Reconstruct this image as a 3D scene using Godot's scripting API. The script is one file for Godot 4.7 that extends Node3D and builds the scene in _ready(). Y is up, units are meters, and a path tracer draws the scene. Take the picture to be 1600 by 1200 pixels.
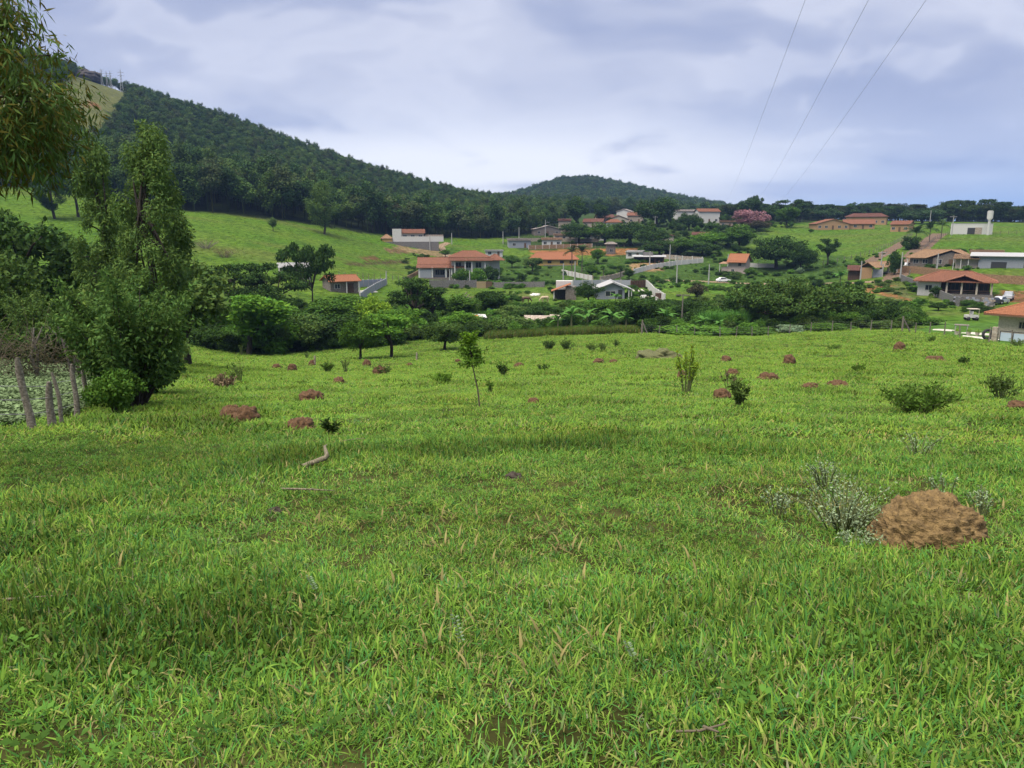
extends Node3D
# A grassy hillside pasture above a valley of scattered houses, with wooded hills behind, under a bright cloudy sky.

const EYE := 1.6

# ---------------------------------------------------------------- mesh builder
class MB:
	var v := PackedVector3Array()
	var n := PackedVector3Array()
	var c := PackedColorArray()
	var ix := PackedInt32Array()
	var col := Color.WHITE
	func tri(a: Vector3, b: Vector3, d: Vector3) -> void:
		var nn := (d - a).cross(b - a).normalized()
		var k := v.size()
		v.append(a); v.append(b); v.append(d)
		n.append(nn); n.append(nn); n.append(nn)
		c.append(col); c.append(col); c.append(col)
		ix.append(k); ix.append(k + 1); ix.append(k + 2)
	func quad(a: Vector3, b: Vector3, d: Vector3, e: Vector3) -> void:
		# corners clockwise as seen from the front
		var nn := (d - a).cross(b - a).normalized()
		var k := v.size()
		v.append(a); v.append(b); v.append(d); v.append(e)
		for i in 4:
			n.append(nn); c.append(col)
		ix.append(k); ix.append(k + 1); ix.append(k + 2); ix.append(k); ix.append(k + 2); ix.append(k + 3)
	func box(lo: Vector3, hi: Vector3, t := Transform3D()) -> void:
		var p: Array[Vector3] = []
		for i in 8:
			p.append(t * Vector3(hi.x if i & 1 else lo.x, hi.y if i & 2 else lo.y, hi.z if i & 4 else lo.z))
		quad(p[4], p[6], p[7], p[5]); quad(p[1], p[3], p[2], p[0])
		quad(p[0], p[2], p[6], p[4]); quad(p[5], p[7], p[3], p[1])
		quad(p[6], p[2], p[3], p[7]); quad(p[0], p[4], p[5], p[1])
	func tube(path: Array, radii: Array, sides := 6, cap := true) -> void:
		var base := v.size()
		var m := path.size()
		var side := Vector3.ZERO
		for i in m:
			var t: Vector3 = (path[mini(i + 1, m - 1)] - path[maxi(i - 1, 0)]).normalized()
			if side == Vector3.ZERO:
				side = t.cross(Vector3.RIGHT if absf(t.x) < 0.8 else Vector3.UP).normalized()
			else:
				side = (side - t * side.dot(t)).normalized()
			var up := t.cross(side)
			for s in sides:
				var a := TAU * s / sides
				var d := side * cos(a) + up * sin(a)
				v.append(path[i] + d * float(radii[i])); n.append(d); c.append(col)
		for i in m - 1:
			for s in sides:
				var a := base + i * sides + s
				var b := base + i * sides + (s + 1) % sides
				ix.append(a); ix.append(a + sides); ix.append(b)
				ix.append(b); ix.append(a + sides); ix.append(b + sides)
		if cap:
			var k := v.size()
			var e: Vector3 = path[m - 1]
			v.append(e); n.append((e - path[m - 2]).normalized()); c.append(col)
			for s in sides:
				ix.append(base + (m - 1) * sides + s); ix.append(k); ix.append(base + (m - 1) * sides + (s + 1) % sides)
	func leaf(at: Vector3, axis: Vector3, nrm: Vector3, length: float, width: float) -> void:
		var w := axis.cross(nrm).normalized() * width * 0.5
		var k := v.size()
		var mid := at + axis * length * 0.45
		v.append(at); v.append(mid + w + nrm * width * 0.12); v.append(at + axis * length); v.append(mid - w + nrm * width * 0.12)
		var nn := (v[k + 2] - v[k]).cross(v[k + 1] - v[k]).normalized()
		for i in 4:
			n.append(nn); c.append(col)
		ix.append(k); ix.append(k + 1); ix.append(k + 2); ix.append(k); ix.append(k + 2); ix.append(k + 3)
	func grid(nu: int, nv: int, at: Callable) -> void:
		# rows of points; smooth normals; front side is the one seen with u to the right and v away, from above
		var base := v.size()
		for j in nv:
			for i in nu:
				v.append(at.call(i, j)); n.append(Vector3.ZERO); c.append(col)
		for j in nv - 1:
			for i in nu - 1:
				var a := base + j * nu + i
				for tr in [[a, a + nu, a + 1], [a + 1, a + nu, a + nu + 1]]:
					var p: int = tr[0]
					var q: int = tr[1]
					var r: int = tr[2]
					var nn := (v[r] - v[p]).cross(v[q] - v[p])
					n[p] += nn; n[q] += nn; n[r] += nn
					ix.append(p); ix.append(q); ix.append(r)
		for i in range(base, v.size()):
			n[i] = n[i].normalized() if n[i] != Vector3.ZERO else Vector3.UP
	func mesh(m: Material) -> ArrayMesh:
		var a := []
		a.resize(Mesh.ARRAY_MAX)
		a[Mesh.ARRAY_VERTEX] = v; a[Mesh.ARRAY_NORMAL] = n; a[Mesh.ARRAY_COLOR] = c; a[Mesh.ARRAY_INDEX] = ix
		var am := ArrayMesh.new()
		am.add_surface_from_arrays(Mesh.PRIMITIVE_TRIANGLES, a)
		am.surface_set_material(0, m)
		return am

# ---------------------------------------------------------------- naming and grouping
var used := {}
func numbered(called: String) -> String:
	var k: int = used.get(called, -1) + 1
	used[called] = k
	return called if k == 0 else "%s_%03d" % [called, k]
func tag(o: Node, label: String, category: String, group := "", kind := "") -> Node:
	o.set_meta("label", label)
	if category: o.set_meta("category", category)
	if group: o.set_meta("group", group)
	if kind: o.set_meta("kind", kind)
	return o
func thing(called: String, label: String, category: String, at := Vector3.ZERO, turn := 0.0, group := "") -> Node3D:
	var o := Node3D.new()
	o.name = numbered(called)
	add_child(o, true)
	o.position = at
	o.rotation.y = turn
	tag(o, label, category, group)
	return o
func part(called: String, mesh: Mesh, parent: Node, material: Material = null) -> MeshInstance3D:
	var o := MeshInstance3D.new()
	o.mesh = mesh
	if material: o.material_override = material
	o.name = numbered(called) if parent == self else called
	if parent != self:
		var k := 0
		while parent.has_node(NodePath(o.name)):
			k += 1
			o.name = "%s_%03d" % [called, k]
	parent.add_child(o, true)
	return o
func setting(called: String, mesh: Mesh, label: String) -> MeshInstance3D:
	var o := part(called, mesh, self)
	o.set_meta("kind", "structure")
	o.set_meta("label", label)
	return o

# ---------------------------------------------------------------- materials
var rng := RandomNumberGenerator.new()
func C(r: float, g: float, b: float) -> Color:
	return Color(r, g, b).linear_to_srgb()
func noise_tex(freq: float, lo: Color, hi: Color, s: int, octaves := 4, kind := FastNoiseLite.TYPE_SIMPLEX_SMOOTH) -> NoiseTexture2D:
	var f := FastNoiseLite.new()
	f.seed = s; f.frequency = freq; f.fractal_octaves = octaves; f.noise_type = kind
	var t := NoiseTexture2D.new()
	t.width = 512; t.height = 512; t.seamless = true; t.noise = f
	var g := Gradient.new()
	g.set_color(0, lo); g.set_color(1, hi)
	t.color_ramp = g
	return t
var tex_fine: Texture2D
var tex_blotch: Texture2D
var tex_streak: Texture2D
var tex_field: Texture2D
var bump_fine: Texture2D
func bumpy(m: StandardMaterial3D, strength: float) -> StandardMaterial3D:
	m.normal_enabled = true
	m.normal_texture = bump_fine
	m.normal_scale = strength
	return m
func solid(r: float, g: float, b: float, rough := 0.85, tex: Texture2D = null, scale := 0.5) -> StandardMaterial3D:
	var m := StandardMaterial3D.new()
	m.albedo_color = C(r, g, b)
	m.roughness = rough
	if tex:
		m.albedo_texture = tex
		m.uv1_triplanar = true
		m.uv1_world_triplanar = true
		m.uv1_scale = Vector3.ONE * scale
	return m
func foliage(r: float, g: float, b: float, thru := 0.5, rough := 0.7) -> StandardMaterial3D:
	var m := StandardMaterial3D.new()
	m.albedo_color = C(r, g, b)
	m.vertex_color_use_as_albedo = true
	m.roughness = rough
	m.metallic_specular = 0.16
	m.backlight_enabled = true
	m.backlight = Color(thru, thru, thru)
	m.cull_mode = BaseMaterial3D.CULL_DISABLED
	return m

# ---------------------------------------------------------------- the lie of the land
# Heights measured at points (bearing in degrees from straight ahead, distance, height), joined by a thin-plate spline.
var levels: Array[Vector3] = []
func survey(list: Array) -> void:
	for p in list: levels.append(p)
const NB := 61
const ND := 121
var table := PackedFloat32Array()
var wob := FastNoiseLite.new()
func spline() -> void:
	var m := levels.size()
	var u := PackedFloat64Array(); var w := PackedFloat64Array()
	for p in levels:
		u.append(p.x / 14.0); w.append(log(p.y) * 2.2)
	var rows: Array[PackedFloat64Array] = []
	for i in m + 3:
		var r := PackedFloat64Array()
		r.resize(m + 4)
		rows.append(r)
	for i in m:
		for j in m:
			var r2 := (u[i] - u[j]) ** 2 + (w[i] - w[j]) ** 2
			rows[i][j] = 0.5 * r2 * log(r2) if r2 > 1e-12 else 0.0
		rows[i][i] += 0.01
		rows[i][m] = 1.0; rows[i][m + 1] = u[i]; rows[i][m + 2] = w[i]
		rows[m][i] = 1.0; rows[m + 1][i] = u[i]; rows[m + 2][i] = w[i]
		rows[i][m + 3] = levels[i].z / levels[i].y
	var k := m + 3
	for i in k:
		var best := i
		for j in range(i + 1, k):
			if absf(rows[j][i]) > absf(rows[best][i]): best = j
		var sw := rows[i]; rows[i] = rows[best]; rows[best] = sw
		var ri := rows[i]
		for j in range(i + 1, k):
			var f := rows[j][i] / ri[i]
			if f != 0.0:
				var rj := rows[j]
				for q in range(i, k + 1): rj[q] -= f * ri[q]
				rows[j] = rj
	var sol := PackedFloat64Array()
	sol.resize(k)
	for i in range(k - 1, -1, -1):
		var sum := rows[i][k]
		for j in range(i + 1, k): sum -= rows[i][j] * sol[j]
		sol[i] = sum / rows[i][i]
	table.resize(NB * ND)
	for bi in NB:
		var uu := (-60.0 + 120.0 * bi / (NB - 1)) / 14.0
		for di in ND:
			var ww := (log(3.0) + log(1000.0) * di / (ND - 1)) * 2.2
			var s := sol[m] + sol[m + 1] * uu + sol[m + 2] * ww
			for q in m:
				var r2 := (uu - u[q]) * (uu - u[q]) + (ww - w[q]) * (ww - w[q])
				if r2 > 1e-12: s += sol[q] * 0.5 * r2 * log(r2)
			table[bi * ND + di] = s
func hgt(x: float, z: float) -> float:
	var d := sqrt(x * x + z * z)
	if d < 0.01: return 0.0
	var b := rad_to_deg(atan2(x, -z))
	var i := (clampf(b, -60.0, 60.0) + 60.0) / 120.0 * (NB - 1)
	var j := (log(clampf(d, 3.0, 3000.0)) - 1.0986123) / 6.9077553 * (ND - 1)
	var i0 := mini(int(i), NB - 2)
	var j0 := mini(int(j), ND - 2)
	var a := i - i0
	var e := j - j0
	var k := i0 * ND + j0
	var s := (table[k] * (1.0 - a) + table[k + ND] * a) * (1.0 - e) + (table[k + 1] * (1.0 - a) + table[k + ND + 1] * a) * e
	if absf(b) > 60.0:
		s = lerpf(s, -0.15 * cos(deg_to_rad(b)) * 120.0 / (d + 120.0), smoothstep(60.0, 95.0, absf(b)))
	return s * d + wob.get_noise_2d(x, z) * 0.09 * minf(1.0, d / 3.0)
func on(p: Vector2, up := 0.0) -> Vector3:
	return Vector3(p.x, hgt(p.x, p.y) + up, p.y)
func facing(p: Vector2) -> float:
	# the turn that makes a thing's front (+z) look at the origin
	return atan2(-p.x, -p.y)
func polar(b: float, d: float) -> Vector2:
	return Vector2(d * sin(b), -d * cos(b))

# ---------------------------------------------------------------- ground colours
class Zone:
	var poly: PackedVector2Array
	var box: Rect2
	var color: Color
	var soft: float
var zones: Array[Zone] = []
func zone(color: Color, pts: Array, soft := 2.0) -> Zone:
	var q := Zone.new()
	q.poly = PackedVector2Array(pts)
	q.box = Rect2(pts[0], Vector2.ZERO)
	for p in pts: q.box = q.box.expand(p)
	q.box = q.box.grow(soft)
	q.color = color; q.soft = soft
	zones.append(q)
	return q
func inside(q: Zone, p: Vector2) -> bool:
	return q.box.has_point(p) and Geometry2D.is_point_in_polygon(p, q.poly)
var mottle := FastNoiseLite.new()
func ground_color(x: float, z: float) -> Color:
	var d := sqrt(x * x + z * z)
	var nz := mottle.get_noise_2d(x, z)
	var nz2 := mottle.get_noise_2d(x * 5.0 + 300.0, z * 5.0)
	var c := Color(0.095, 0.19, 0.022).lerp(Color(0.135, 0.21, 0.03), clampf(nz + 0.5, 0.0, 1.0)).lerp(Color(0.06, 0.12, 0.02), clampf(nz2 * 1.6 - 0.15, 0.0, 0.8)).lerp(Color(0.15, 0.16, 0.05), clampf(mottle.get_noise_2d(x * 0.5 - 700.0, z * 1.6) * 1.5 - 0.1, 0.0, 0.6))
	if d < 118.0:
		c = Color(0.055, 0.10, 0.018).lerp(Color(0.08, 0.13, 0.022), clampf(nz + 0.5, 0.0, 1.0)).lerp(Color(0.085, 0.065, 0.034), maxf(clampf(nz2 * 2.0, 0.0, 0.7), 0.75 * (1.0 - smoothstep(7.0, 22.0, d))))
	var p := Vector2(x, z)
	for q in zones:
		if q.box.has_point(p):
			var j := p + Vector2(nz2, mottle.get_noise_2d(z * 4.0, x * 4.0 + 77.0)) * q.soft
			if Geometry2D.is_point_in_polygon(j, q.poly):
				c = q.color * (0.82 + 0.36 * clampf(nz2 + 0.5, 0.0, 1.0))
	c.a = 1.0
	return c
func make_ground() -> void:
	var bs := PackedFloat32Array()
	var b := -180.0
	while b < 179.9:
		bs.append(b)
		b += 0.3 if b >= -51.95 and b < 51.95 else 4.0
		if b > -52.0 and b < -51.0 and bs[-1] < -52.0: b = -52.0
	bs.append(180.0)
	var ds := PackedFloat32Array([0.5])
	while ds[-1] < 3000.0:
		ds.append(ds[-1] * (1.035 if ds[-1] < 70.0 else 1.013))
	var nb := bs.size()
	var m := MB.new()
	m.v.resize(nb * ds.size() + 1); m.n.resize(nb * ds.size() + 1); m.c.resize(nb * ds.size() + 1)
	for j in ds.size():
		for i in nb:
			var p := polar(deg_to_rad(bs[i]), ds[j])
			m.v[j * nb + i] = Vector3(p.x, hgt(p.x, p.y), p.y)
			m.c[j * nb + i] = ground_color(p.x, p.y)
	var e := nb * ds.size()
	m.v[e] = Vector3.ZERO; m.n[e] = Vector3.UP; m.c[e] = ground_color(0, 0)
	for j in ds.size():
		for i in nb:
			var k := j * nb + i
			var l := j * nb + (i - 1 if i > 0 else nb - 2)
			var r := j * nb + (i + 1 if i < nb - 1 else 1)
			var dn := k - nb if j > 0 else e
			var up := k + nb if j < ds.size() - 1 else k
			m.n[k] = (m.v[r] - m.v[l]).cross(m.v[up] - m.v[dn]).normalized()
	for i in nb - 1:
		m.ix.append_array([e, i, i + 1])
	for j in ds.size() - 1:
		for i in nb - 1:
			var k := j * nb + i
			m.ix.append_array([k, k + nb, k + 1, k + 1, k + nb, k + nb + 1])
	var gm := StandardMaterial3D.new()
	gm.albedo_color = Color.WHITE
	gm.vertex_color_use_as_albedo = true
	gm.roughness = 0.95
	gm.metallic_specular = 0.15
	gm.albedo_texture = tex_field
	gm.uv1_triplanar = true; gm.uv1_world_triplanar = true
	gm.uv1_scale = Vector3.ONE * 0.045
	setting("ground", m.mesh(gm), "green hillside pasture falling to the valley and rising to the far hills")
# a flat strip laid along the ground (roads, paths)
func strip(pts: Array, width: float, lift: float, mat: Material) -> ArrayMesh:
	var cur := Curve3D.new()
	for p in pts: cur.add_point(Vector3(p.x, 0, p.y))
	var dense: Array[Vector2] = []
	var total := cur.get_baked_length()
	var k := maxi(2, int(total / 2.0))
	for i in k + 1:
		var q := cur.sample_baked(total * i / k)
		dense.append(Vector2(q.x, q.z))
	var m := MB.new()
	m.grid(7, dense.size(), func(i: int, j: int) -> Vector3:
		var t := (dense[mini(j + 1, dense.size() - 1)] - dense[maxi(j - 1, 0)]).normalized()
		var s := Vector2(-t.y, t.x)
		var off := (i / 6.0 - 0.5) * width
		if i == 0 or i == 6: off *= 1.0 + 0.25 * sin(j * 1.7 + i)
		var p := dense[j] + s * off
		return Vector3(p.x, hgt(p.x, p.y) + (lift if i > 0 and i < 6 else -0.25), p.y))
	return m.mesh(mat)

# ---------------------------------------------------------------- plants
func rdir() -> Vector3:
	var y := rng.randf_range(-1.0, 1.0)
	var a := rng.randf() * TAU
	var r := sqrt(1.0 - y * y)
	return Vector3(r * cos(a), y, r * sin(a))
# leaves through a list of clusters [centre, radius, flattening]
func leafy(m: MB, clusters: Array, count: int, length: float, width: float, droop := 0.0, shell := 0.4, tints := Color(0, 0, 0, 0)) -> void:
	var cum := PackedFloat32Array()
	var sum := 0.0
	for q in clusters:
		sum += float(q[1]) ** 2
		cum.append(sum)
	var tone := PackedFloat32Array()
	for q in clusters: tone.append(rng.randf_range(0.72, 1.0))
	for i in count:
		var k := mini(cum.bsearch(rng.randf() * sum), clusters.size() - 1)
		var q: Array = clusters[k]
		var d := rdir()
		var r := float(q[1]) * pow(rng.randf(), shell)
		var p: Vector3 = q[0] + d * r * Vector3(1, q[2], 1)
		var nrm := (d * 0.7 + Vector3.UP * 0.45 + rdir() * 0.75).normalized()
		var ax := nrm.cross(rdir())
		ax = (ax + Vector3.DOWN * droop + d * 0.35).normalized()
		nrm = (nrm - ax * nrm.dot(ax)).normalized()
		var s := rng.randf_range(0.7, 1.25)
		var t := tone[k] * rng.randf_range(0.72, 1.0)
		var y := rng.randf_range(-0.12, 0.12)
		m.col = Color(clampf(t * (0.9 + y), 0, 1), t, clampf(t * (0.85 - y), 0, 1))
		if tints.a > 0.0 and rng.randf() < tints.a: m.col = Color(tints.r, tints.g, tints.b) * rng.randf_range(0.6, 1.0)
		m.leaf(p, ax, nrm, length * s, width * s)
	m.col = Color.WHITE
func limb(m: MB, a: Vector3, b: Vector3, r0: float, r1: float, bend: float, sides := 5) -> void:
	var path := []
	var rad := []
	var side := Vector3(rng.randf_range(-1, 1), rng.randf_range(-0.3, 0.6), rng.randf_range(-1, 1)) * bend * a.distance_to(b)
	for i in 5:
		var t := i / 4.0
		path.append(a.lerp(b, t) + side * sin(t * PI) + Vector3.UP * (t * (1.0 - t)) * bend * a.distance_to(b))
		rad.append(lerpf(r0, r1, t))
	m.tube(path, rad, sides)
var protos := {}
func spread(n: int, mid: Vector3, ext: Vector3, r0: float, r1: float, flat := 1.0, least := 0.35) -> Array:
	var out := []
	for i in n:
		var d := rdir()
		var r := lerpf(least, 1.0, pow(rng.randf(), 0.6))
		out.append([mid + d * ext * r, rng.randf_range(r0, r1), flat * rng.randf_range(0.75, 1.1)])
	return out
func proto(key: String, h: float, w: float, clusters: Array, count: int, length: float, width: float, trunk_top: float, tr: float, limbs: int, droop := 0.0, shell := 0.4, stems := 1, tints := Color(0, 0, 0, 0)) -> void:
	var tm := MB.new()
	for s in stems:
		var lean := Vector3(rng.randf_range(-1, 1), 0, rng.randf_range(-1, 1)) * (0.03 if stems == 1 else 0.16) * w
		var foot := Vector3.ZERO if stems == 1 else lean * 0.35
		var top := Vector3(0, trunk_top, 0) + lean
		limb(tm, foot - Vector3(0, 0.6, 0), top, tr, tr * 0.65, 0.04, 8)
		for i in limbs:
			var q: Array = clusters[(i * 7 + s * 3) % clusters.size()]
			limb(tm, top - Vector3(0, trunk_top * rng.randf_range(0.0, 0.25), 0), q[0], tr * 0.5, tr * 0.1, 0.12)
	var cm := MB.new()
	leafy(cm, clusters, count, length, width, droop, shell, tints)
	var crown := cm.mesh(green.mid)
	var ys := PackedFloat32Array()
	var rs := PackedFloat32Array()
	for i in range(0, cm.v.size(), 7):
		ys.append(cm.v[i].y)
		rs.append(Vector2(cm.v[i].x, cm.v[i].z).length())
	ys.sort(); rs.sort()
	protos[key] = {"h": ys[int(ys.size() * 0.995)], "w": rs[int(rs.size() * 0.97)] * 1.9, "trunk": tm.mesh(bark), "crown": crown}
var bark: StandardMaterial3D
var pale_bark: StandardMaterial3D
var green := {}
func tree(called: String, label: String, category: String, key: String, mat: String, at: Vector2, h: float, w: float, group := "", turn := -1.0) -> Node3D:
	var q: Dictionary = protos[key]
	var o := thing(called, label, category, on(at), rng.randf() * TAU if turn < 0.0 else turn, group)
	part("trunk", q.trunk, o)
	part("crown", q.crown, o, green[mat])
	o.scale = Vector3(w / float(q.w), h / float(q.h), w / float(q.w))
	return o
func make_protos() -> void:
	for k in 2:
		proto("round%d" % k, 7.0, 6.0, spread(30, Vector3(0, 4.4, 0), Vector3(2.3, 2.0, 2.3), 0.7, 1.15, 0.8), 5200, 0.36, 0.2, 2.2, 0.22, 9)
		proto("dome%d" % k, 7.0, 9.0, spread(44, Vector3(0, 4.0, 0), Vector3(3.7, 2.2, 3.7), 0.8, 1.3, 0.7), 7000, 0.38, 0.2, 2.0, 0.3, 12)
		proto("layered%d" % k, 9.0, 8.0, spread(26, Vector3(0, 5.8, 0), Vector3(3.3, 2.7, 3.3), 0.6, 1.25, 0.42), 4600, 0.36, 0.18, 3.2, 0.28, 16, 0.0, 0.5)
		proto("bush%d" % k, 3.0, 4.2, spread(34, Vector3(0, 1.35, 0), Vector3(1.7, 1.1, 1.7), 0.4, 0.65, 0.85, 0.2), 4200, 0.26, 0.13, 0.8, 0.06, 5, 0.0, 0.45, 4)
	var tops := []
	for i in 42:
		var a := rng.randf() * TAU
		var r := sqrt(rng.randf()) * 4.4
		tops.append([Vector3(cos(a) * r, 4.9 - r * r * 0.05 - 0.75 * float(rng.randi() % 4) * (0.4 + r * 0.12), sin(a) * r), rng.randf_range(0.7, 1.2), 0.26])
	proto("umbrella", 5.6, 10.5, tops, 7000, 0.34, 0.17, 2.0, 0.15, 16, 0.0, 0.5)
	var flat := []
	for i in 60:
		var a := rng.randf() * TAU
		var r := sqrt(rng.randf()) * 8.0
		flat.append([Vector3(cos(a) * r, 5.6 - r * r * 0.022 + rng.randf_range(-1.9, 0.3), sin(a) * r), rng.randf_range(0.8, 1.7), 0.42])
	proto("flat", 7.0, 18.0, flat, 13000, 0.4, 0.2, 2.4, 0.27, 22, 0.0, 0.5)
	# tall airy gum trees: plumes of hanging leaves up several leaders
	for k in 2:
		var pl := []
		for s in 4:
			var lx := Vector3(rng.randf_range(-1, 1), 0, rng.randf_range(-1, 1)) * (1.1 if k == 0 else 0.8)
			var top := rng.randf_range(10.5, 12.6)
			for i in 22:
				var t := i / 21.0
				var r := sin(PI * pow(t, 0.75)) * 1.25 + 0.25
				var a := rng.randf() * TAU
				pl.append([Vector3(cos(a) * r, lerpf(2.2, top, t), sin(a) * r) + lx * (0.3 + t), rng.randf_range(0.35, 0.75), 1.15])
		proto("gum%d" % k, 13.0, 5.0, pl, 30000 if k == 0 else 16000, 0.21 if k == 0 else 0.26, 0.07 if k == 0 else 0.085, 8.5, 0.17, 26, 0.5, 0.55)
	var cy := []
	for i in 50:
		var t := rng.randf()
		var r := 2.5 * sin(PI * pow(t, 0.8) * 0.93 + 0.15) * sqrt(rng.randf())
		var a := rng.randf() * TAU
		cy.append([Vector3(cos(a) * r, lerpf(2.0, 9.6, t), sin(a) * r), rng.randf_range(0.5, 0.9), 1.2])
	proto("casuarina", 10.4, 5.8, cy, 7000, 0.34, 0.1, 6.0, 0.2, 16, 0.2, 0.5)
	proto("thin", 6.0, 4.5, spread(14, Vector3(0, 4.3, 0), Vector3(1.7, 1.3, 1.7), 0.4, 0.8, 0.6), 1500, 0.3, 0.16, 2.6, 0.12, 12, 0.0, 0.5)
	var bare := spread(30, Vector3(0, 6.0, 0), Vector3(1.4, 3.0, 1.4), 0.3, 0.6, 1.0)
	proto("sparse", 9.5, 3.6, bare, 1800, 0.3, 0.12, 7.0, 0.14, 24, 0.3, 0.6)
func far_crown(h: float, w: float, kind: int) -> ArrayMesh:
	var cl := []
	if kind == 2:
		for i in 12:
			var a := rng.randf() * TAU
			var r := w * 0.36 * sqrt(rng.randf())
			cl.append([Vector3(cos(a) * r, h * rng.randf_range(0.72, 0.9), sin(a) * r), w * rng.randf_range(0.11, 0.18), 0.5])
		cl.append_array(spread(3, Vector3(0, h * 0.4, 0), Vector3(w * 0.2, h * 0.15, w * 0.2), w * 0.1, w * 0.15, 0.7))
	elif kind == 0:
		cl = spread(13, Vector3(0, h * 0.58, 0), Vector3(w * 0.3, h * 0.26, w * 0.3), w * 0.16, w * 0.25, 0.85)
	else:
		for i in 14:
			var t := i / 13.0
			var a := rng.randf() * TAU
			var r := w * 0.26 * sin(PI * (0.15 + 0.8 * t))
			cl.append([Vector3(cos(a) * r, h * lerpf(0.3, 0.95, t), sin(a) * r), w * rng.randf_range(0.13, 0.2), 1.1])
	var m := MB.new()
	m.col = Color(0.5, 0.42, 0.36)
	m.tube([Vector3(0, -1.5, 0), Vector3(0.05 * w, h * 0.6, 0)], [0.16, 0.08], 5)
	leafy(m, cl, 1400, w * 0.068, w * 0.046, 0.1, 0.5)
	return m.mesh(green.far)
func scatter(called: String, label: String, meshes: Array, places: Array) -> void:
	# places: [Transform3D, Color] shared out among a few shapes
	for k in meshes.size():
		var mine := []
		for i in range(k, places.size(), meshes.size()): mine.append(places[i])
		if mine.is_empty(): continue
		var mm := MultiMesh.new()
		mm.transform_format = MultiMesh.TRANSFORM_3D
		mm.use_colors = true
		mm.mesh = meshes[k]
		mm.instance_count = mine.size()
		for i in mine.size():
			mm.set_instance_transform(i, mine[i][0])
			mm.set_instance_color(i, mine[i][1])
		var o := MultiMeshInstance3D.new()
		o.multimesh = mm
		o.name = numbered(called)
		add_child(o, true)
		tag(o, label, "", "", "stuff")
func stand(p: Vector2, sx: float, sy: float, tilt := 0.0) -> Transform3D:
	var b := Basis(Vector3.UP, rng.randf() * TAU)
	if tilt > 0.0: b = Basis(Vector3(rng.randf_range(-1, 1), 0, rng.randf_range(-1, 1)).normalized(), rng.randf() * tilt) * b
	return Transform3D(b.scaled_local(Vector3(sx, sy, sx)), on(p))

# ---------------------------------------------------------------- grass
func blade(m: MB, at: Vector3, a: float, length: float, width: float, lean: float, curl: float, col: Color) -> void:
	var out := Vector3(cos(a), 0, sin(a))
	var side := Vector3(-sin(a), 0, cos(a)).rotated(Vector3.UP, rng.randf_range(-0.5, 0.5))
	var k := m.v.size()
	var p := at
	var ang := lean
	var steps := 3
	for i in steps + 1:
		var t := i / float(steps)
		var w := width * 0.5 * (1.0 - t * t) * (0.75 + 0.5 * minf(1.0, t * 3.0))
		var dirv := out * sin(ang) + Vector3.UP * cos(ang)
		var nn := (Vector3.UP * sin(ang) - out * cos(ang)).normalized()
		if i == steps:
			m.v.append(p); m.n.append(nn); m.c.append(col)
		else:
			m.v.append(p - side * w); m.v.append(p + side * w)
			m.n.append(nn); m.n.append(nn); m.c.append(col); m.c.append(col)
		p += dirv * length / steps
		ang += curl / steps
	# the front is the side whose normal points up and inwards
	for i in steps - 1:
		var q := k + i * 2
		m.ix.append_array([q, q + 2, q + 1, q + 1, q + 2, q + 3])
	m.ix.append_array([k + (steps - 1) * 2, k + steps * 2, k + (steps - 1) * 2 + 1])
func grass_color() -> Color:
	var r := rng.randf()
	var c := Color(0.24, 0.53, 0.06).lerp(Color(0.40, 0.65, 0.10), rng.randf())
	if r < 0.2: c = Color(0.16, 0.46, 0.09)
	elif r < 0.25: c = Color(0.45, 0.58, 0.12)
	elif r < 0.31: c = Color(0.62, 0.60, 0.22)
	return c * rng.randf_range(0.75, 1.0)
func tuft(n: int, radius: float, length: float, width: float, wild: float, dry := 0.0) -> ArrayMesh:
	var m := MB.new()
	for i in n:
		var a := rng.randf() * TAU
		var r := radius * sqrt(rng.randf())
		var col := grass_color()
		if rng.randf() < dry: col = Color(0.64, 0.56, 0.24) * rng.randf_range(0.6, 1.0)
		blade(m, Vector3(cos(a) * r, -0.01, sin(a) * r), rng.randf() * TAU, length * rng.randf_range(0.55, 1.25), width * rng.randf_range(0.65, 1.2), rng.randf_range(0.05, 0.95) * wild, rng.randf_range(-0.1, 1.5), col)
	return m.mesh(green.grass)
var lush := FastNoiseLite.new()
var no_grass: Array[Vector3] = []
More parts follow.
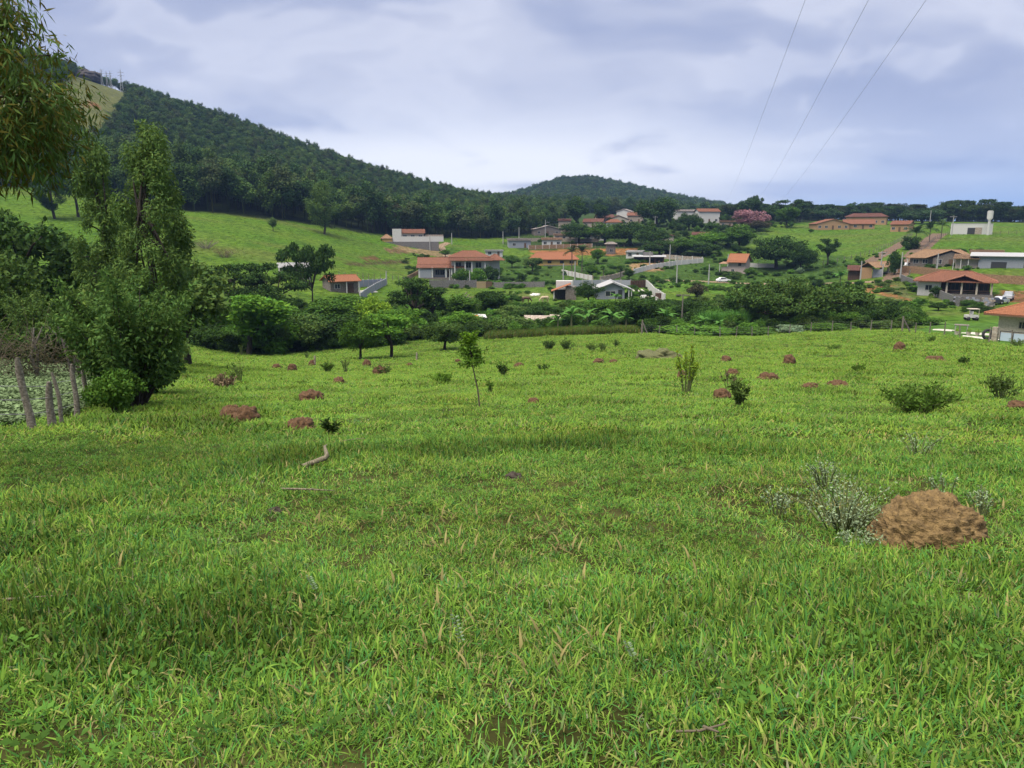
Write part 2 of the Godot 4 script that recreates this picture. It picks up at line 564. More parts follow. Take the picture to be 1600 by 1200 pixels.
func make_grass() -> void:
	var near := [tuft(20, 0.09, 0.075, 0.0078, 1.3), tuft(20, 0.10, 0.085, 0.0085, 1.55), tuft(20, 0.09, 0.065, 0.007, 1.7), tuft(20, 0.1, 0.075, 0.008, 1.2), tuft(18, 0.1, 0.07, 0.0075, 1.6, 0.25), tuft(14, 0.11, 0.105, 0.0105, 1.5), tuft(20, 0.09, 0.07, 0.007, 1.5)]
	var far := [tuft(17, 0.14, 0.085, 0.011, 1.1), tuft(17, 0.15, 0.1, 0.012, 1.3), tuft(16, 0.14, 0.08, 0.011, 1.4), tuft(16, 0.15, 0.085, 0.012, 1.2, 0.15)]
	# ring: from, to, tufts per square metre, size, half angle
	for ring in [[0.7, 6.0, 400.0, 0.95, 180.0, 0.95], [6.0, 13.0, 190.0, 1.15, 110.0, 0.95], [13.0, 28.0, 64.0, 1.55, 74.0, 0.95], [28.0, 58.0, 21.0, 2.3, 60.0, 1.15], [58.0, 118.0, 8.5, 3.3, 50.0, 1.4]]:
		var half: float = deg_to_rad(ring[4])
		var area: float = half * (float(ring[1]) ** 2 - float(ring[0]) ** 2)
		var places := []
		for i in int(area * float(ring[2])):
			var d := sqrt(lerpf(float(ring[0]) ** 2, float(ring[1]) ** 2, rng.randf()))
			var p := polar(rng.randf_range(-half, half), d)
			var skip := false
			for q in no_grass:
				if (p.x - q.x) ** 2 + (p.y - q.y) ** 2 < q.z * q.z:
					skip = true
					break
			if skip: continue
			if d > 10.0 and inside(pale_zone, p): continue
			if d > 80.0 and inside(yard_zone, p): continue
			var l := lush.get_noise_2d(p.x, p.y)
			var dryness := lush.get_noise_2d(p.x * 1.7 + 500.0, p.y * 1.7)
			var bald := lush.get_noise_2d(p.x * 4.0 - 900.0, p.y * 4.0)
			if d < 30.0 and bald > 0.3 and rng.randf() < 0.5: continue
			var s: float = float(ring[3]) * (1.0 + 0.75 * clampf(l, -0.35, 0.7))
			var hh := s / float(ring[3]) * float(ring[5]) * (1.0 + 0.7 * maxf(0.0, l)) * rng.randf_range(0.8, 1.2)
			var k := 1.0 - 0.45 * smoothstep(0.1, 0.6, l)
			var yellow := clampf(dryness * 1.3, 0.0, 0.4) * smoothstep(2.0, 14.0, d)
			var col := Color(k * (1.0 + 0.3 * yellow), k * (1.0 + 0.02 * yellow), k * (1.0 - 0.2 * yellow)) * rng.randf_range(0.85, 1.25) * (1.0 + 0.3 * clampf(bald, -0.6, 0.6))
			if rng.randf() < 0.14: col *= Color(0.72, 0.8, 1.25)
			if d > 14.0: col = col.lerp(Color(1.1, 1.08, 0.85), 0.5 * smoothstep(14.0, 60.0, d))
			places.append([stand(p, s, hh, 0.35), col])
		scatter("grass", "short green pasture grass growing over the near field", near if float(ring[0]) < 10.0 else far, places)

# ---------------------------------------------------------------- building pieces
var M := {}
func slope(m: MB, a: Vector3, b: Vector3, d: Vector3, e: Vector3, tiled := true) -> void:
	# a, b along the eaves (left to right seen from outside), d, e along the ridge (right, left)
	var nrm := (b - a).cross(e - a)
	if nrm.length() < 1e-6: nrm = (b - a).cross(d - a)
	nrm = nrm.normalized()
	var wide := a.distance_to(b)
	var long := a.lerp(b, 0.5).distance_to(e.lerp(d, 0.5))
	if tiled:
		var nu := clampi(int(wide / 0.28) * 2 + 1, 5, 161)
		var nv := clampi(int(long / 0.42), 2, 24)
		for j in nv:
			var t0 := j / float(nv)
			var t1 := (j + 1) / float(nv)
			m.grid(nu, 2, func(i: int, k: int) -> Vector3:
				var u := i / float(nu - 1)
				var t := t0 if k == 0 else t1
				return a.lerp(b, u).lerp(e.lerp(d, u), t) + nrm * ((0.035 if i % 2 else -0.035) + (0.045 if k == 0 else 0.0)))
	else:
		m.quad(a, e, d, b)
	var dn := Vector3.DOWN * 0.14
	m.quad(b + dn, d + dn, e + dn, a + dn)
	m.quad(a + dn, a, b, b + dn)
	m.quad(e + dn, e, a, a + dn)
	m.quad(b + dn, b, d, d + dn)
func roof_gable_x(m: MB, x0: float, x1: float, z0: float, z1: float, y: float, rise: float, tiled := true) -> void:
	var zm := (z0 + z1) / 2
	slope(m, Vector3(x0, y, z1), Vector3(x1, y, z1), Vector3(x1, y + rise, zm), Vector3(x0, y + rise, zm), tiled)
	slope(m, Vector3(x1, y, z0), Vector3(x0, y, z0), Vector3(x0, y + rise, zm), Vector3(x1, y + rise, zm), tiled)
	m.tube([Vector3(x0, y + rise + 0.03, zm), Vector3(x1, y + rise + 0.03, zm)], [0.11, 0.11], 6)
func roof_gable_z(m: MB, x0: float, x1: float, z0: float, z1: float, y: float, rise: float, tiled := true) -> void:
	var xm := (x0 + x1) / 2
	slope(m, Vector3(x0, y, z0), Vector3(x0, y, z1), Vector3(xm, y + rise, z1), Vector3(xm, y + rise, z0), tiled)
	slope(m, Vector3(x1, y, z1), Vector3(x1, y, z0), Vector3(xm, y + rise, z0), Vector3(xm, y + rise, z1), tiled)
	m.tube([Vector3(xm, y + rise + 0.03, z1), Vector3(xm, y + rise + 0.03, z0)], [0.11, 0.11], 6)
func roof_hip(m: MB, x0: float, x1: float, z0: float, z1: float, y: float, rise: float, cut: float, tiled := true) -> void:
	var zm := (z0 + z1) / 2
	var p := Vector3(x0 + cut, y + rise, zm)
	var q := Vector3(x1 - cut, y + rise, zm)
	var a := Vector3(x0, y, z1)
	var b := Vector3(x1, y, z1)
	var d := Vector3(x1, y, z0)
	var e := Vector3(x0, y, z0)
	slope(m, a, b, q, p, tiled); slope(m, d, e, p, q, tiled)
	slope(m, e, a, p, p, tiled); slope(m, b, d, q, q, tiled)
	for k in [[a, p], [e, p], [b, q], [d, q], [p, q]]:
		m.tube([k[0] + Vector3.UP * 0.04, k[1] + Vector3.UP * 0.06], [0.1, 0.1], 6)
func roof_shed(m: MB, x0: float, x1: float, z0: float, z1: float, yf: float, yb: float, tiled := true) -> void:
	slope(m, Vector3(x0, yf, z1), Vector3(x1, yf, z1), Vector3(x1, yb, z0), Vector3(x0, yb, z0), tiled)
func roof_side(m: MB, x0: float, x1: float, z0: float, z1: float, yl: float, yr: float, tiled := true) -> void:
	# one slope that falls to the left (yl < yr) or to the right
	if yl < yr: slope(m, Vector3(x0, yl, z0), Vector3(x0, yl, z1), Vector3(x1, yr, z1), Vector3(x1, yr, z0), tiled)
	else: slope(m, Vector3(x1, yr, z1), Vector3(x1, yr, z0), Vector3(x0, yl, z0), Vector3(x0, yl, z1), tiled)
func boxes(list: Array) -> MB:
	var m := MB.new()
	for b in list: m.box(b[0], b[1])
	return m
func walls(o: Node, lo: Vector3, hi: Vector3, mat: Material, gable := 0.0, axis := "x", called := "wall") -> MeshInstance3D:
	var m := MB.new()
	m.box(lo, hi)
	if gable > 0.0:
		if axis == "x":
			var zm := (lo.z + hi.z) / 2
			for x in [lo.x, hi.x]:
				var p := Vector3(x, hi.y, lo.z); var q := Vector3(x, hi.y, hi.z); var r := Vector3(x, hi.y + gable, zm)
				if x == lo.x: m.tri(p, r, q)
				else: m.tri(q, r, p)
		else:
			var xm := (lo.x + hi.x) / 2
			for z in [lo.z, hi.z]:
				var p := Vector3(lo.x, hi.y, z); var q := Vector3(hi.x, hi.y, z); var r := Vector3(xm, hi.y + gable, z)
				if z == hi.z: m.tri(p, r, q)
				else: m.tri(q, r, p)
	return part(called, m.mesh(mat), o)
func window(o: Node, at: Vector3, w: float, h: float, turn := 0.0, frame: Material = null, bars := 1) -> void:
	var m := MB.new()
	var f := 0.07
	for b in [[Vector3(-w / 2 - f, -f, 0), Vector3(w / 2 + f, 0, 0.07)], [Vector3(-w / 2 - f, h, 0), Vector3(w / 2 + f, h + f, 0.07)], [Vector3(-w / 2 - f, 0, 0), Vector3(-w / 2, h, 0.07)], [Vector3(w / 2, 0, 0), Vector3(w / 2 + f, h, 0.07)]]:
		m.box(b[0], b[1])
	for i in bars:
		var x := -w / 2 + w * (i + 1) / (bars + 1)
		m.box(Vector3(x - 0.03, 0, 0.0), Vector3(x + 0.03, h, 0.06))
	var p := part("window", m.mesh(frame if frame else M.white), o)
	p.position = at
	p.rotation.y = turn
	var g := MB.new()
	g.box(Vector3(-w / 2, 0, -0.02), Vector3(w / 2, h, 0.025))
	part("pane", g.mesh(M.glass), p)
func door(o: Node, at: Vector3, w: float, h: float, mat: Material, turn := 0.0) -> void:
	var m := MB.new()
	m.box(Vector3(-w / 2, 0, 0), Vector3(w / 2, h, 0.05))
	for y in [0.12, 0.55]: m.box(Vector3(-w * 0.36, h * y, 0.05), Vector3(w * 0.36, h * (y + 0.33), 0.075))
	var p := part("door", m.mesh(mat), o)
	p.position = at
	p.rotation.y = turn
	part("handle", boxes([[Vector3(w * 0.38, h * 0.47, 0.05), Vector3(w * 0.44, h * 0.51, 0.12)]]).mesh(M.dark), p)
func posts(o: Node, xs: Array, z: float, y0: float, y1: float, thick: float, mat: Material, called := "column") -> void:
	for x in xs: part(called, boxes([[Vector3(x - thick / 2, y0, z - thick / 2), Vector3(x + thick / 2, y1, z + thick / 2)]]).mesh(mat), o)
# a plain small house: gable or hip roof, a row of windows and a door
func cottage(called: String, label: String, at: Vector2, turn: float, w: float, d: float, h: float, rise: float, wall_mat: String, roof_mat: String, kind := "x", openings := 3, sink := 2.0, group := "") -> Node3D:
	var o := thing(called, label, "house", on(at), facing(at) + turn, group)
	walls(o, Vector3(-w / 2, -sink, -d), Vector3(w / 2, h, 0), M[wall_mat], rise * 0.96 if kind in ["x", "z"] else 0.0, kind)
	var r := MB.new()
	match kind:
		"x": roof_gable_x(r, -w / 2 - 0.5, w / 2 + 0.5, -d - 0.5, 0.5, h, rise)
		"z": roof_gable_z(r, -w / 2 - 0.5, w / 2 + 0.5, -d - 0.4, 0.4, h, rise)
		"hip": roof_hip(r, -w / 2 - 0.6, w / 2 + 0.6, -d - 0.6, 0.6, h, rise, minf(w, d) * 0.48)
		"shed": roof_shed(r, -w / 2 - 0.4, w / 2 + 0.4, -d - 0.4, 0.5, h, h + rise)
	part("roof", r.mesh(M[roof_mat]), o)
	for i in openings:
		var x := -w / 2 + w * (i + 0.5) / openings
		if i == openings / 2 and openings > 1: door(o, Vector3(x, 0.05, 0.0), 0.95, 2.1, M.wood)
		else: window(o, Vector3(x, 1.0, 0.0), 1.3, 1.1)
	return o
# a masonry wall that follows the ground, panel by panel between piers
func wall_run(called: String, label: String, pts: Array, h: float, mat: Material, piers := true, coping: Material = null, thick := 0.18, step := 3.0) -> Node3D:
	var o := thing(called, label, "wall", on(pts[0]))
	var stops: Array[Vector2] = []
	for i in pts.size() - 1:
		var a: Vector2 = pts[i]
		var b: Vector2 = pts[i + 1]
		var k := maxi(1, roundi(a.distance_to(b) / step))
		for q in k: stops.append(a.lerp(b, q / float(k)))
	stops.append(pts[-1])
	for i in stops.size():
		var a := on(stops[i]) - o.position
		if i < stops.size() - 1:
			var b := on(stops[i + 1]) - o.position
			var s := Vector3(b.x - a.x, 0, b.z - a.z).normalized().cross(Vector3.UP) * thick / 2
			var up := Vector3.UP * h
			var dn := Vector3.DOWN * 0.9
			var m := MB.new()
			m.quad(a + s + dn, a + s + up, b + s + up, b + s + dn) if false else m.quad(b + s + dn, b + s + up, a + s + up, a + s + dn)
			m.quad(a - s + dn, a - s + up, b - s + up, b - s + dn)
			m.quad(a - s + up, a + s + up, b + s + up, b - s + up)
			m.quad(a + s + dn, a + s + up, a - s + up, a - s + dn)
			m.quad(b - s + dn, b - s + up, b + s + up, b + s + dn)
			part("panel", m.mesh(mat), o)
		if piers:
			part("pier", boxes([[a + Vector3(-0.17, -0.9, -0.17), a + Vector3(0.17, h + 0.12, 0.17)]]).mesh(coping if coping else mat), o)
	return o
func fence(called: String, label: String, pts: Array, h: float, wires: int, post_mat: Material, thick: float, step: float, square := false, ragged := 0.0) -> Node3D:
	var o := thing(called, label, "fence", on(pts[0]))
	var stops: Array[Vector2] = []
	for i in pts.size() - 1:
		var a: Vector2 = pts[i]
		var b: Vector2 = pts[i + 1]
		var k := maxi(1, roundi(a.distance_to(b) / step))
		for q in k: stops.append(a.lerp(b, q / float(k)))
	stops.append(pts[-1])
	var tops: Array[Vector3] = []
	for p in stops:
		var a := on(p) - o.position
		var t := a + Vector3(rng.randf_range(-1, 1) * ragged, h * rng.randf_range(1.0 - ragged, 1.0 + ragged), rng.randf_range(-1, 1) * ragged)
		var m := MB.new()
		if square: m.box(a + Vector3(-thick / 2, -0.3, -thick / 2), a + Vector3(thick / 2, h, thick / 2))
		else: m.tube([a - Vector3.UP * 0.3, a.lerp(t, 0.5), t], [thick * 0.55, thick * 0.5, thick * 0.42], 7)
		part("post", m.mesh(post_mat), o)
		tops.append(t if not square else a + Vector3.UP * h)
	for w in wires:
		var path := []
		var rad := []
		for i in stops.size():
			var a := on(stops[i]) - o.position
			path.append(a.lerp(tops[i], 0.94 - 0.78 * w / wires) + Vector3(0, 0, thick / 2))
			rad.append(0.004)
		if path.size() > 1:
			var m := MB.new()
			m.tube(path, rad, 4, false)
			part("wire", m.mesh(M.wire), o)
	return o
func utility_pole(label: String, at: Vector2, h: float, arm := true, lamp := false, turn := 0.0) -> Node3D:
	var o := thing("utility_pole", label, "utility pole", on(at), facing(at) + turn, "concrete utility poles in the valley")
	var m := MB.new()
	m.tube([Vector3(0, -0.5, 0), Vector3(0, h * 0.5, 0), Vector3(0, h, 0)], [0.22, 0.18, 0.13], 10)
	part("pole", m.mesh(M.concrete), o)
	if arm:
		part("crossarm", boxes([[Vector3(-1.3, h - 0.55, 0.1), Vector3(1.3, h - 0.4, 0.22)]]).mesh(M.concrete), o)
		for x in [-1.2, 0.0, 1.2]:
			var q := MB.new()
			q.tube([Vector3(x, h - 0.42, 0.16), Vector3(x, h - 0.3, 0.16), Vector3(x, h - 0.14, 0.16)], [0.06, 0.09, 0.04], 8)
			part("insulator", q.mesh(M.dark), o)
	if lamp:
		var q := MB.new()
		q.tube([Vector3(0, h * 0.8, 0.1), Vector3(0.9, h * 0.86, 0.6), Vector3(1.7, h * 0.87, 1.0)], [0.05, 0.04, 0.04], 6)
		part("lamp_arm", q.mesh(M.steel), o)
		part("lamp_head", boxes([[Vector3(1.5, h * 0.865 - 0.09, 0.85), Vector3(2.15, h * 0.865 + 0.05, 1.15)]]).mesh(M.steel), o)
	return o

# a body as one skin: smooth union of tapered capsules, meshed by surface nets
func skin(bones: Array, cell: float, mat: Material) -> ArrayMesh:
	var bb := AABB(bones[0][0], Vector3.ZERO)
	for b in bones:
		for e in 2:
			var r: float = b[2 + e] + cell * 3
			bb = bb.merge(AABB(b[e] - Vector3.ONE * r, Vector3.ONE * r * 2))
	var nx := int(bb.size.x / cell) + 2
	var ny := int(bb.size.y / cell) + 2
	var nz := int(bb.size.z / cell) + 2
	var f := PackedFloat32Array()
	f.resize(nx * ny * nz)
	for z in nz:
		for y in ny:
			for x in nx:
				var p := bb.position + Vector3(x, y, z) * cell
				var sum := 0.0
				for b in bones:
					var a: Vector3 = b[0]
					var ab: Vector3 = b[1] - a
					var t := clampf((p - a).dot(ab) / maxf(ab.length_squared(), 1e-9), 0.0, 1.0)
					sum += exp(-(p.distance_to(a + ab * t) - lerpf(b[2], b[3], t)) / 0.035)
				f[(z * ny + y) * nx + x] = -0.035 * log(maxf(sum, 1e-30))
	var id := PackedInt32Array()
	id.resize(nx * ny * nz)
	id.fill(-1)
	var m := MB.new()
	for z in nz - 1:
		for y in ny - 1:
			for x in nx - 1:
				var c := Vector3.ZERO
				var k := 0
				for e in 12:
					var ax := e / 4
					var u := e & 1
					var w := (e >> 1) & 1
					var p0 := Vector3i(0, u, w) if ax == 0 else Vector3i(u, 0, w) if ax == 1 else Vector3i(u, w, 0)
					var p1 := p0 + (Vector3i(1, 0, 0) if ax == 0 else Vector3i(0, 1, 0) if ax == 1 else Vector3i(0, 0, 1))
					var d0 := f[((z + p0.z) * ny + y + p0.y) * nx + x + p0.x]
					var d1 := f[((z + p1.z) * ny + y + p1.y) * nx + x + p1.x]
					if (d0 < 0) != (d1 < 0):
						c += Vector3(p0).lerp(Vector3(p1), d0 / (d0 - d1))
						k += 1
				if k:
					id[(z * ny + y) * nx + x] = m.v.size()
					m.v.append(bb.position + (Vector3(x, y, z) + c / k) * cell)
					m.n.append(Vector3.ZERO)
					m.c.append(Color.WHITE)
	var st := [1, nx, nx * ny]
	for z in range(1, nz - 1):
		for y in range(1, ny - 1):
			for x in range(1, nx - 1):
				var k := (z * ny + y) * nx + x
				for ax in 3:
					var d0 := f[k]
					var d1 := f[k + int(st[ax])]
					if (d0 < 0) == (d1 < 0): continue
					var s1: int = st[(ax + 1) % 3]
					var s2: int = st[(ax + 2) % 3]
					var q := [id[k], id[k - s1], id[k - s1 - s2], id[k - s2]]
					if d0 < 0: q.reverse()
					m.ix.append_array([q[0], q[1], q[2], q[0], q[2], q[3]])
	for i in range(0, m.ix.size(), 3):
		var p := m.ix[i]
		var q := m.ix[i + 1]
		var r := m.ix[i + 2]
		var nn := (m.v[r] - m.v[p]).cross(m.v[q] - m.v[p])
		m.n[p] += nn; m.n[q] += nn; m.n[r] += nn
	for i in m.n.size(): m.n[i] = m.n[i].normalized()
	return m.mesh(mat)
func horse(label: String, at: Vector2, turn: float, mat: Material, tail: Material) -> void:
	var o := thing("horse", label, "horse", on(at), turn)
	var b := [[Vector3(-0.55, 1.12, 0), Vector3(0.45, 1.08, 0), 0.30, 0.31], [Vector3(-0.7, 1.1, 0), Vector3(-0.5, 1.05, 0), 0.26, 0.27], [Vector3(0.62, 1.15, 0), Vector3(1.05, 0.8, 0), 0.22, 0.13], [Vector3(1.05, 0.8, 0), Vector3(1.22, 0.5, 0), 0.13, 0.10], [Vector3(1.22, 0.52, 0), Vector3(1.3, 0.2, 0), 0.115, 0.065]]
	for s in [-0.16, 0.16]:
		b.append([Vector3(0.5, 0.95, s), Vector3(0.52, 0.5, s), 0.13, 0.07]); b.append([Vector3(0.52, 0.5, s), Vector3(0.5 + s * 0.5, 0.05, s), 0.065, 0.055])
		b.append([Vector3(-0.62, 1.0, s), Vector3(-0.55, 0.68, s), 0.2, 0.12]); b.append([Vector3(-0.55, 0.68, s), Vector3(-0.75, 0.48, s), 0.1, 0.07]); b.append([Vector3(-0.75, 0.48, s), Vector3(-0.7, 0.05, s), 0.065, 0.055])
		b.append([Vector3(1.1, 0.66, s * 0.45), Vector3(1.02, 0.8, s * 0.55), 0.04, 0.02])
	part("body", skin(b, 0.05, mat), o)
	var t := MB.new()
	t.tube([Vector3(-0.92, 1.15, 0), Vector3(-1.05, 0.85, 0), Vector3(-1.02, 0.45, 0)], [0.05, 0.08, 0.02], 6)
	part("tail", t.mesh(tail), o)
	var mn := MB.new()
	mn.tube([Vector3(0.5, 1.42, 0), Vector3(0.85, 1.17, 0), Vector3(1.1, 0.86, 0)], [0.04, 0.07, 0.03], 5)
	part("mane", mn.mesh(tail), o)
func car(label: String, at: Vector2, turn: float, paint: Material, category := "car") -> void:
	var o := thing("parked_car" if category == "car" else "pickup_truck", label, category, on(at, 0.06), turn)
	var side := [Vector2(-2.05, 0.35), Vector2(-2.1, 0.75), Vector2(-1.95, 0.98), Vector2(-1.5, 1.08), Vector2(-1.0, 1.46), Vector2(0.25, 1.48), Vector2(0.95, 1.04), Vector2(1.85, 0.9), Vector2(2.08, 0.7), Vector2(2.1, 0.35)]
	if category != "car": side = [Vector2(-2.5, 0.5), Vector2(-2.5, 1.05), Vector2(-0.6, 1.05), Vector2(-0.55, 1.7), Vector2(0.75, 1.72), Vector2(1.25, 1.12), Vector2(2.3, 1.02), Vector2(2.5, 0.8), Vector2(2.5, 0.45)]
	var m := MB.new()
	var hw := 0.84
	var k := side.size()
	for i in k:
		var p: Vector2 = side[i]
		var q: Vector2 = side[(i + 1) % k]
		var ip := hw - 0.16 * smoothstep(0.95, 1.5, p.y)
		var iq := hw - 0.16 * smoothstep(0.95, 1.5, q.y)
		m.quad(Vector3(p.x, p.y, ip), Vector3(p.x, p.y, -ip), Vector3(q.x, q.y, -iq), Vector3(q.x, q.y, iq))
	for s in [-1.0, 1.0]:
		for i in range(1, k - 1):
			var w := []
			for p in [side[0], side[i], side[i + 1]]: w.append(Vector3(p.x, p.y, s * (hw - 0.16 * smoothstep(0.95, 1.5, p.y))))
			if s > 0: m.tri(w[0], w[1], w[2])
			else: m.tri(w[0], w[2], w[1])
	part("body", m.mesh(paint), o)
	for s in [-1.0, 1.0]:
		var g := MB.new()
		var z0: float = s * (hw + 0.005)
		var z1: float = s * (hw - 0.13)
		var l := -1.35 if category == "car" else -0.45
		var a := Vector3(l, 1.04, z0); var b := Vector3(0.8, 1.06, z0); var e := Vector3(0.25, 1.4, z1); var d := Vector3(l + 0.4, 1.4, z1)
		if s > 0: g.quad(a, d, e, b)
		else: g.quad(b, e, d, a)
		part("side_window", g.mesh(M.glass), o)
	var ws := MB.new()
	var fx := 0.28 if category == "car" else 0.78
	ws.quad(Vector3(fx + 0.02, 1.45, 0.6), Vector3(fx + 0.02, 1.45, -0.6), Vector3(fx + 0.62, 1.09, -0.72), Vector3(fx + 0.62, 1.09, 0.72))
	part("windscreen", ws.mesh(M.glass), o)
	for x in [-1.3, 1.3]:
		for s in [-0.8, 0.8]:
			var w := MB.new()
			w.tube([Vector3(x, 0.3, s - 0.11), Vector3(x, 0.3, s - 0.1), Vector3(x, 0.3, s + 0.1), Vector3(x, 0.3, s + 0.11)], [0.2, 0.31, 0.31, 0.2], 16)
			var wp := part("wheel", w.mesh(M.tyre), o)
			var rm := MB.new()
			rm.tube([Vector3(x, 0.3, s - 0.115), Vector3(x, 0.3, s + 0.115)], [0.17, 0.17], 12)
			part("rim", rm.mesh(M.steel), wp)
	for s in [-0.6, 0.6]: part("headlight", boxes([[Vector3(2.0, 0.68, s - 0.14), Vector3(2.11, 0.8, s + 0.14)]]).mesh(M.white), o)

# ---------------------------------------------------------------- small things in the field
func mound(label: String, at: Vector2, w: float, h: float, mat: Material, detail := false, d := 0.0) -> Node3D:
	var f := FastNoiseLite.new()
	f.seed = used.get("termite_mound", 0) * 7 + 5
	f.frequency = 1.0
	f.fractal_octaves = 5 if detail else 4
	f.fractal_gain = 0.58
	var g := FastNoiseLite.new()
	g.seed = 4; g.noise_type = FastNoiseLite.TYPE_CELLULAR; g.frequency = 1.0; g.cellular_return_type = FastNoiseLite.RETURN_DISTANCE
	var nu := 150 if detail else 41
	var nv := 80 if detail else 22
	var m := MB.new()
	var depth := d if d > 0.0 else w
	m.grid(nu, nv, func(i: int, j: int) -> Vector3:
		var a := TAU * (i % (nu - 1)) / (nu - 1)
		var t := j / float(nv - 1)
		var r := sin(t * PI * 0.56) / sin(PI * 0.5)
		var dirv := Vector3(cos(a) * r * w * 0.5, cos(t * PI * 0.56) * h, sin(a) * r * depth * 0.5)
		var q := dirv * 4.0 / w
		var amp := w * ((0.11 if detail else 0.2) * f.get_noise_3dv(q * 0.7) + (0.02 if detail else 0.06) * f.get_noise_3dv(q * 3.0) + (0.03 * f.get_noise_3dv(q * 2.4 * Vector3(1, 2.0, 1)) if detail else 0.0))
		if detail: amp += 0.008 * f.get_noise_3dv(q * 9.0) + 0.008 * f.get_noise_3dv(q * 22.0) + 0.006 * g.get_noise_3dv(q * 20.0)
		return dirv + dirv.normalized() * amp * (0.35 + 0.65 * sin(t * PI * 0.9 + 0.3)) - Vector3.UP * (0.05 * w if t > 0.92 else 0.0))
	var o := part("termite_mound", m.mesh(mat), self)
	o.position = on(at, -0.03 - (0.05 if detail else 0.0))
	tag(o, label, "termite mound", "termite mounds in the pasture")
	no_grass.append(Vector3(at.x, at.y, w * 0.32))
	return o
# a low leafy shrub with visible stems
func shrub(called: String, label: String, at: Vector2, h: float, w: float, stems: int, leaves: int, length: float, width: float, leaf_mat: String, stem_mat: Material, droop := 0.0, upright := 0.5, dead := Color(0, 0, 0, 0)) -> Node3D:
	var o := thing(called, label, "shrub", on(at))
	var sm := MB.new()
	var lm := MB.new()
	for s in stems:
		var a := rng.randf() * TAU
		var reach := w * 0.5 * sqrt(rng.randf())
		var top := Vector3(cos(a) * reach, h * rng.randf_range(0.55, 1.0) * (1.0 - 0.45 * reach / w), sin(a) * reach)
		var foot := Vector3(cos(a), 0, sin(a)) * reach * 0.2
		var mid := foot.lerp(top, 0.5) + Vector3(0, h * 0.12, 0)
		sm.tube([foot - Vector3.UP * 0.05, mid, top], [0.012 * h + 0.004, 0.008 * h + 0.003, 0.003], 5)
		for l in leaves:
			var t := rng.randf_range(0.25, 1.0)
			var p := foot.lerp(mid, t * 2.0) if t < 0.5 else mid.lerp(top, t * 2.0 - 1.0)
			var ax := (rdir() + Vector3.UP * upright + Vector3.DOWN * droop).normalized()
			var nn := ax.cross(rdir()).normalized()
			var k := rng.randf_range(0.55, 1.0)
			lm.col = Color(k, k, k * 0.9)
			if dead.a > 0.0 and rng.randf() < dead.a: lm.col = Color(dead.r, dead.g, dead.b) * k
			lm.leaf(p + rdir() * w * 0.05, ax, nn, length * rng.randf_range(0.6, 1.2), width * rng.randf_range(0.7, 1.2))
	part("stems", sm.mesh(stem_mat), o)
	part("leaves", lm.mesh(green[leaf_mat]), o)
	return o
func banana(label: String, at: Vector2, h: float, w: float) -> void:
	var o := thing("banana_plant", label, "banana plant", on(at), rng.randf() * TAU, "banana plants along the stream")
	var st := MB.new()
	st.tube([Vector3(0, -0.4, 0), Vector3(0.05, h * 0.3, 0), Vector3(0.02, h * 0.55, 0)], [0.17, 0.14, 0.09], 8)
	part("stem", st.mesh(M.banana_stem), o)
	for i in 9:
		var p := part("leaf", frond, o)
		var up := rng.randf_range(0.15, 1.15)
		p.position = Vector3(0.02, h * rng.randf_range(0.46, 0.58), 0)
		p.basis = Basis(Vector3.UP, TAU * i / 9.0 + rng.randf_range(-0.3, 0.3)) * Basis(Vector3.FORWARD, -up).scaled(Vector3.ONE * h * rng.randf_range(0.42, 0.6))
var frond: ArrayMesh
var palm_leaf: ArrayMesh
func make_fronds() -> void:
	var m := MB.new()
	for s in [-1.0, 1.0]:
		m.grid(9, 3, func(i: int, j: int) -> Vector3:
			var t := i / 8.0
			var u := j / 2.0
			var wd := 0.17 * sin(PI * clampf(t * 0.92 + 0.05, 0.0, 1.0)) * (1.0 - 0.25 * float(i % 2) * u)
			return Vector3(t * 1.0 - 0.15 * t * t, 0.12 * sin(t * PI) - 0.32 * t * t - wd * u * 0.35, (u * wd + 0.002) * -s))
	frond = m.mesh(green.banana)
	var q := MB.new()
	q.col = Color(0.8, 0.8, 0.6)
	q.tube([Vector3.ZERO, Vector3(0.5, 0.14, 0), Vector3(0.85, 0.02, 0), Vector3(1.0, -0.16, 0)], [0.02, 0.014, 0.008, 0.004], 5)
	for i in 34:
		var t := 0.12 + 0.86 * i / 33.0
		var p := Vector3(t, 0.3 * t * (1.05 - t) * 1.9 - 0.2 * t * t * t, 0)
		for s in [-1.0, 1.0]:
			var k := rng.randf_range(0.65, 1.0)
			q.col = Color(k, k, k)
			q.leaf(p, Vector3(0.45, -0.35 + rng.randf_range(-0.2, 0.25), s).normalized(), Vector3.UP, 0.34 * (1.0 - 0.55 * absf(t - 0.45)), 0.035)
	palm_leaf = q.mesh(green.palm)
func palm(label: String, at: Vector2, h: float, w: float) -> void:
	var o := thing("palm_tree", label, "palm tree", on(at), rng.randf() * TAU, "palms among the houses")
	var st := MB.new()
	st.tube([Vector3(0, -0.5, 0), Vector3(0.1, h * 0.4, 0), Vector3(0.05, h * 0.8, 0)], [0.22, 0.16, 0.13], 8)
	part("trunk", st.mesh(pale_bark), o)
	for i in 13:
		var p := part("frond", palm_leaf, o)
		p.position = Vector3(0.05, h * 0.79, 0)
		p.basis = Basis(Vector3.UP, TAU * i * 0.382) * Basis(Vector3.FORWARD, -rng.randf_range(-0.25, 1.1)).scaled(Vector3.ONE * w * rng.randf_range(0.48, 0.6))

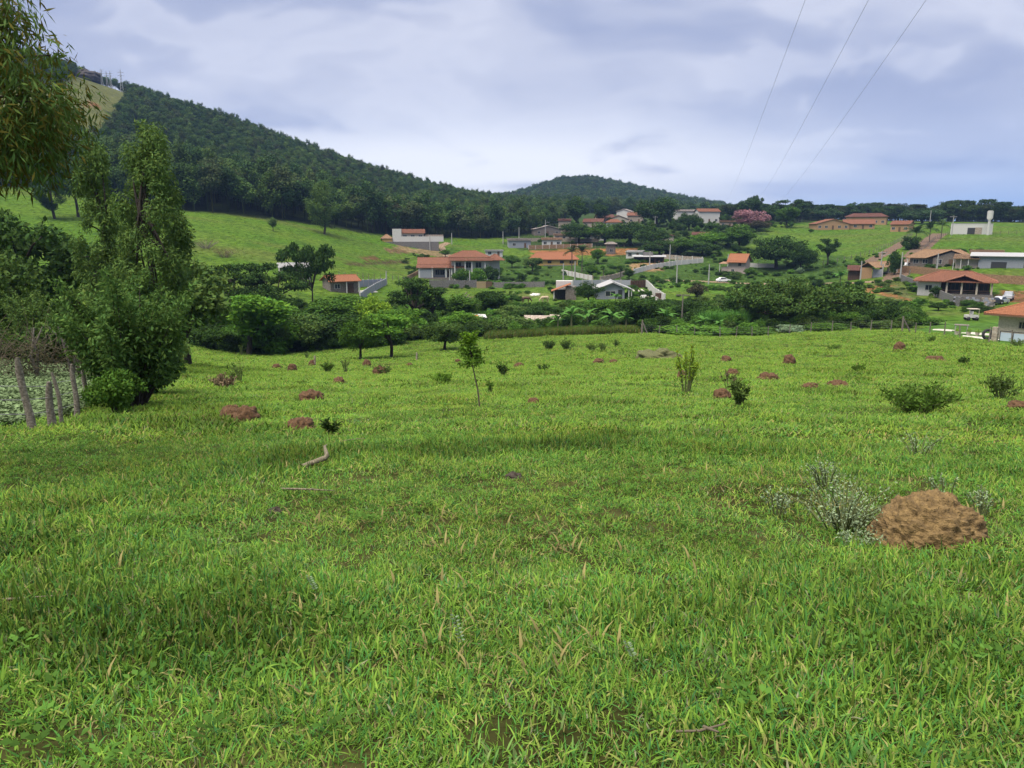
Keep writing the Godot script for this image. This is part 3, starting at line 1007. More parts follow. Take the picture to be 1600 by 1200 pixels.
var pale_zone: Zone
var yard_zone: Zone
var wood_zone: Zone
var scar_zone: Zone
var hill_zone: Zone
var crest_zone: Zone
var stream_zone: Zone
var cloud_a := FastNoiseLite.new()
func sky_color(az: float, el: float) -> Color:
	var a := deg_to_rad(az)
	var e := deg_to_rad(el)
	var q := Vector3(sin(a) * cos(e), 0, -cos(a) * cos(e)) / (sin(e) + 0.2)
	q += Vector3(cloud_a.get_noise_3d(q.x * 1.3, q.z * 1.3, 7.0), 0, cloud_a.get_noise_3d(q.x * 1.3, q.z * 1.3, 27.0)) * 0.35
	var n := cloud_a.get_noise_3d(q.x * 0.9 + 3.0, q.z * 1.2, 0.0)
	var n2 := cloud_a.get_noise_3d(q.x * 2.6 + 11.0, q.z * 3.4, 40.0)
	var t := smoothstep(-0.45, 0.48, n + 0.5 * n2)
	var c := Color(0.355, 0.405, 0.58).lerp(Color(0.60, 0.63, 0.75), t)
	c = c.lerp(Color(0.72, 0.745, 0.85), 0.42 * smoothstep(0.16, 0.36, n2 + 0.35 * n) * smoothstep(0.62, 0.3, n2 + 0.35 * n))
	# the bright gap under the cloud base, low in front, and the clear blue air beyond it to the right
	var band := exp(-pow((el - 4.6) / 3.1, 2.0))
	var glow := band * (0.55 + 0.45 * exp(-pow((az + 3.0) / 17.0, 2.0))) * smoothstep(-0.75, 0.15, n2 + 0.25)
	c = c.lerp(Color(0.98, 0.99, 1.02), clampf(glow * 1.1, 0.0, 1.0) * (1.0 - 0.5 * smoothstep(14.0, 30.0, absf(az))))
	var blue := smoothstep(9.0, 30.0, absf(az)) * exp(-pow(maxf(el - 0.5, 0.0) / 3.4, 2.0))
	c = c.lerp(Color(0.30, 0.47, 0.79), blue * 0.85)
	var bar := cloud_a.get_noise_3d(az * 0.05, el * 0.75, 90.0)
	c = c.lerp(Color(0.42, 0.49, 0.70), 0.6 * smoothstep(0.12, 0.4, bar) * exp(-pow((el - 2.6) / 1.3, 2.0)))
	return c

func _ready() -> void:
	# ---------------- camera, sky, sun, exposure
	rng.seed = 20240611
	var cam := Camera3D.new()
	cam.name = "camera"
	cam.fov = 54.0
	cam.near = 0.05
	cam.far = 6000.0
	cam.position = Vector3(0, EYE, 0)
	cam.rotation_degrees = Vector3(-11.51, 0, 0)
	add_child(cam)
	cam.current = true
	cloud_a.seed = 12; cloud_a.frequency = 0.55; cloud_a.fractal_octaves = 5; cloud_a.noise_type = FastNoiseLite.TYPE_SIMPLEX_SMOOTH
	var w := 2048
	var sky_image := Image.create(w, w / 2, false, Image.FORMAT_RGBF)
	for y in w / 2:
		var el := 90.0 - (y + 0.5) * 360.0 / w
		if el < -1.0:
			sky_image.fill_rect(Rect2i(0, y, w, w / 2 - y), Color(0.22, 0.25, 0.26))
			break
		for x in w: sky_image.set_pixel(x, y, sky_color(wrapf((x + 0.5) * 360.0 / w, -180.0, 180.0), maxf(el, 0.0)))
	var pan := PanoramaSkyMaterial.new()
	pan.panorama = ImageTexture.create_from_image(sky_image)
	var env := Environment.new()
	env.background_mode = Environment.BG_SKY
	env.sky = Sky.new()
	env.sky.sky_material = pan
	env.tonemap_mode = Environment.TONE_MAPPER_LINEAR
	env.tonemap_exposure = 5.0
	env.background_energy_multiplier = 1.13 / 5.0
	env.sdfgi_enabled = true; env.ssao_enabled = true; env.ssil_enabled = true
	env.fog_enabled = true
	env.fog_light_color = Color(0.60, 0.74, 0.98)
	env.fog_density = 0.00012
	var we := WorldEnvironment.new()
	we.name = "world"
	we.environment = env
	add_child(we)
	var sun := DirectionalLight3D.new()
	sun.name = "sun"
	sun.light_energy = 0.5
	sun.light_color = Color(1.0, 0.96, 0.9)
	sun.light_angular_distance = 58.0
	sun.shadow_enabled = true
	add_child(sun)
	sun.look_at_from_position(Vector3.ZERO, -Vector3(-0.26, 0.93, 0.2), Vector3.UP)

	make_materials()
	make_land()
	make_fronds()
	make_protos()
	make_woods()
	make_buildings()
	make_village()
	make_street_things()
	make_trees()
	make_field()
	make_grass()
	make_wires()

func make_materials() -> void:
	tex_fine = noise_tex(0.03, Color(0.72, 0.72, 0.72), Color(1, 1, 1), 1, 5)
	bump_fine = noise_tex(0.05, Color.BLACK, Color.WHITE, 9, 6)
	bump_fine.color_ramp = null
	bump_fine.as_normal_map = true
	bump_fine.bump_strength = 6.0
	tex_blotch = noise_tex(0.012, Color(0.42, 0.40, 0.37), Color(1, 1, 1), 2, 6)
	tex_field = noise_tex(0.02, Color(0.5, 0.55, 0.45), Color(1, 1, 1), 3, 6)
	tex_streak = noise_tex(0.02, Color(0.52, 0.45, 0.4), Color(1, 0.98, 0.95), 5, 5)
	bark = solid(0.075, 0.06, 0.045, 0.95, tex_blotch, 1.5)
	pale_bark = solid(0.26, 0.23, 0.19, 0.95, tex_blotch, 1.5)
	for k in [["grass", 0.46, 0.46, 0.46, 0.7], ["mid", 0.095, 0.18, 0.03, 0.7], ["dark", 0.052, 0.098, 0.024, 0.6], ["bright", 0.15, 0.29, 0.04, 0.8], ["yellow", 0.29, 0.43, 0.05, 0.85], ["spray", 0.12, 0.205, 0.055, 0.75], ["gum", 0.13, 0.2, 0.055, 0.7], ["blue", 0.065, 0.115, 0.05, 0.6],
			["olive", 0.085, 0.14, 0.035, 0.6], ["brown", 0.085, 0.075, 0.045, 0.4], ["dead", 0.2, 0.15, 0.1, 0.3], ["pink", 0.42, 0.2, 0.26, 0.5], ["silver", 0.27, 0.36, 0.23, 0.4], ["far", 1, 1, 1, 0.6], ["banana", 0.085, 0.2, 0.04, 0.7], ["palm", 0.06, 0.11, 0.035, 0.4], ["cane", 0.12, 0.27, 0.06, 0.7]]:
		green[k[0]] = foliage(k[1], k[2], k[3], k[4])
	green.heap = solid(0.2, 0.22, 0.09, 0.95, tex_blotch, 2.0)
	M.white = solid(0.72, 0.71, 0.68, 0.8, tex_fine, 0.35)
	M.offwhite = solid(0.55, 0.52, 0.47, 0.85, tex_streak, 0.25)
	M.pinkish = solid(0.58, 0.47, 0.42, 0.85, tex_fine, 0.3)
	M.grey = solid(0.30, 0.29, 0.29, 0.9, tex_streak, 0.3)
	M.bluegrey = solid(0.36, 0.38, 0.44, 0.9, tex_fine, 0.3)
	M.block = solid(0.33, 0.325, 0.33, 0.92, tex_blotch, 0.5)
	M.darkblock = solid(0.15, 0.14, 0.135, 0.92, tex_blotch, 0.5)
	M.cream = solid(0.62, 0.54, 0.44, 0.85, tex_fine, 0.3)
	M.yellow = solid(0.62, 0.42, 0.13, 0.85, tex_fine, 0.3)
	M.orange = solid(0.48, 0.29, 0.15, 0.85, tex_fine, 0.3)
	M.roof = solid(0.42, 0.175, 0.10, 0.85, tex_blotch, 0.5)
	M.roof_new = solid(0.46, 0.20, 0.10, 0.85, tex_streak, 0.6)
	M.roof_tan = solid(0.42, 0.29, 0.18, 0.85, tex_streak, 0.25)
	M.roof_old = solid(0.25, 0.10, 0.07, 0.88, tex_blotch, 0.3)
	M.roof_grey = solid(0.42, 0.41, 0.42, 0.7, tex_streak, 0.2)
	M.roof_white = solid(0.47, 0.47, 0.47, 0.6, tex_fine, 0.2)
	M.rust = solid(0.16, 0.09, 0.06, 0.85, tex_blotch, 0.5)
	M.wood = solid(0.16, 0.09, 0.05, 0.7, tex_fine, 1.0)
	M.plank = solid(0.42, 0.31, 0.17, 0.8, tex_fine, 1.0)
	M.post = bumpy(solid(0.40, 0.36, 0.30, 0.95, tex_blotch, 2.5), 1.5)
	M.post_pale = solid(0.36, 0.33, 0.29, 0.95, tex_blotch, 1.5)
	M.stone = solid(0.3, 0.28, 0.27, 0.9, tex_blotch, 0.8)
	M.concrete = solid(0.46, 0.46, 0.45, 0.9, tex_fine, 0.8)
	M.paving = solid(0.6, 0.58, 0.5, 0.9, tex_fine, 0.4)
	M.soil = solid(0.33, 0.16, 0.075, 0.95, tex_blotch, 0.25)
	M.hill_dirt = solid(0.24, 0.15, 0.09, 0.95, tex_blotch, 0.2)
	M.track = solid(0.42, 0.30, 0.19, 0.95, tex_blotch, 0.2)
	M.mound = bumpy(solid(0.20, 0.108, 0.05, 0.97, tex_blotch, 2.6), 1.5)
	M.mound_big = bumpy(solid(0.32, 0.215, 0.085, 0.97, tex_blotch, 2.2), 2.5)
	M.dung = solid(0.09, 0.07, 0.055, 0.95, tex_blotch, 4.0)
	M.dead_wood = bumpy(solid(0.36, 0.32, 0.22, 0.9, tex_blotch, 6.0), 1.5)
	M.twig = solid(0.105, 0.085, 0.055, 0.95)
	M.stem = solid(0.09, 0.11, 0.035, 0.9)
	M.banana_stem = solid(0.14, 0.15, 0.06, 0.8)
	M.rock = solid(0.10, 0.085, 0.08, 0.95, tex_blotch, 0.08)
	M.horse_brown = solid(0.085, 0.045, 0.028, 0.7)
	M.horse_pale = solid(0.42, 0.33, 0.22, 0.8)
	M.hair = solid(0.03, 0.022, 0.018, 0.8)
	M.hair_pale = solid(0.55, 0.48, 0.36, 0.8)
	for k in [["dark", 0.03, 0.03, 0.032, 0.6], ["wire", 0.2, 0.2, 0.22, 0.5], ["steel", 0.35, 0.36, 0.37, 0.45], ["tyre", 0.022, 0.022, 0.024, 0.85], ["car_white", 0.78, 0.78, 0.78, 0.25], ["car_silver", 0.42, 0.44, 0.47, 0.3], ["blue_sheet", 0.05, 0.22, 0.6, 0.5], ["orange_sheet", 0.75, 0.24, 0.09, 0.6], ["glass", 0.03, 0.035, 0.045, 0.12], ["pool", 0.42, 0.5, 0.6, 0.15]]:
		M[k[0]] = solid(k[1], k[2], k[3], k[4])

func make_land() -> void:
	wob.seed = 3; wob.frequency = 0.35; wob.fractal_octaves = 3
	mottle.seed = 8; mottle.frequency = 0.02; mottle.fractal_octaves = 4
	lush.seed = 21; lush.frequency = 0.16; lush.fractal_octaves = 3
	survey([Vector3(-39.3, 40, -4.02), Vector3(-39.2, 60, -5.64), Vector3(-39, 80, -5.67), Vector3(-38.8, 120, -5.76), Vector3(-38.5, 180, -3.02), Vector3(-38.3, 250, 3.99), Vector3(-38, 330, 16.27), Vector3(-37.6, 450, 46.91)])
	survey([Vector3(-37, 640, 120.72), Vector3(-31.1, 40, -4.54), Vector3(-31, 60, -6.4), Vector3(-30.9, 80, -7.13), Vector3(-30.7, 120, -7.83), Vector3(-30.4, 180, -5.42), Vector3(-30.2, 250, 3.36), Vector3(-30, 330, 15.45)])
	survey([Vector3(-29.6, 450, 46.76), Vector3(-29.2, 690, 118.54), Vector3(-29.5, 1000, 132.37), Vector3(-26.8, 690, 110.03), Vector3(-27.1, 1000, 114.77), Vector3(-25.3, 265, 3.55), Vector3(-25.2, 320, 10.98), Vector3(-24.9, 480, 43.35)])
	survey([Vector3(-24.7, 680, 100.08), Vector3(-24.8, 1000, 116.96), Vector3(-22.1, 45, -6.35), Vector3(-22.1, 70, -9.8), Vector3(-22, 90, -12.18), Vector3(-22, 105, -13.13), Vector3(-21.8, 125, -12.46), Vector3(-21.7, 150, -11.13)])
	survey([Vector3(-21.6, 195, -7.36), Vector3(-21.4, 240, -1.14), Vector3(-21.3, 300, 7.05), Vector3(-21.1, 450, 33.62), Vector3(-20.8, 660, 85.71), Vector3(-20.9, 1000, 98.5), Vector3(-14.5, 80, -11.47), Vector3(-14.5, 95, -13.28)])
	survey([Vector3(-14.4, 107, -13.9), Vector3(-14.3, 130, -13.66), Vector3(-14.3, 155, -13.14), Vector3(-14.2, 195, -10.26), Vector3(-14.1, 240, -6.04), Vector3(-14, 315, 3.09), Vector3(-13.9, 450, 21.01), Vector3(-13.8, 645, 56.78)])
	survey([Vector3(-13.9, 1000, 60.24), Vector3(-8.8, 65, -9.91), Vector3(-8.8, 92, -12.79), Vector3(-8.8, 108, -13.63), Vector3(-8.7, 130, -13.75), Vector3(-8.7, 150, -14.21), Vector3(-8.7, 180, -13.75), Vector3(-8.6, 215, -13.34)])
	survey([Vector3(-8.6, 260, -11.1), Vector3(-8.5, 325, -3.39), Vector3(-8.5, 400, 4.82), Vector3(-8.5, 500, 15.23), Vector3(-8.4, 640, 39.33), Vector3(-8.5, 1000, 37.62), Vector3(1, 70, -9.9), Vector3(1, 95, -12.11)])
	survey([Vector3(1, 108, -13.24), Vector3(1, 130, -13.81), Vector3(1, 170, -14.22), Vector3(1, 200, -13.63), Vector3(1, 245, -13.98), Vector3(1, 285, -10.59), Vector3(1, 345, -6.31), Vector3(1, 410, 0.93)])
	survey([Vector3(1, 500, 8.51), Vector3(0.9, 640, 19.24), Vector3(0.9, 850, 22.29), Vector3(0.9, 1300, 56.24), Vector3(0.9, 2200, 55.14), Vector3(4.2, 1300, 83), Vector3(4.3, 850, 22.23), Vector3(4.2, 2200, 90.3)])
	survey([Vector3(9.7, 70, -9.14), Vector3(9.7, 96, -11.33), Vector3(9.7, 108, -12.67), Vector3(9.7, 130, -13.38), Vector3(9.6, 170, -13.71), Vector3(9.6, 200, -13.09), Vector3(9.6, 238, -13.91), Vector3(9.5, 262, -11.17)])
	survey([Vector3(9.5, 300, -9.09), Vector3(9.5, 340, -6.09), Vector3(9.5, 395, 0.01), Vector3(9.4, 480, 6.99), Vector3(9.4, 600, 13.14), Vector3(9.4, 850, 16.59), Vector3(9.4, 1300, 60.65), Vector3(9.4, 2200, 54.43)])
	survey([Vector3(16.7, 72, -9.31), Vector3(16.7, 98, -11.71), Vector3(16.7, 110, -12.89), Vector3(16.6, 130, -13.28), Vector3(16.5, 170, -13.56), Vector3(16.5, 200, -13.49), Vector3(16.4, 247, -14.26), Vector3(16.4, 275, -11.87)])
	survey([Vector3(16.3, 310, -8.17), Vector3(16.3, 350, -2.52), Vector3(16.2, 415, 3.55), Vector3(16.2, 500, 8.63), Vector3(16.2, 620, 8.86), Vector3(16.2, 850, 11.56), Vector3(16.2, 1300, 29.97), Vector3(16.2, 2200, 27.37)])
	survey([Vector3(23.2, 75, -8.95), Vector3(23.1, 104, -11.13), Vector3(23.1, 118, -12.38), Vector3(23.1, 135, -12.92), Vector3(23, 170, -13.36), Vector3(22.9, 205, -13.42), Vector3(22.9, 247, -13.45), Vector3(22.8, 272, -10.79)])
	survey([Vector3(22.7, 310, -6.84), Vector3(22.6, 390, -0.16), Vector3(22.5, 470, 5.84), Vector3(22.5, 560, 9.17), Vector3(22.6, 850, 6.71), Vector3(22.6, 2200, 18.14), Vector3(29.2, 68, -7.64), Vector3(29.1, 92, -9.45)])
	survey([Vector3(29, 108, -10.81), Vector3(29, 130, -12.08), Vector3(28.9, 160, -12.86), Vector3(28.8, 188, -13.17), Vector3(28.8, 215, -12.12), Vector3(28.7, 240, -10.21), Vector3(28.6, 272, -7.82), Vector3(28.5, 310, -4.65)])
	survey([Vector3(28.4, 390, 0.76), Vector3(28.4, 470, 5.3), Vector3(28.3, 560, 7.61), Vector3(28.4, 850, 4.65), Vector3(28.4, 2200, 17.36), Vector3(34.3, 45, -5.32), Vector3(34.1, 84, -9.1), Vector3(34.1, 102, -10.45)])
	survey([Vector3(34, 120, -11.22), Vector3(33.9, 150, -12.52), Vector3(33.8, 182, -12.98), Vector3(33.7, 210, -12.29), Vector3(33.6, 240, -8.94), Vector3(33.5, 265, -7.11), Vector3(33.5, 300, -4.96), Vector3(33.3, 380, 0.05)])
	survey([Vector3(33.3, 470, 4.8), Vector3(33.3, 560, 6.93), Vector3(33.3, 850, 2.76), Vector3(33.3, 2200, 13.58), Vector3(43.4, 85, -8.02), Vector3(43.2, 110, -9.14), Vector3(43.1, 160, -11.06), Vector3(42.9, 220, -11.08)])
	survey([Vector3(42.7, 300, -7.46), Vector3(42.5, 400, -1.29), Vector3(42.4, 600, 4.48), Vector3(42.5, 850, 2.62), Vector3(42.4, 2200, 12.18), Vector3(-60, 3, -0.23), Vector3(-60, 9, -0.68), Vector3(-60, 22, -1.65)])
	survey([Vector3(-40, 3, -0.34), Vector3(-40, 9, -1.03), Vector3(-40, 22, -2.53), Vector3(-20, 3, -0.42), Vector3(-20, 9, -1.27), Vector3(-20, 22, -3.1), Vector3(0, 3, -0.45), Vector3(0, 9, -1.35)])
	survey([Vector3(0, 22, -3.3), Vector3(20, 3, -0.42), Vector3(20, 9, -1.27), Vector3(20, 22, -3.1), Vector3(40, 3, -0.34), Vector3(40, 9, -1.03), Vector3(40, 22, -2.53), Vector3(60, 3, -0.23)])
	survey([Vector3(60, 9, -0.68), Vector3(60, 22, -1.65), Vector3(-60, 45, -3.38), Vector3(60, 45, -3.38)])
	spline()
	stream_zone = zone(Color(0.045, 0.075, 0.02), [Vector2(-47.41, -92.56), Vector2(-41.8, -103.91), Vector2(-32.44, -108.24), Vector2(-16.15, -104.76), Vector2(0, -106), Vector2(18.03, -105.47), Vector2(30.98, -103.46), Vector2(44.39, -103.92), Vector2(54.01, -100.4), Vector2(70.84, -132.22), Vector2(54.3, -141.97), Vector2(32.36, -146.47), Vector2(12.53, -147.47), Vector2(-13.12, -154.44), Vector2(-37.52, -147.3), Vector2(-63.42, -124.81)], 4.0)
	zone(Color(0.12, 0.20, 0.035), [Vector2(-1.34, -157.99), Vector2(9.02, -151.73), Vector2(24.51, -156.09), Vector2(30.88, -197.6), Vector2(-1.73, -204.99)], 3.0)
	zone(Color(0.17, 0.21, 0.06), [Vector2(0, -180), Vector2(10.53, -177.69), Vector2(11.34, -191.66), Vector2(0, -195)], 4.0)
	zone(Color(0.15, 0.17, 0.06), [Vector2(-13.73, -134.3), Vector2(-4.43, -129.92), Vector2(-11.24, -189.67), Vector2(-27.03, -167.84)], 5.0)
	zone(Color(0.065, 0.12, 0.026), [Vector2(-20.53, -221.05), Vector2(35.98, -202.83), Vector2(100.34, -224.61), Vector2(121.73, -274.19), Vector2(76.02, -302.6), Vector2(20.08, -299.33), Vector2(-27.49, -328.85)], 9.0)
	zone(Color(0.055, 0.09, 0.025), [Vector2(-2.88, -344.99), Vector2(52.01, -295.46), Vector2(83.11, -300.73), Vector2(108.3, -332.82), Vector2(197.13, -608.88), Vector2(0, -640)], 9.0)
	zone(Color(0.10, 0.075, 0.04), [Vector2(-50.81, -232.84), Vector2(-46.27, -262.69), Vector2(-37.65, -284.2), Vector2(-36.87, -278.17), Vector2(-44.92, -254.82), Vector2(-49.26, -225.56)], 1.5)
	zone(Color(0.16, 0.09, 0.05), [Vector2(-51.53, -261.74), Vector2(-46.99, -274.91), Vector2(-46.44, -266.28), Vector2(-49.66, -255.29)], 1.5)
	zone(Color(0.19, 0.12, 0.07), [Vector2(-49.51, -296.1), Vector2(-32.51, -324.07), Vector2(-33.72, -309.97), Vector2(-46.68, -287.49)], 2.0)
	zone(Color(0.11, 0.21, 0.03), [Vector2(38.77, -191.11), Vector2(55.37, -181.75), Vector2(69.76, -229.64), Vector2(47.6, -235.23)], 5.0)
	zone(Color(0.13, 0.25, 0.03), [Vector2(65.25, -156.98), Vector2(71.87, -148.52), Vector2(95.9, -192.43), Vector2(95.93, -214.53), Vector2(86.04, -207.9)], 5.0)
	zone(Color(0.14, 0.15, 0.06), [Vector2(81.02, -166.31), Vector2(85.86, -158.21), Vector2(103.83, -205.23), Vector2(99.81, -209.43)], 4.0)
	zone(M.soil.albedo_color.srgb_to_linear(), [Vector2(95.46, -203.75), Vector2(100.74, -198.95), Vector2(91.79, -188.88), Vector2(86.33, -159.09), Vector2(83.54, -159.44), Vector2(87.96, -188.49)], 2.5)
	zone(Color(0.34, 0.155, 0.07), [Vector2(10.22, -304.83), Vector2(26.29, -313.9), Vector2(51.54, -307.71), Vector2(55.74, -333.37), Vector2(36.95, -340), Vector2(8.4, -334.89)], 4.0)
	zone(Color(0.36, 0.22, 0.13), [Vector2(39.67, -254.93), Vector2(50.8, -257.03), Vector2(59.53, -283.82), Vector2(44.41, -278.48)], 3.0)
	zone(Color(0.22, 0.11, 0.06), [Vector2(99.9, -159.26), Vector2(106.78, -149.84), Vector2(122.74, -172.86), Vector2(115.1, -178.03)], 3.0)
	zone(Color(0.28, 0.2, 0.12), [Vector2(-50.27, -300.83), Vector2(-25.06, -298.95), Vector2(-26.52, -316.89), Vector2(-47.27, -314.47)], 3.0)
	yard_zone = zone(Color(0.10, 0.20, 0.035), [Vector2(50.55, -95.44), Vector2(49, -84.87), Vector2(49.23, -71.73), Vector2(54.72, -63.73), Vector2(97.24, -114.21), Vector2(76.63, -112.36), Vector2(64.48, -112.88)], 1.0)
	pale_zone = zone(Color(0.21, 0.25, 0.16), [Vector2(-11.83, -11.18), Vector2(-10.82, -13.71), Vector2(-9.98, -14.8), Vector2(-9.93, -15.65), Vector2(-10.4, -17.78), Vector2(-14.75, -25.86), Vector2(-20.64, -36.05), Vector2(-24.92, -32.1), Vector2(-35.36, -34.17)], 1.0)
	wood_zone = zone(Color(0.03, 0.042, 0.018), [Vector2(-221.18, -244.9), Vector2(-174.26, -286.11), Vector2(-152.21, -283.75), Vector2(-117.81, -284.58), Vector2(-93.21, -295.66), Vector2(-73.02, -313.61), Vector2(-56.2, -337.35), Vector2(-30.41, -364.73), Vector2(6.6, -395.95), Vector2(21.43, -429.47), Vector2(38.71, -518.56), Vector2(54.2, -818.21), Vector2(-379.54, -726.88), Vector2(-537.58, -619.2)], 6.0)
	scar_zone = zone(Color(0.15, 0.155, 0.06), [Vector2(-247.37, -345.59), Vector2(-219.35, -364.02), Vector2(-205.98, -388.81), Vector2(-235.85, -463.44), Vector2(-277.15, -576.88), Vector2(-312.41, -654.24), Vector2(-342.69, -638.9), Vector2(-295.01, -522.46), Vector2(-300.16, -424.62)], 10.0)
	zone(Color(0.28, 0.13, 0.07), [Vector2(-263.06, -494.37), Vector2(-254.77, -493.07), Vector2(-264.25, -510.68), Vector2(-271.21, -510.42)], 6.0)
	hill_zone = zone(Color(0.03, 0.045, 0.02), [Vector2(-112.49, -852.61), Vector2(52.83, -637.82), Vector2(104.67, -631.38), Vector2(173.82, -615.94), Vector2(291.54, -701.86), Vector2(544.38, -1311.51), Vector2(-186.29, -1407.73)], 8.0)
	crest_zone = zone(Color(0.035, 0.05, 0.02), [Vector2(126.78, -462.95), Vector2(161.73, -432.77), Vector2(199.28, -480.3), Vector2(228.83, -444.56), Vector2(245.82, -435.4), Vector2(276.68, -416.47), Vector2(328.81, -376.68), Vector2(447.11, -512.34), Vector2(169.12, -679.26)], 6.0)
	make_ground()
	var road := setting("road", strip([Vector2(39.58, -234.69), Vector2(49.7, -235.82), Vector2(65.29, -234.58), Vector2(80.51, -227.15), Vector2(93.28, -221.13), Vector2(98.57, -214.43), Vector2(102.08, -209.45), Vector2(107.19, -210.26)], 4.2, 0.09, M.track), "pale dirt road running level along the valley side")
	setting("hill_track", strip([Vector2(105.05, -209.1), Vector2(114.66, -225.71), Vector2(123.78, -240.17), Vector2(134.17, -255.86), Vector2(148.07, -276.79), Vector2(165.92, -304.14), Vector2(185.5, -333.45)], 8.0, 0.12, M.hill_dirt), "brown dirt track climbing the right hill between fences")
	setting("earth_bank", strip([Vector2(116.36, -251.1), Vector2(128.87, -267.13), Vector2(143.7, -286.59), Vector2(163.9, -314.99)], 6.0, 0.12, M.hill_dirt), "bare brown earth bank running up beside the line of pale posts")
	setting("farm_track", strip([Vector2(-25.45, -288.88), Vector2(-26.12, -308.9), Vector2(-31.21, -333.54), Vector2(-29.11, -348.79)], 4.0, 0.09, M.track), "orange dirt track climbing towards the house by the wood")

func make_woods() -> void:
	var crowns := [far_crown(10, 7.0, 0), far_crown(10.5, 6.5, 0), far_crown(9.5, 8.0, 0), far_crown(10.5, 7.0, 1), far_crown(9, 7.5, 0)]
	var tints := [Color(0.06, 0.105, 0.03), Color(0.045, 0.085, 0.03), Color(0.075, 0.12, 0.033), Color(0.05, 0.09, 0.036), Color(0.09, 0.135, 0.038), Color(0.07, 0.09, 0.04)]
	var places := []
	for i in 8200:
		var d := sqrt(lerpf(305.0 ** 2, 760.0 ** 2, rng.randf()))
		var p := polar(deg_to_rad(rng.randf_range(-42.0, 4.5)), d)
		if not inside(wood_zone, p) or inside(scar_zone, p): continue
		var lower := 1.0 - smoothstep(320.0, 480.0, d)
		var s := rng.randf_range(0.68, 1.1) * (1.0 + 0.85 * lower)
		places.append([stand(p, s, s * rng.randf_range(0.85, 1.15)), tints[rng.randi() % 6] * rng.randf_range(0.9, 1.6)])
	scatter("forest", "dense wood of gum trees covering the left mountainside", crowns, places)
	places = []
	for i in 11000:
		var d := sqrt(lerpf(640.0 ** 2, 1420.0 ** 2, rng.randf()))
		var p := polar(deg_to_rad(rng.randf_range(-9.0, 23.0)), d)
		if not inside(hill_zone, p): continue
		var s := rng.randf_range(0.9, 1.45)
		places.append([stand(p, s * 1.25, s), tints[rng.randi() % 6] * rng.randf_range(0.9, 1.35)])
	scatter("forest", "bluish wood covering the far rounded hill", crowns, places)
	places = []
	for i in 3000:
		var d := sqrt(lerpf(465.0 ** 2, 690.0 ** 2, rng.randf()))
		var p := polar(deg_to_rad(rng.randf_range(13.0, 41.0)), d)
		if not inside(crest_zone, p): continue
		var s := rng.randf_range(0.4, 1.05) * (0.85 + 0.6 * lush.get_noise_1d(p.x * 0.16))
		places.append([stand(p, s, s), tints[rng.randi() % 6] * rng.randf_range(0.6, 1.0)])
	scatter("forest", "dark belt of trees along the crest at the right", [far_crown(10, 8.0, 2), far_crown(11, 9.0, 2), crowns[0], far_crown(9, 8.0, 2)], places)
	# growth in the hollow and on the valley sides
	var shrubs: Array[Mesh] = []
	for k in ["bush0", "bush1", "round0"]:
		var src: ArrayMesh = protos[k].crown
		var cp: ArrayMesh = src.duplicate()
		cp.surface_set_material(0, green.far)
		shrubs.append(cp)
	var st2 := [Color(0.065, 0.125, 0.028), Color(0.09, 0.175, 0.035), Color(0.12, 0.235, 0.04), Color(0.05, 0.09, 0.024), Color(0.1, 0.15, 0.04)]
	places = []
	for i in 1500:
		var d := rng.randf_range(104.0, 153.0)
		var p := polar(deg_to_rad(rng.randf_range(-27.0, 30.0)), d)
		if not inside(stream_zone, p): continue
		if d < 124.0 and p.x > 3.0 and p.x < 42.0 and rng.randf() < 0.6: continue
		var s := rng.randf_range(0.4, 0.95)
		places.append([stand(p, s, s * rng.randf_range(0.8, 1.1)), st2[rng.randi() % 5] * rng.randf_range(0.75, 1.5)])
	var foot := []
	for i in 260:
		var p := polar(deg_to_rad(rng.randf_range(-23.5, -8.5)), rng.randf_range(99.0, 112.0))
		var s := rng.randf_range(0.45, 0.85)
		foot.append([stand(p, s * 1.2, s), st2[rng.randi() % 4] * rng.randf_range(0.6, 1.1)])
	scatter("undergrowth", "dark bushes filling the foot of the bottom tree line at the left", [shrubs[0], shrubs[1]], foot)
	scatter("undergrowth", "tangled green shrubs filling the hollow along the stream", [shrubs[0], shrubs[1]], places)
	places = []
	for i in 2600:
		var d := sqrt(lerpf(155.0 ** 2, 300.0 ** 2, rng.randf()))
		var p := polar(deg_to_rad(rng.randf_range(-8.0, 32.0)), d)
		if mottle.get_noise_2d(p.x * 2.2 + 60.0, p.y * 2.2) < 0.04: continue
		var s := rng.randf_range(0.12, 0.24) if rng.randf() < 0.6 else rng.randf_range(0.25, 0.55)
		places.append([stand(p, s * rng.randf_range(1.1, 1.9), s), st2[rng.randi() % 5] * rng.randf_range(0.9, 1.4)])
	scatter("undergrowth", "low weedy shrubs dotted between the valley houses", [shrubs[0], shrubs[1]], places)
	places = []
	for i in 760:
		var d := rng.randf_range(300.0, 480.0)
		var p := polar(deg_to_rad(rng.randf_range(0.5, 20.0)), d)
		if d < 345.0 and rad_to_deg(atan2(p.x, -p.y)) < 9.0: continue
		if d < 462.0 and rad_to_deg(atan2(p.x, -p.y)) < 9.6 and rng.randf() < 0.85: continue
		if d < 410.0 and rad_to_deg(atan2(p.x, -p.y)) > 17.0: continue
		var s := rng.randf_range(0.35, 0.75)
		places.append([stand(p, s, s), st2[rng.randi() % 5] * rng.randf_range(0.6, 1.1)])
	scatter("undergrowth", "garden trees and bushes massed among the hilltop houses", [shrubs[2], shrubs[0]], places)
	places = []
	var tuss := tuft(16, 0.22, 0.3, 0.03, 1.2)
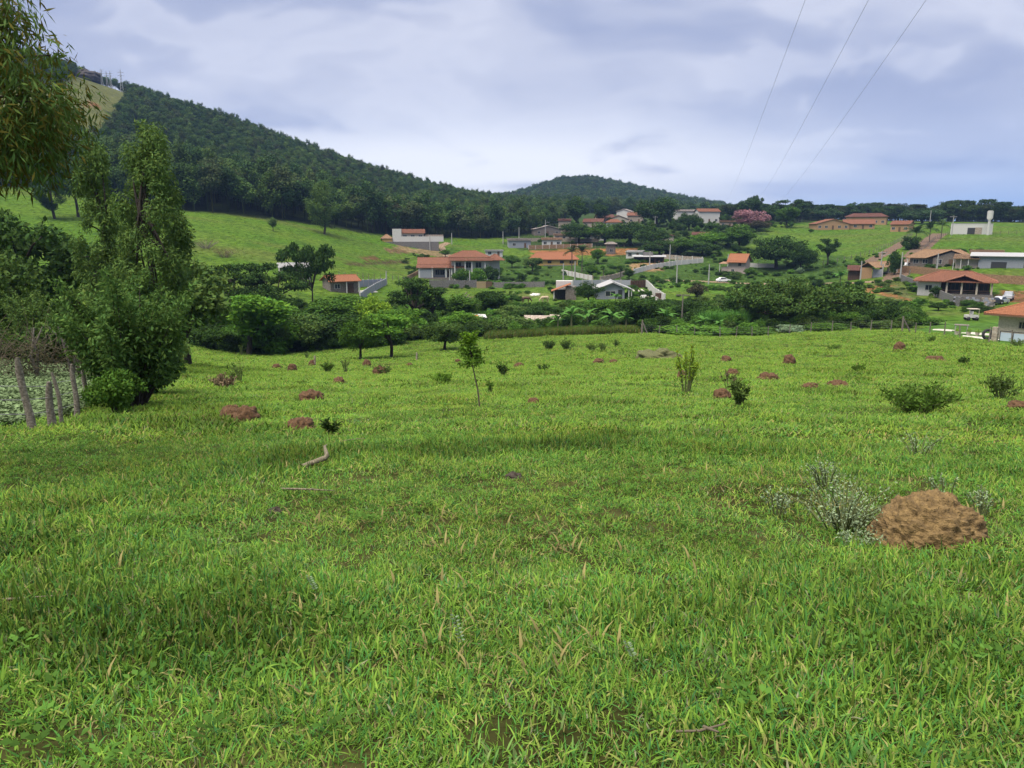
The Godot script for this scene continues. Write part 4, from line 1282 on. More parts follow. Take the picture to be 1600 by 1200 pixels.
	for i in 26000:
		var d := sqrt(lerpf(150.0 ** 2, 430.0 ** 2, rng.randf()))
		var p := polar(deg_to_rad(rng.randf_range(-36.0, 37.0)), d)
		if inside(wood_zone, p): continue
		var s := rng.randf_range(0.6, 1.5)
		places.append([stand(p, s * 1.5, s * 0.8), Color(1.0, 0.95, 0.9) * rng.randf_range(0.5, 1.1)])
	scatter("grass", "grass tussocks speckling the hillside pastures", [tuss], places)

func make_buildings() -> void:
	var o: Node3D
	var r: MB
	# the long house with two tiled wings
	var at: Vector2 = Vector2(-22.52, -242.95)
	o = thing("house", "long white house with two terracotta roofed wings and a columned veranda", "house", on(at), facing(at))
	walls(o, Vector3(-7.2, -2.5, -9), Vector3(7, 4.6, -1.4), M.white, 1.7)
	walls(o, Vector3(-7.5, -2.5, -1.4), Vector3(7.2, 0.6, 2.2), M.grey, 0.0, "x", "veranda_floor")
	walls(o, Vector3(-7.3, 0.6, 1.9), Vector3(-3.2, 3.2, 2.1), M.bluegrey, 0.0, "x", "side_screen")
	walls(o, Vector3(3.2, -2.0, -10), Vector3(15.2, 6.3, 0.6), M.white, 0.0)
	walls(o, Vector3(15.2, -2.0, -9), Vector3(18.8, 5.8, -2), M.white, 0.0)
	posts(o, [-7.0, -2.9, 1.4, 3.2, 6.6], 1.9, 0.6, 3.9, 0.42, M.white)
	posts(o, [4.2, 7.5, 9.6, 13.8], 2.4, -1.0, 6.0, 0.4, M.white)
	r = MB.new()
	roof_gable_x(r, -7.7, 7.3, -9.5, -0.9, 4.75, 1.9)
	roof_shed(r, -7.9, 7.5, -1.0, 2.5, 3.75, 4.65)
	part("roof", r.mesh(M.roof), o)
	r = MB.new()
	roof_hip(r, 2.4, 15.8, -10.6, -0.4, 6.9, 1.9, 4.6)
	roof_shed(r, 2.3, 16.4, -0.6, 3.2, 5.95, 6.75)
	roof_hip(r, 14.6, 20.2, -9.6, 1.2, 6.0, 1.7, 2.6)
	part("roof", r.mesh(M.roof), o)
	for x in [-1.2, 0.2, 4.4]: window(o, Vector3(x, 1.3, -1.38), 1.4, 1.6)
	door(o, Vector3(2.4, 0.65, -1.38), 1.0, 2.1, M.wood)
	for x in [5.4, 8.6, 11.8]: window(o, Vector3(x, 3.6, 0.62), 1.8, 1.7)
	wall_run("garden_wall", "grey block wall along the front garden of the long white house", [Vector2(-23.19, -214.47), Vector2(-10.27, -217.13)], 2.1, M.block, true, M.block)
	wall_run("garden_wall", "lower grey wall continuing right of the brown gate", [Vector2(-5.06, -213.87), Vector2(8.82, -208.86)], 1.5, M.block, true, M.block)
	at = Vector2(-7.77, -214.01)
	o = thing("yard_gate", "brown double gate set in the long grey garden wall", "gate", on(at), facing(at))
	for i in 12: part("plank", boxes([[Vector3(-2.2 + i * 0.37, -0.1, 0), Vector3(-1.86 + i * 0.37, 1.9, 0.07)]]).mesh(M.plank if i < 7 else M.wood), o)
	part("rail", boxes([[Vector3(-2.2, 0.4, -0.06), Vector3(2.22, 0.52, 0)], [Vector3(-2.2, 1.5, -0.06), Vector3(2.22, 1.62, 0)]]).mesh(M.steel), o)
	wall_run("ramp_wall", "brown sloping wall beside the left end of the long white house", [Vector2(-31.74, -231.05), Vector2(-30.89, -256.82)], 1.2, M.roof_tan, false)
	# the white house at the edge of the wood
	at = Vector2(-42.14, -315.12)
	o = thing("house", "white house with tall parapet and orange roof at the edge of the wood", "house", on(at), facing(at))
	walls(o, Vector3(-11.4, -2, -8), Vector3(12, 2.2, 0), M.block, 0.0, "x", "retaining_wall")
	walls(o, Vector3(-6.9, 2.2, -9), Vector3(-3.2, 7.4, -2.2), M.white, 0.0, "x", "parapet_wall")
	walls(o, Vector3(-3.2, 2.2, -8.5), Vector3(6, 5.6, -3), M.cream)
	walls(o, Vector3(-3.2, 2.2, -1.0), Vector3(14, 4.3, -0.75), M.white, 0.0, "x", "yard_wall")
	walls(o, Vector3(-11.2, 2.2, -7.8), Vector3(-7, 3.5, -1.2), M.yellow)
	walls(o, Vector3(6.4, 2.2, -6), Vector3(14.2, 5.0, -5.7), M.offwhite, 0.0, "x", "yard_wall")
	r = MB.new()
	roof_shed(r, -3.2, 6.6, -8.8, -2.4, 5.65, 7.3)
	part("roof", r.mesh(M.roof), o)
	r = MB.new()
	roof_hip(r, -11.8, -6.9, -8.2, -0.8, 3.5, 1.6, 2.2)
	part("roof", r.mesh(M.roof_tan), o)
	for x in [-1.8, 1.4, 4.6]: window(o, Vector3(x, 3.4, -2.98), 1.5, 1.4)
	# the small house with a walled yard behind the umbrella tree
	at = Vector2(-38.6, -174.21)
	o = thing("house", "small grey house with one orange roof and a walled yard", "house", on(at), facing(at) + 0.35)
	walls(o, Vector3(-3.2, -1.5, -5.5), Vector3(3.4, 2.7, 0), M.grey, 1.1)
	r = MB.new()
	roof_gable_x(r, -3.8, 4.0, -6.1, 0.9, 2.65, 1.25)
	part("roof", r.mesh(M.roof_new), o)
	posts(o, [0.4, 3.4], 0.6, -0.5, 2.5, 0.2, M.white)
	window(o, Vector3(-1.6, 1.0, 0.01), 1.2, 1.0)
	door(o, Vector3(1.4, 0.0, 0.01), 1.8, 2.1, M.rust)
	wall_run("yard_wall", "grey wall running downhill round the yard of the small orange roofed house", [Vector2(-37.97, -187.3), Vector2(-34.15, -205.41), Vector2(-33.79, -190.39), Vector2(-32.9, -163.8)], 1.7, M.bluegrey, true, M.concrete)
	fence("fence", "pale post and wire fence on the slope behind the small grey house", [Vector2(-45.27, -199.01), Vector2(-38.61, -213.05), Vector2(-30.75, -227.96)], 1.7, 4, M.post_pale, 0.16, 2.6)
	setting("paving", strip([Vector2(-36.75, -178.14), Vector2(-33.59, -184.79)], 3.0, 0.1, M.paving), "tan paved yard inside the small house's grey wall")
	cottage("house", "pale low house half hidden behind the umbrella tree", Vector2(-52.59, -184.66), 0.1, 7.0, 5.0, 2.6, 1.0, "white", "roof_white", "x", 2)
	# the house with the yellow wall
	at = Vector2(15.21, -278.59)
	o = thing("house", "low house with a broad orange roof over a yellow wall", "house", on(at), facing(at))
	walls(o, Vector3(-8.4, -1, -9), Vector3(8.4, 2.2, -0.3), M.yellow)
	walls(o, Vector3(-3.6, -2.4, -0.3), Vector3(7.6, 0.3, 0.5), M.block, 0.0, "x", "retaining_wall")
	r = MB.new()
	roof_hip(r, -9.3, 9.3, -9.6, 0.5, 2.3, 2.5, 3.2)
	part("roof", r.mesh(M.roof_new), o)
	for x in [-6.0, -1.5, 3.0, 6.5]: window(o, Vector3(x, 0.9, -0.29), 1.3, 0.9, 0.0, M.wood)
	posts(o, [-8.6, 8.6], 0.2, -1, 2.3, 0.3, M.yellow)
	# open-sided shed and grey house in the valley bottom
	at = Vector2(11.61, -171.31)
	o = thing("shed", "open shed with one orange roof slope falling left", "shed", on(at), facing(at))
	walls(o, Vector3(0.5, -1, -3), Vector3(2.9, 3.1, 0), M.grey)
	walls(o, Vector3(-2.2, -1, -3), Vector3(0.5, 2.2, -2.8), M.darkblock, 0.0, "x", "back_wall")
	posts(o, [-2.1], 0.05, -0.6, 2.15, 0.22, M.white, "post")
	r = MB.new()
	roof_side(r, -2.7, 1.7, -3.4, 0.5, 2.1, 3.75)
	part("roof", r.mesh(M.roof_new), o)
	walls(o, Vector3(-1.7, -1, -6.4), Vector3(2.1, 4.1, -3.8), M.white, 0.0, "x", "water_tank_box")
	at = Vector2(22.58, -171.95)
	o = thing("house", "pale grey gabled house with a white roof behind banana plants", "house", on(at), facing(at) + 0.1)
	walls(o, Vector3(-3.3, -1.2, -8), Vector3(3.0, 2.3, 0), M.bluegrey, 1.3, "z")
	r = MB.new()
	roof_gable_z(r, -4.0, 4.9, -8.5, 0.9, 2.2, 1.75, false)
	part("roof", r.mesh(M.roof_white), o)
	posts(o, [3.9, 4.5], 0.4, -0.8, 2.3, 0.22, M.white)
	window(o, Vector3(-0.2, 0.7, 0.01), 2.2, 1.1)
	door(o, Vector3(2.0, 0.0, 0.01), 0.95, 2.1, M.dark)
	wall_run("yard_wall", "grey rendered wall behind the pale grey gabled house", [Vector2(16.5, -205.68), Vector2(24.46, -206.91), Vector2(31.69, -202.85)], 1.9, M.bluegrey, true, M.concrete)
	wall_run("board_fence", "dark brown panel wall at the right end of the grey yard wall", [Vector2(31.34, -199.44), Vector2(35.63, -202.83)], 1.9, M.rust, true, M.rust, 0.1, 1.0)
	wall_run("yard_wall", "white wall sweeping downhill right of the pale drive strips", [Vector2(35.81, -202.86), Vector2(33.42, -177.85), Vector2(32.78, -162.43)], 1.9, M.white, true, M.white)
	for k in 3: setting("drive_strip", strip([Vector2(30.96, -194.86) + Vector2(k * 1.15, 0), Vector2(29.7, -178.12) + Vector2(k * 1.15, 0)], 0.55, 0.12, M.paving), "%s pale concrete strip of the drive beside the grey house" % ["leftmost", "middle", "rightmost"][k])
	at = Vector2(31.13, -166.93)
	o = thing("rubble_pile", "heap of rubble and a dark crate by the white sweeping wall", "rubble", on(at))
	for i in 14: part("stone", boxes([[Vector3(-0.5, -0.1, -0.4), Vector3(0.5, 0.55, 0.4)]]).mesh([M.white, M.stone, M.offwhite][i % 3]), o).transform = Transform3D(Basis(rdir(), rng.randf() * 2.0).scaled(Vector3.ONE * rng.randf_range(0.5, 1.2)), Vector3(rng.randf_range(-2.4, 2.0), rng.randf_range(0, 0.7), rng.randf_range(-0.8, 0.8)))
	part("crate", boxes([[Vector3(0.6, 0, -0.6), Vector3(2.0, 1.7, 0.6)]]).mesh(M.rust), o)
	# walls stepping up the middle slope
	wall_run("garden_wall", "white wall descending left below the palms", [Vector2(16.74, -255), Vector2(20.57, -244.18), Vector2(24.76, -233.14)], 1.5, M.white, true, M.offwhite)
	wall_run("garden_wall", "short pale wall facing the descending wall below the palms", [Vector2(26.65, -229), Vector2(36.12, -245.15)], 1.5, M.offwhite, true, M.offwhite)
	wall_run("garden_wall", "long white curving wall with piers climbing to the right above the meadow", [Vector2(39.9, -249.49), Vector2(48.32, -261.32), Vector2(59.04, -274.68), Vector2(70.73, -282.87)], 1.6, M.white, true, M.white)
	wall_run("garden_wall", "upper white piered wall behind the long curving wall", [Vector2(58.28, -294.62), Vector2(64.27, -288.11), Vector2(71.11, -285.4)], 1.7, M.offwhite, true, M.white)
	wall_run("garden_wall", "low white wall right of the small two storey house", [Vector2(84.37, -269.99), Vector2(91.88, -265.42)], 1.4, M.white, true, M.white)
	at = Vector2(51, -278.78)
	o = thing("shed", "dark open shed under a flat white roof beside orange earth", "shed", on(at), facing(at))
	walls(o, Vector3(-6.5, -1, -5), Vector3(4.5, 2.3, -4.8), M.darkblock, 0.0, "x", "back_wall")
	walls(o, Vector3(-3.2, -1, -4.7), Vector3(0.4, 3.9, -3.4), M.block, 0.0, "x", "block_room")
	posts(o, [-6.3, -2.4, 1.2, 4.4], -0.2, -0.6, 2.4, 0.18, M.wood, "post")
	r = MB.new()
	roof_shed(r, -7.0, 5.2, -5.2, 0.4, 2.35, 2.75, false)
	part("roof", r.mesh(M.roof_white), o)
	for k in [["rusty barrel standing left of two before the dark open shed", 2.7, 1.1], ["rusty barrel standing right of two before the dark open shed", 4.1, 0.9]]:
		var bp := at + Vector2(float(k[1]), 0.9).rotated(-facing(at))
		var bo := thing("barrel", k[0], "barrel", on(bp))
		r = MB.new()
		r.tube([Vector3(0, -0.1, 0), Vector3(0, float(k[2]) * 0.5, 0), Vector3(0, k[2], 0)], [0.33, 0.36, 0.33], 14)
		part("drum", r.mesh(M.rust), bo)
	# the small two-storey house by the road
	at = Vector2(75.84, -256.77)
	o = thing("house", "small pinkish white house with steep orange roof above the road", "house", on(at), facing(at) - 0.3)
	walls(o, Vector3(-2.9, -1.5, -4.6), Vector3(2.9, 4.2, 0), M.pinkish, 1.7)
	walls(o, Vector3(-5.4, -1.5, -3.6), Vector3(-2.9, 2.0, -0.4), M.pinkish)
	posts(o, [-5.8], 0.3, -1, 3.3, 0.18, M.white, "post")
	r = MB.new()
	roof_gable_x(r, -3.4, 3.3, -5.3, 0.5, 4.2, 2.3)
	roof_shed(r, -3.4, 3.3, 0.1, 1.2, 3.75, 4.3)
	part("roof", r.mesh(M.roof_new), o)
	r = MB.new()
	roof_shed(r, -6.2, -2.8, -3.8, 0.5, 3.2, 3.7, false)
	part("porch_roof", r.mesh(M.roof_tan), o)
	window(o, Vector3(0.9, 2.6, 0.01), 0.9, 0.9, 0.0, M.wood)
	window(o, Vector3(-1.4, 0.5, 0.01), 0.9, 0.9)
	# the gateway at the foot of the hill track
	at = Vector2(103.57, -221.08)
	o = thing("gatehouse", "tile roofed gateway with orange wall at the foot of the hill track", "gatehouse", on(at), facing(at))
	walls(o, Vector3(-2.2, -0.8, -3), Vector3(1.0, 3.1, 0), M.orange)
	walls(o, Vector3(-5.4, -0.8, -3.4), Vector3(-2.2, 2.2, -0.6), M.rust, 0.0, "x", "side_room")
	part("gate", boxes([[Vector3(1.1, 0.0, -0.6), Vector3(3.6, 2.7, -0.52)], [Vector3(1.1, 1.2, -0.52), Vector3(3.6, 1.32, -0.46)]]).mesh(M.bluegrey), o)
	posts(o, [3.7], -0.5, -0.5, 4.2, 0.3, M.concrete, "post")
	r = MB.new()
	roof_shed(r, -5.8, -1.9, -4.2, 0.4, 2.3, 3.6)
	part("side_roof", r.mesh(M.roof_old), o)
	r = MB.new()
	roof_gable_z(r, -2.6, 2.4, -13.0, 0.8, 3.2, 1.5)
	var rp := part("roof", r.mesh(M.roof_tan), o)
	rp.rotation.y = -0.45
	posts(o, [5.2, 7.6], -11.0, -1.5, 4.4, 0.3, M.wood, "post")
	at = Vector2(111.4, -225.14)
	o = thing("farm_gate", "low white gate across the track beside the gateway", "gate", on(at), facing(at))
	for x in [-2.2, 0.0, 2.2]: part("post", boxes([[Vector3(x - 0.15, -0.3, -0.1), Vector3(x + 0.15, 1.6, 0.1)]]).mesh(M.white), o)
	for y in [0.3, 0.75, 1.2]: part("rail", boxes([[Vector3(-2.2, y, -0.03), Vector3(2.2, y + 0.2, 0.03)]]).mesh(M.white), o)
	# right: the tan house, the white-roofed shed and the pillared house
	at = Vector2(125.9, -223.72)
	o = thing("house", "wide house with pale tan tiled roof below the hilltop pasture", "house", on(at), facing(at))
	walls(o, Vector3(-8.2, -1.5, -9), Vector3(8.2, 2.4, 0), M.grey)
	walls(o, Vector3(-2.2, -1.5, 0), Vector3(7.0, 2.4, 1.4), M.grey, 1.9, "z")
	r = MB.new()
	roof_hip(r, -9.4, 9.0, -9.8, 0.8, 2.4, 2.3, 4.5)
	roof_gable_z(r, -4.2, 8.6, -4.5, 1.9, 2.45, 2.35)
	part("roof", r.mesh(M.roof_tan), o)
	for x in [-6.6, -4.2]: window(o, Vector3(x, 0.8, 0.01), 1.3, 1.1)
	for x in [-0.6, 5.2]: window(o, Vector3(x, 0.8, 1.41), 1.4, 1.2)
	door(o, Vector3(2.4, 0, 1.41), 1.1, 2.1, M.wood)
	posts(o, [-8.8, 8.4], 0.5, -1.0, 2.4, 0.25, M.white)
	at = Vector2(134.31, -208.11)
	o = thing("shed", "grey walled building with a long sloping white roof at the right", "shed", on(at), facing(at))
	walls(o, Vector3(-6.0, -2.0, -7), Vector3(13, 3.2, 0), M.bluegrey)
	walls(o, Vector3(-11.6, -2.0, -5), Vector3(-6.0, 2.2, -1), M.pinkish, 0.0, "x", "annexe")
	r = MB.new()
	roof_shed(r, -8.2, 14, -7.6, 0.8, 3.3, 4.1, false)
	part("roof", r.mesh(M.roof_white), o)
	r = MB.new()
	roof_shed(r, -12.2, -5.6, -5.4, 0.6, 2.5, 3.6)
	part("annexe_roof", r.mesh(M.roof_tan), o)
	part("opening", boxes([[Vector3(-3.0, -0.6, -0.05), Vector3(0.6, 1.7, 0.03)]]).mesh(M.dark), o)
	part("opening", boxes([[Vector3(4.5, -0.6, -0.05), Vector3(9, 1.5, 0.03)]]).mesh(M.dark), o)
	posts(o, [-12.0, -10.2, -8.4], 0.3, -1.5, 2.5, 0.16, M.white, "post")
	cottage("house", "tan flat roofed terrace building left of the white roofed shed", Vector2(138.02, -222.29), 0.0, 8.0, 5.0, 2.8, 0.8, "pinkish", "roof_tan", "shed", 2)
	wall_run("retaining_wall", "long brown retaining wall below the tan roofed house", [Vector2(113.69, -225.25), Vector2(115.01, -203.83), Vector2(117.91, -188.91), Vector2(125, -180.58)], 2.0, M.roof_tan, false)
	at = Vector2(99.71, -170.96)
	o = thing("house", "orange roofed house with an open pillared veranda on a stone base", "house", on(at), facing(at))
	walls(o, Vector3(-7.0, -1.0, -8), Vector3(7, 3.3, -2.6), M.darkblock)
	walls(o, Vector3(-7.2, -1.0, -2.6), Vector3(-2.6, 3.0, 0.8), M.white)
	walls(o, Vector3(-2.6, -3.0, -2.6), Vector3(7.6, 0.55, 1.6), M.stone, 0.0, "x", "veranda_base")
	posts(o, [-1.4, 1.5, 4.4, 7.2], 1.3, 0.55, 3.3, 0.36, M.cream)
	part("railing", boxes([[Vector3(-2.4, 1.3, 1.2), Vector3(7.3, 1.38, 1.3)], [Vector3(-2.4, 0.9, 1.22), Vector3(7.3, 0.95, 1.28)]]).mesh(M.wood), o)
	r = MB.new()
	roof_hip(r, -8.2, 8.4, -8.8, 2.2, 3.3, 2.1, 5.2)
	roof_gable_z(r, -1.8, 5.4, -3.6, 2.3, 3.45, 1.3)
	part("roof", r.mesh(M.roof), o)
	window(o, Vector3(-5.0, 1.2, 0.81), 1.3, 1.1)
	for x in [0.2, 3.0, 5.8]: window(o, Vector3(x, 1.2, -2.58), 1.5, 1.5, 0.0, M.wood)
	at = Vector2(91.34, -149.47)
	o = thing("stone_wall", "rough stone retaining wall in front of the pillared house", "wall", on(at), facing(at))
	for j in 5:
		for i in 13:
			var s := boxes([[Vector3(-0.3, -0.17, -0.2), Vector3(0.3, 0.17, 0.2)]])
			var sp := part("stone", s.mesh([M.stone, M.block, M.bluegrey, M.offwhite][rng.randi() % 4]), o)
			sp.transform = Transform3D(Basis(rdir(), rng.randf_range(-0.15, 0.15)).scaled(Vector3(0.84, 1.0, 1.0)), Vector3(-3.2 + i * 0.53 + (0.26 if j % 2 else 0.0), 0.1 + j * 0.37, -j * 0.06))
	part("backing", boxes([[Vector3(-3.5, -0.8, -1.2), Vector3(3.6, 1.85, -0.3)]]).mesh(M.darkblock), o)
	wall_run("block_wall", "grey block wall running down diagonally left of the pillared house", [Vector2(104.77, -204.71), Vector2(98.65, -182.36), Vector2(93.9, -165.43), Vector2(87.71, -148.03)], 1.8, M.block, false)
	# the house at the right edge of the field
	at = Vector2(54.92, -84.76)
	o = thing("house", "cream house with orange hip roof cut by the right edge", "house", on(at, 0.0), facing(at) - 0.3)
	walls(o, Vector3(0, -2, -8), Vector3(11, 2.95, 0), M.cream)
	r = MB.new()
	roof_hip(r, -1.2, 12.4, -9.2, 1.2, 2.85, 1.75, 4.6)
	part("roof", r.mesh(M.roof_new), o)
	part("fascia", boxes([[Vector3(-1.15, 2.62, 1.16), Vector3(12.3, 2.78, 1.22)], [Vector3(-1.22, 2.62, -9.1), Vector3(-1.16, 2.78, 1.2)]]).mesh(M.wood), o)
	window(o, Vector3(2.6, 1.35, 0.01), 1.05, 0.65, 0.0, M.offwhite, 3)
	window(o, Vector3(6.5, 1.1, 0.01), 1.4, 1.1)
	door(o, Vector3(9.0, -0.4, 0.01), 1.0, 2.1, M.wood)
	at = Vector2(50.84, -77.87)
	o = thing("glass_railing", "low bluish glass railing along the terrace of the cream house", "railing", on(at, 0.15), facing(at) - 0.3)
	for i in 7:
		part("panel", boxes([[Vector3(i * 1.2, 0.0, -0.02), Vector3(i * 1.2 + 1.12, 0.85, 0.02)]]).mesh(M.pool), o)
		part("post", boxes([[Vector3(i * 1.2 - 0.06, -0.5, -0.04), Vector3(i * 1.2 - 0.0, 0.95, 0.04)]]).mesh(M.dark), o)
	part("rail", boxes([[Vector3(-0.06, 0.95, -0.04), Vector3(8.5, 1.02, 0.04)]]).mesh(M.dark), o)
	part("pillar", boxes([[Vector3(-0.75, -0.5, -0.25), Vector3(-0.25, 1.35, 0.25)]]).mesh(M.offwhite), o)
	setting("terrace", strip([Vector2(51.67, -84.45), Vector2(52.47, -80.39)], 2.6, 0.1, M.paving), "pale concrete slab by the cream house, the nearer of two")
	setting("terrace", strip([Vector2(56.15, -92.26), Vector2(57.78, -88.87)], 3.4, 0.1, M.paving), "pale concrete slab by the cream house, the farther of two")
	setting("terrace", strip([Vector2(55.13, -97.49), Vector2(56.49, -95.55)], 2.2, 0.12, M.paving), "small pale slab lying on the mown lawn")
	at = Vector2(50.42, -79.33)
	o = thing("tyre", "black tyre standing upright beside the terrace pillar", "tyre", on(at), facing(at) + 0.5)
	r = MB.new()
	r.grid(29, 11, func(i: int, j: int) -> Vector3:
		var a := TAU * i / 28.0
		var b := -TAU * j / 10.0
		var rad := 0.46 + 0.15 * cos(b)
		return Vector3(rad * cos(a), 0.6 + rad * sin(a), 0.14 * sin(b)))
	part("tread", r.mesh(M.tyre), o)

func make_village() -> void:
	var o: Node3D
	var at: Vector2
	# hilltop, from left to right
	cottage("house", "long low house with a sloping grey roof at the left end of the village", Vector2(18.41, -394.57), 0.25, 14, 7, 3.2, 1.8, "grey", "roof_grey", "z", 3, 3.0)
	cottage("house", "narrow upper house with white balcony beside the dark round tree", Vector2(28.06, -411.04), 0.0, 6.5, 6, 6.0, 1.2, "offwhite", "roof_old", "shed", 2, 3.0)
	cottage("house", "pale cream house below the dark round tree of the village", Vector2(26.62, -371.05), 0.1, 12, 6, 2.8, 0.8, "cream", "roof_tan", "shed", 4, 3.0)
	cottage("house", "house with faded brown roof left of the white gabled houses", Vector2(45.64, -435.62), -0.2, 11, 7, 3.0, 1.9, "pinkish", "roof_old", "x", 3, 3.0)
	cottage("house", "small house with a pink hipped roof below the brown roofed one", Vector2(40.11, -369.83), 0.0, 10, 7, 2.4, 1.7, "white", "roof_tan", "hip", 3, 3.0)
	cottage("house", "cream house with dark red gabled roof in the village middle", Vector2(61.22, -443.8), 0.15, 12, 7, 3.4, 2.4, "cream", "roof_old", "z", 3, 3.0)
	cottage("house", "tall white gabled house standing highest in the village", Vector2(67.78, -469.13), -0.3, 9, 7, 6.4, 1.6, "white", "roof_grey", "z", 2, 4.0)
	cottage("house", "white house with red roof just left of the great domed tree", Vector2(73.38, -460.19), -0.1, 9, 8, 4.4, 1.8, "offwhite", "roof", "x", 2, 3.0)
	cottage("house", "flat topped white house right of the great domed tree", Vector2(103.44, -456.42), 0.25, 12, 9, 6.0, 1.0, "white", "roof_grey", "x", 3, 4.0)
	cottage("house", "white house with red roof and dark veranda beside a small black tree", Vector2(111.02, -434.03), 0.35, 12, 8, 6.2, 1.7, "white", "roof", "x", 3, 4.0)
	cottage("house", "cream house with brown roof between the balcony house and the gabled ones", Vector2(54.79, -451.69), 0.2, 10, 7, 4.2, 1.7, "cream", "roof_old", "x", 3, 4.0)
	cottage("house", "small white house with orange roof under the tall white gabled house", Vector2(55.38, -421.38), -0.1, 8, 6, 3.6, 1.6, "white", "roof", "hip", 2, 4.0)
	cottage("house", "low pale house left of the pink flowering tree", Vector2(111.54, -394.54), 0.0, 10, 6, 3.0, 0.9, "offwhite", "roof_tan", "shed", 3, 3.0)
	cottage("house", "tan block house with a rusty flat roof amid the dark trees", Vector2(65.92, -338.64), 0.3, 11, 7, 4.5, 0.5, "cream", "roof_old", "shed", 2, 3.5)
	cottage("house", "low house with rusty brown roof under the white veranda house", Vector2(86.35, -347.43), 0.0, 9, 6, 2.2, 1.1, "orange", "roof_old", "x", 2, 3.0)
	cottage("house", "grey house with low roof left of the red earth terraces", Vector2(3.46, -344.98), 0.1, 10, 7, 3.4, 0.9, "bluegrey", "roof_grey", "shed", 2, 3.0)
	cottage("house", "white house with an arched porch above the red earth terraces", Vector2(18.21, -351.53), 0.0, 9, 6, 3.0, 1.0, "white", "roof_tan", "shed", 3, 3.0)
	cottage("house", "tiny white roofed shelter above the palms", Vector2(40.93, -315.36), 0.2, 3.5, 3, 4.2, 0.8, "grey", "roof_grey", "hip", 1, 2.0)
	cottage("house", "white block hut with open front on the green slope above the palms", Vector2(47.18, -296.27), -0.2, 6.0, 4, 2.6, 0.6, "white", "roof_white", "shed", 2, 2.0)
	cottage("house", "small white roofed hut among bushes above the long white house", Vector2(-7.27, -309.91), 0.0, 7, 4, 2.4, 0.5, "white", "roof_white", "shed", 2, 2.0)
	wall_run("terrace_wall", "pale brown wall along the top of the red earth terraces", [Vector2(7.39, -339.92), Vector2(22.89, -342.24), Vector2(35.85, -343.13)], 1.8, M.roof_tan, true, M.pinkish)
	wall_run("terrace_wall", "grey wall crossing below the sloping grey roofed house", [Vector2(1.54, -368), Vector2(15.51, -371.68), Vector2(40.98, -363.7)], 1.6, M.offwhite, true, M.offwhite)
	fence("fence", "thin post fence above the red earth at the village foot", [Vector2(22.69, -339.24), Vector2(36.84, -339), Vector2(48.94, -334.44)], 1.8, 2, M.post_pale, 0.16, 2.5)
	# the orange buildings on the right crest
	cottage("school_building", "orange block with gabled tile roof at the left end of the crest", Vector2(159.35, -382.3), 0.35, 16, 11, 3.0, 2.3, "orange", "roof", "z", 5, 3.0)
	cottage("school_building", "long low orange block in the middle of the crest buildings", Vector2(172.41, -382.41), 0.1, 14, 8, 2.6, 2.2, "orange", "roof", "x", 4, 3.0)
	cottage("school_building", "higher orange block with long flat tile roof behind the middle one", Vector2(189.68, -413.58), -0.1, 20, 8, 4.2, 1.8, "orange", "roof_old", "hip", 6, 4.0)
	cottage("school_building", "separate square orange building with red roof at the crest's right", Vector2(179.18, -355.81), -0.3, 8, 7, 3.4, 1.6, "orange", "roof", "x", 3, 3.0)
	at = Vector2(193.16, -323.44)
	o = thing("warehouse", "plain flat topped white building on the right hilltop", "warehouse", on(at), facing(at))
	walls(o, Vector3(-7.6, -1.5, -10), Vector3(7.6, 4.4, 0), M.white)
	part("roof", boxes([[Vector3(-7.7, 4.4, -10.1), Vector3(7.7, 4.55, 0.1)]]).mesh(M.roof_white), o)
	part("doorway", boxes([[Vector3(-1.4, 0, -0.1), Vector3(1.3, 2.7, 0.04)]]).mesh(M.dark), o)
	part("sliding_door", boxes([[Vector3(1.3, 0, 0.02), Vector3(3.8, 2.8, 0.12)]]).mesh(M.offwhite), o)
	at = Vector2(196.6, -317.42)
	o = thing("water_tower", "white water tower with fat tank beside the white hilltop building", "water tower", on(at))
	var t := MB.new()
	t.tube([Vector3(0, -1, 0), Vector3(0, 6.2, 0)], [0.5, 0.5], 16)
	part("column", t.mesh(M.white), o)
	t = MB.new()
	t.tube([Vector3(0, 6.2, 0), Vector3(0, 6.8, 0), Vector3(0, 9.6, 0), Vector3(0, 9.9, 0)], [0.6, 1.1, 1.1, 0.75], 20)
	part("tank", t.mesh(M.white), o)
	fence("fence", "farm fence running right from the water tower", [Vector2(199.91, -320.02), Vector2(220.71, -315.45)], 1.5, 3, M.post_pale, 0.14, 3.0)
	fence("fence", "line of pale posts beside the dirt track up the right hill", [Vector2(106.58, -261.17), Vector2(118.44, -266.56), Vector2(130.55, -276.07), Vector2(146.86, -295.52), Vector2(173.19, -332.61)], 1.5, 4, M.post_pale, 0.2, 3.0)
	fence("fence", "post fence on the far side of the hill track", [Vector2(111.07, -212.75), Vector2(141.62, -264.47), Vector2(169.17, -306.4), Vector2(194.26, -338.18)], 1.5, 4, M.post_pale, 0.18, 4.0)
	# lattice towers on the mountain
	for k in [["tallest lattice power tower on the bare ridge", Vector2(-303.22, -619.81), 17.0], ["thin pylon at the left of the ridge group", Vector2(-319.6, -622.78), 12.0], ["thin pylon at the ridge, second from the left", Vector2(-318.78, -628.81), 11.5], ["thin pylon at the ridge, just left of the tallest", Vector2(-314.22, -625.51), 12.5]]:
		o = thing("power_tower", k[0], "power tower", on(k[1]), 0.4, "pylons on the mountain ridge")
		var h: float = k[2]
		var wd := h * 0.07
		for sx in [-1, 1]:
			for sz in [-1, 1]:
				t = MB.new()
				t.tube([Vector3(sx * wd, -1, sz * wd), Vector3(sx * wd * 0.35, h * 0.6, sz * wd * 0.35), Vector3(sx * 0.12, h, sz * 0.12)], [0.16, 0.13, 0.1], 4)
				part("leg", t.mesh(M.steel), o)
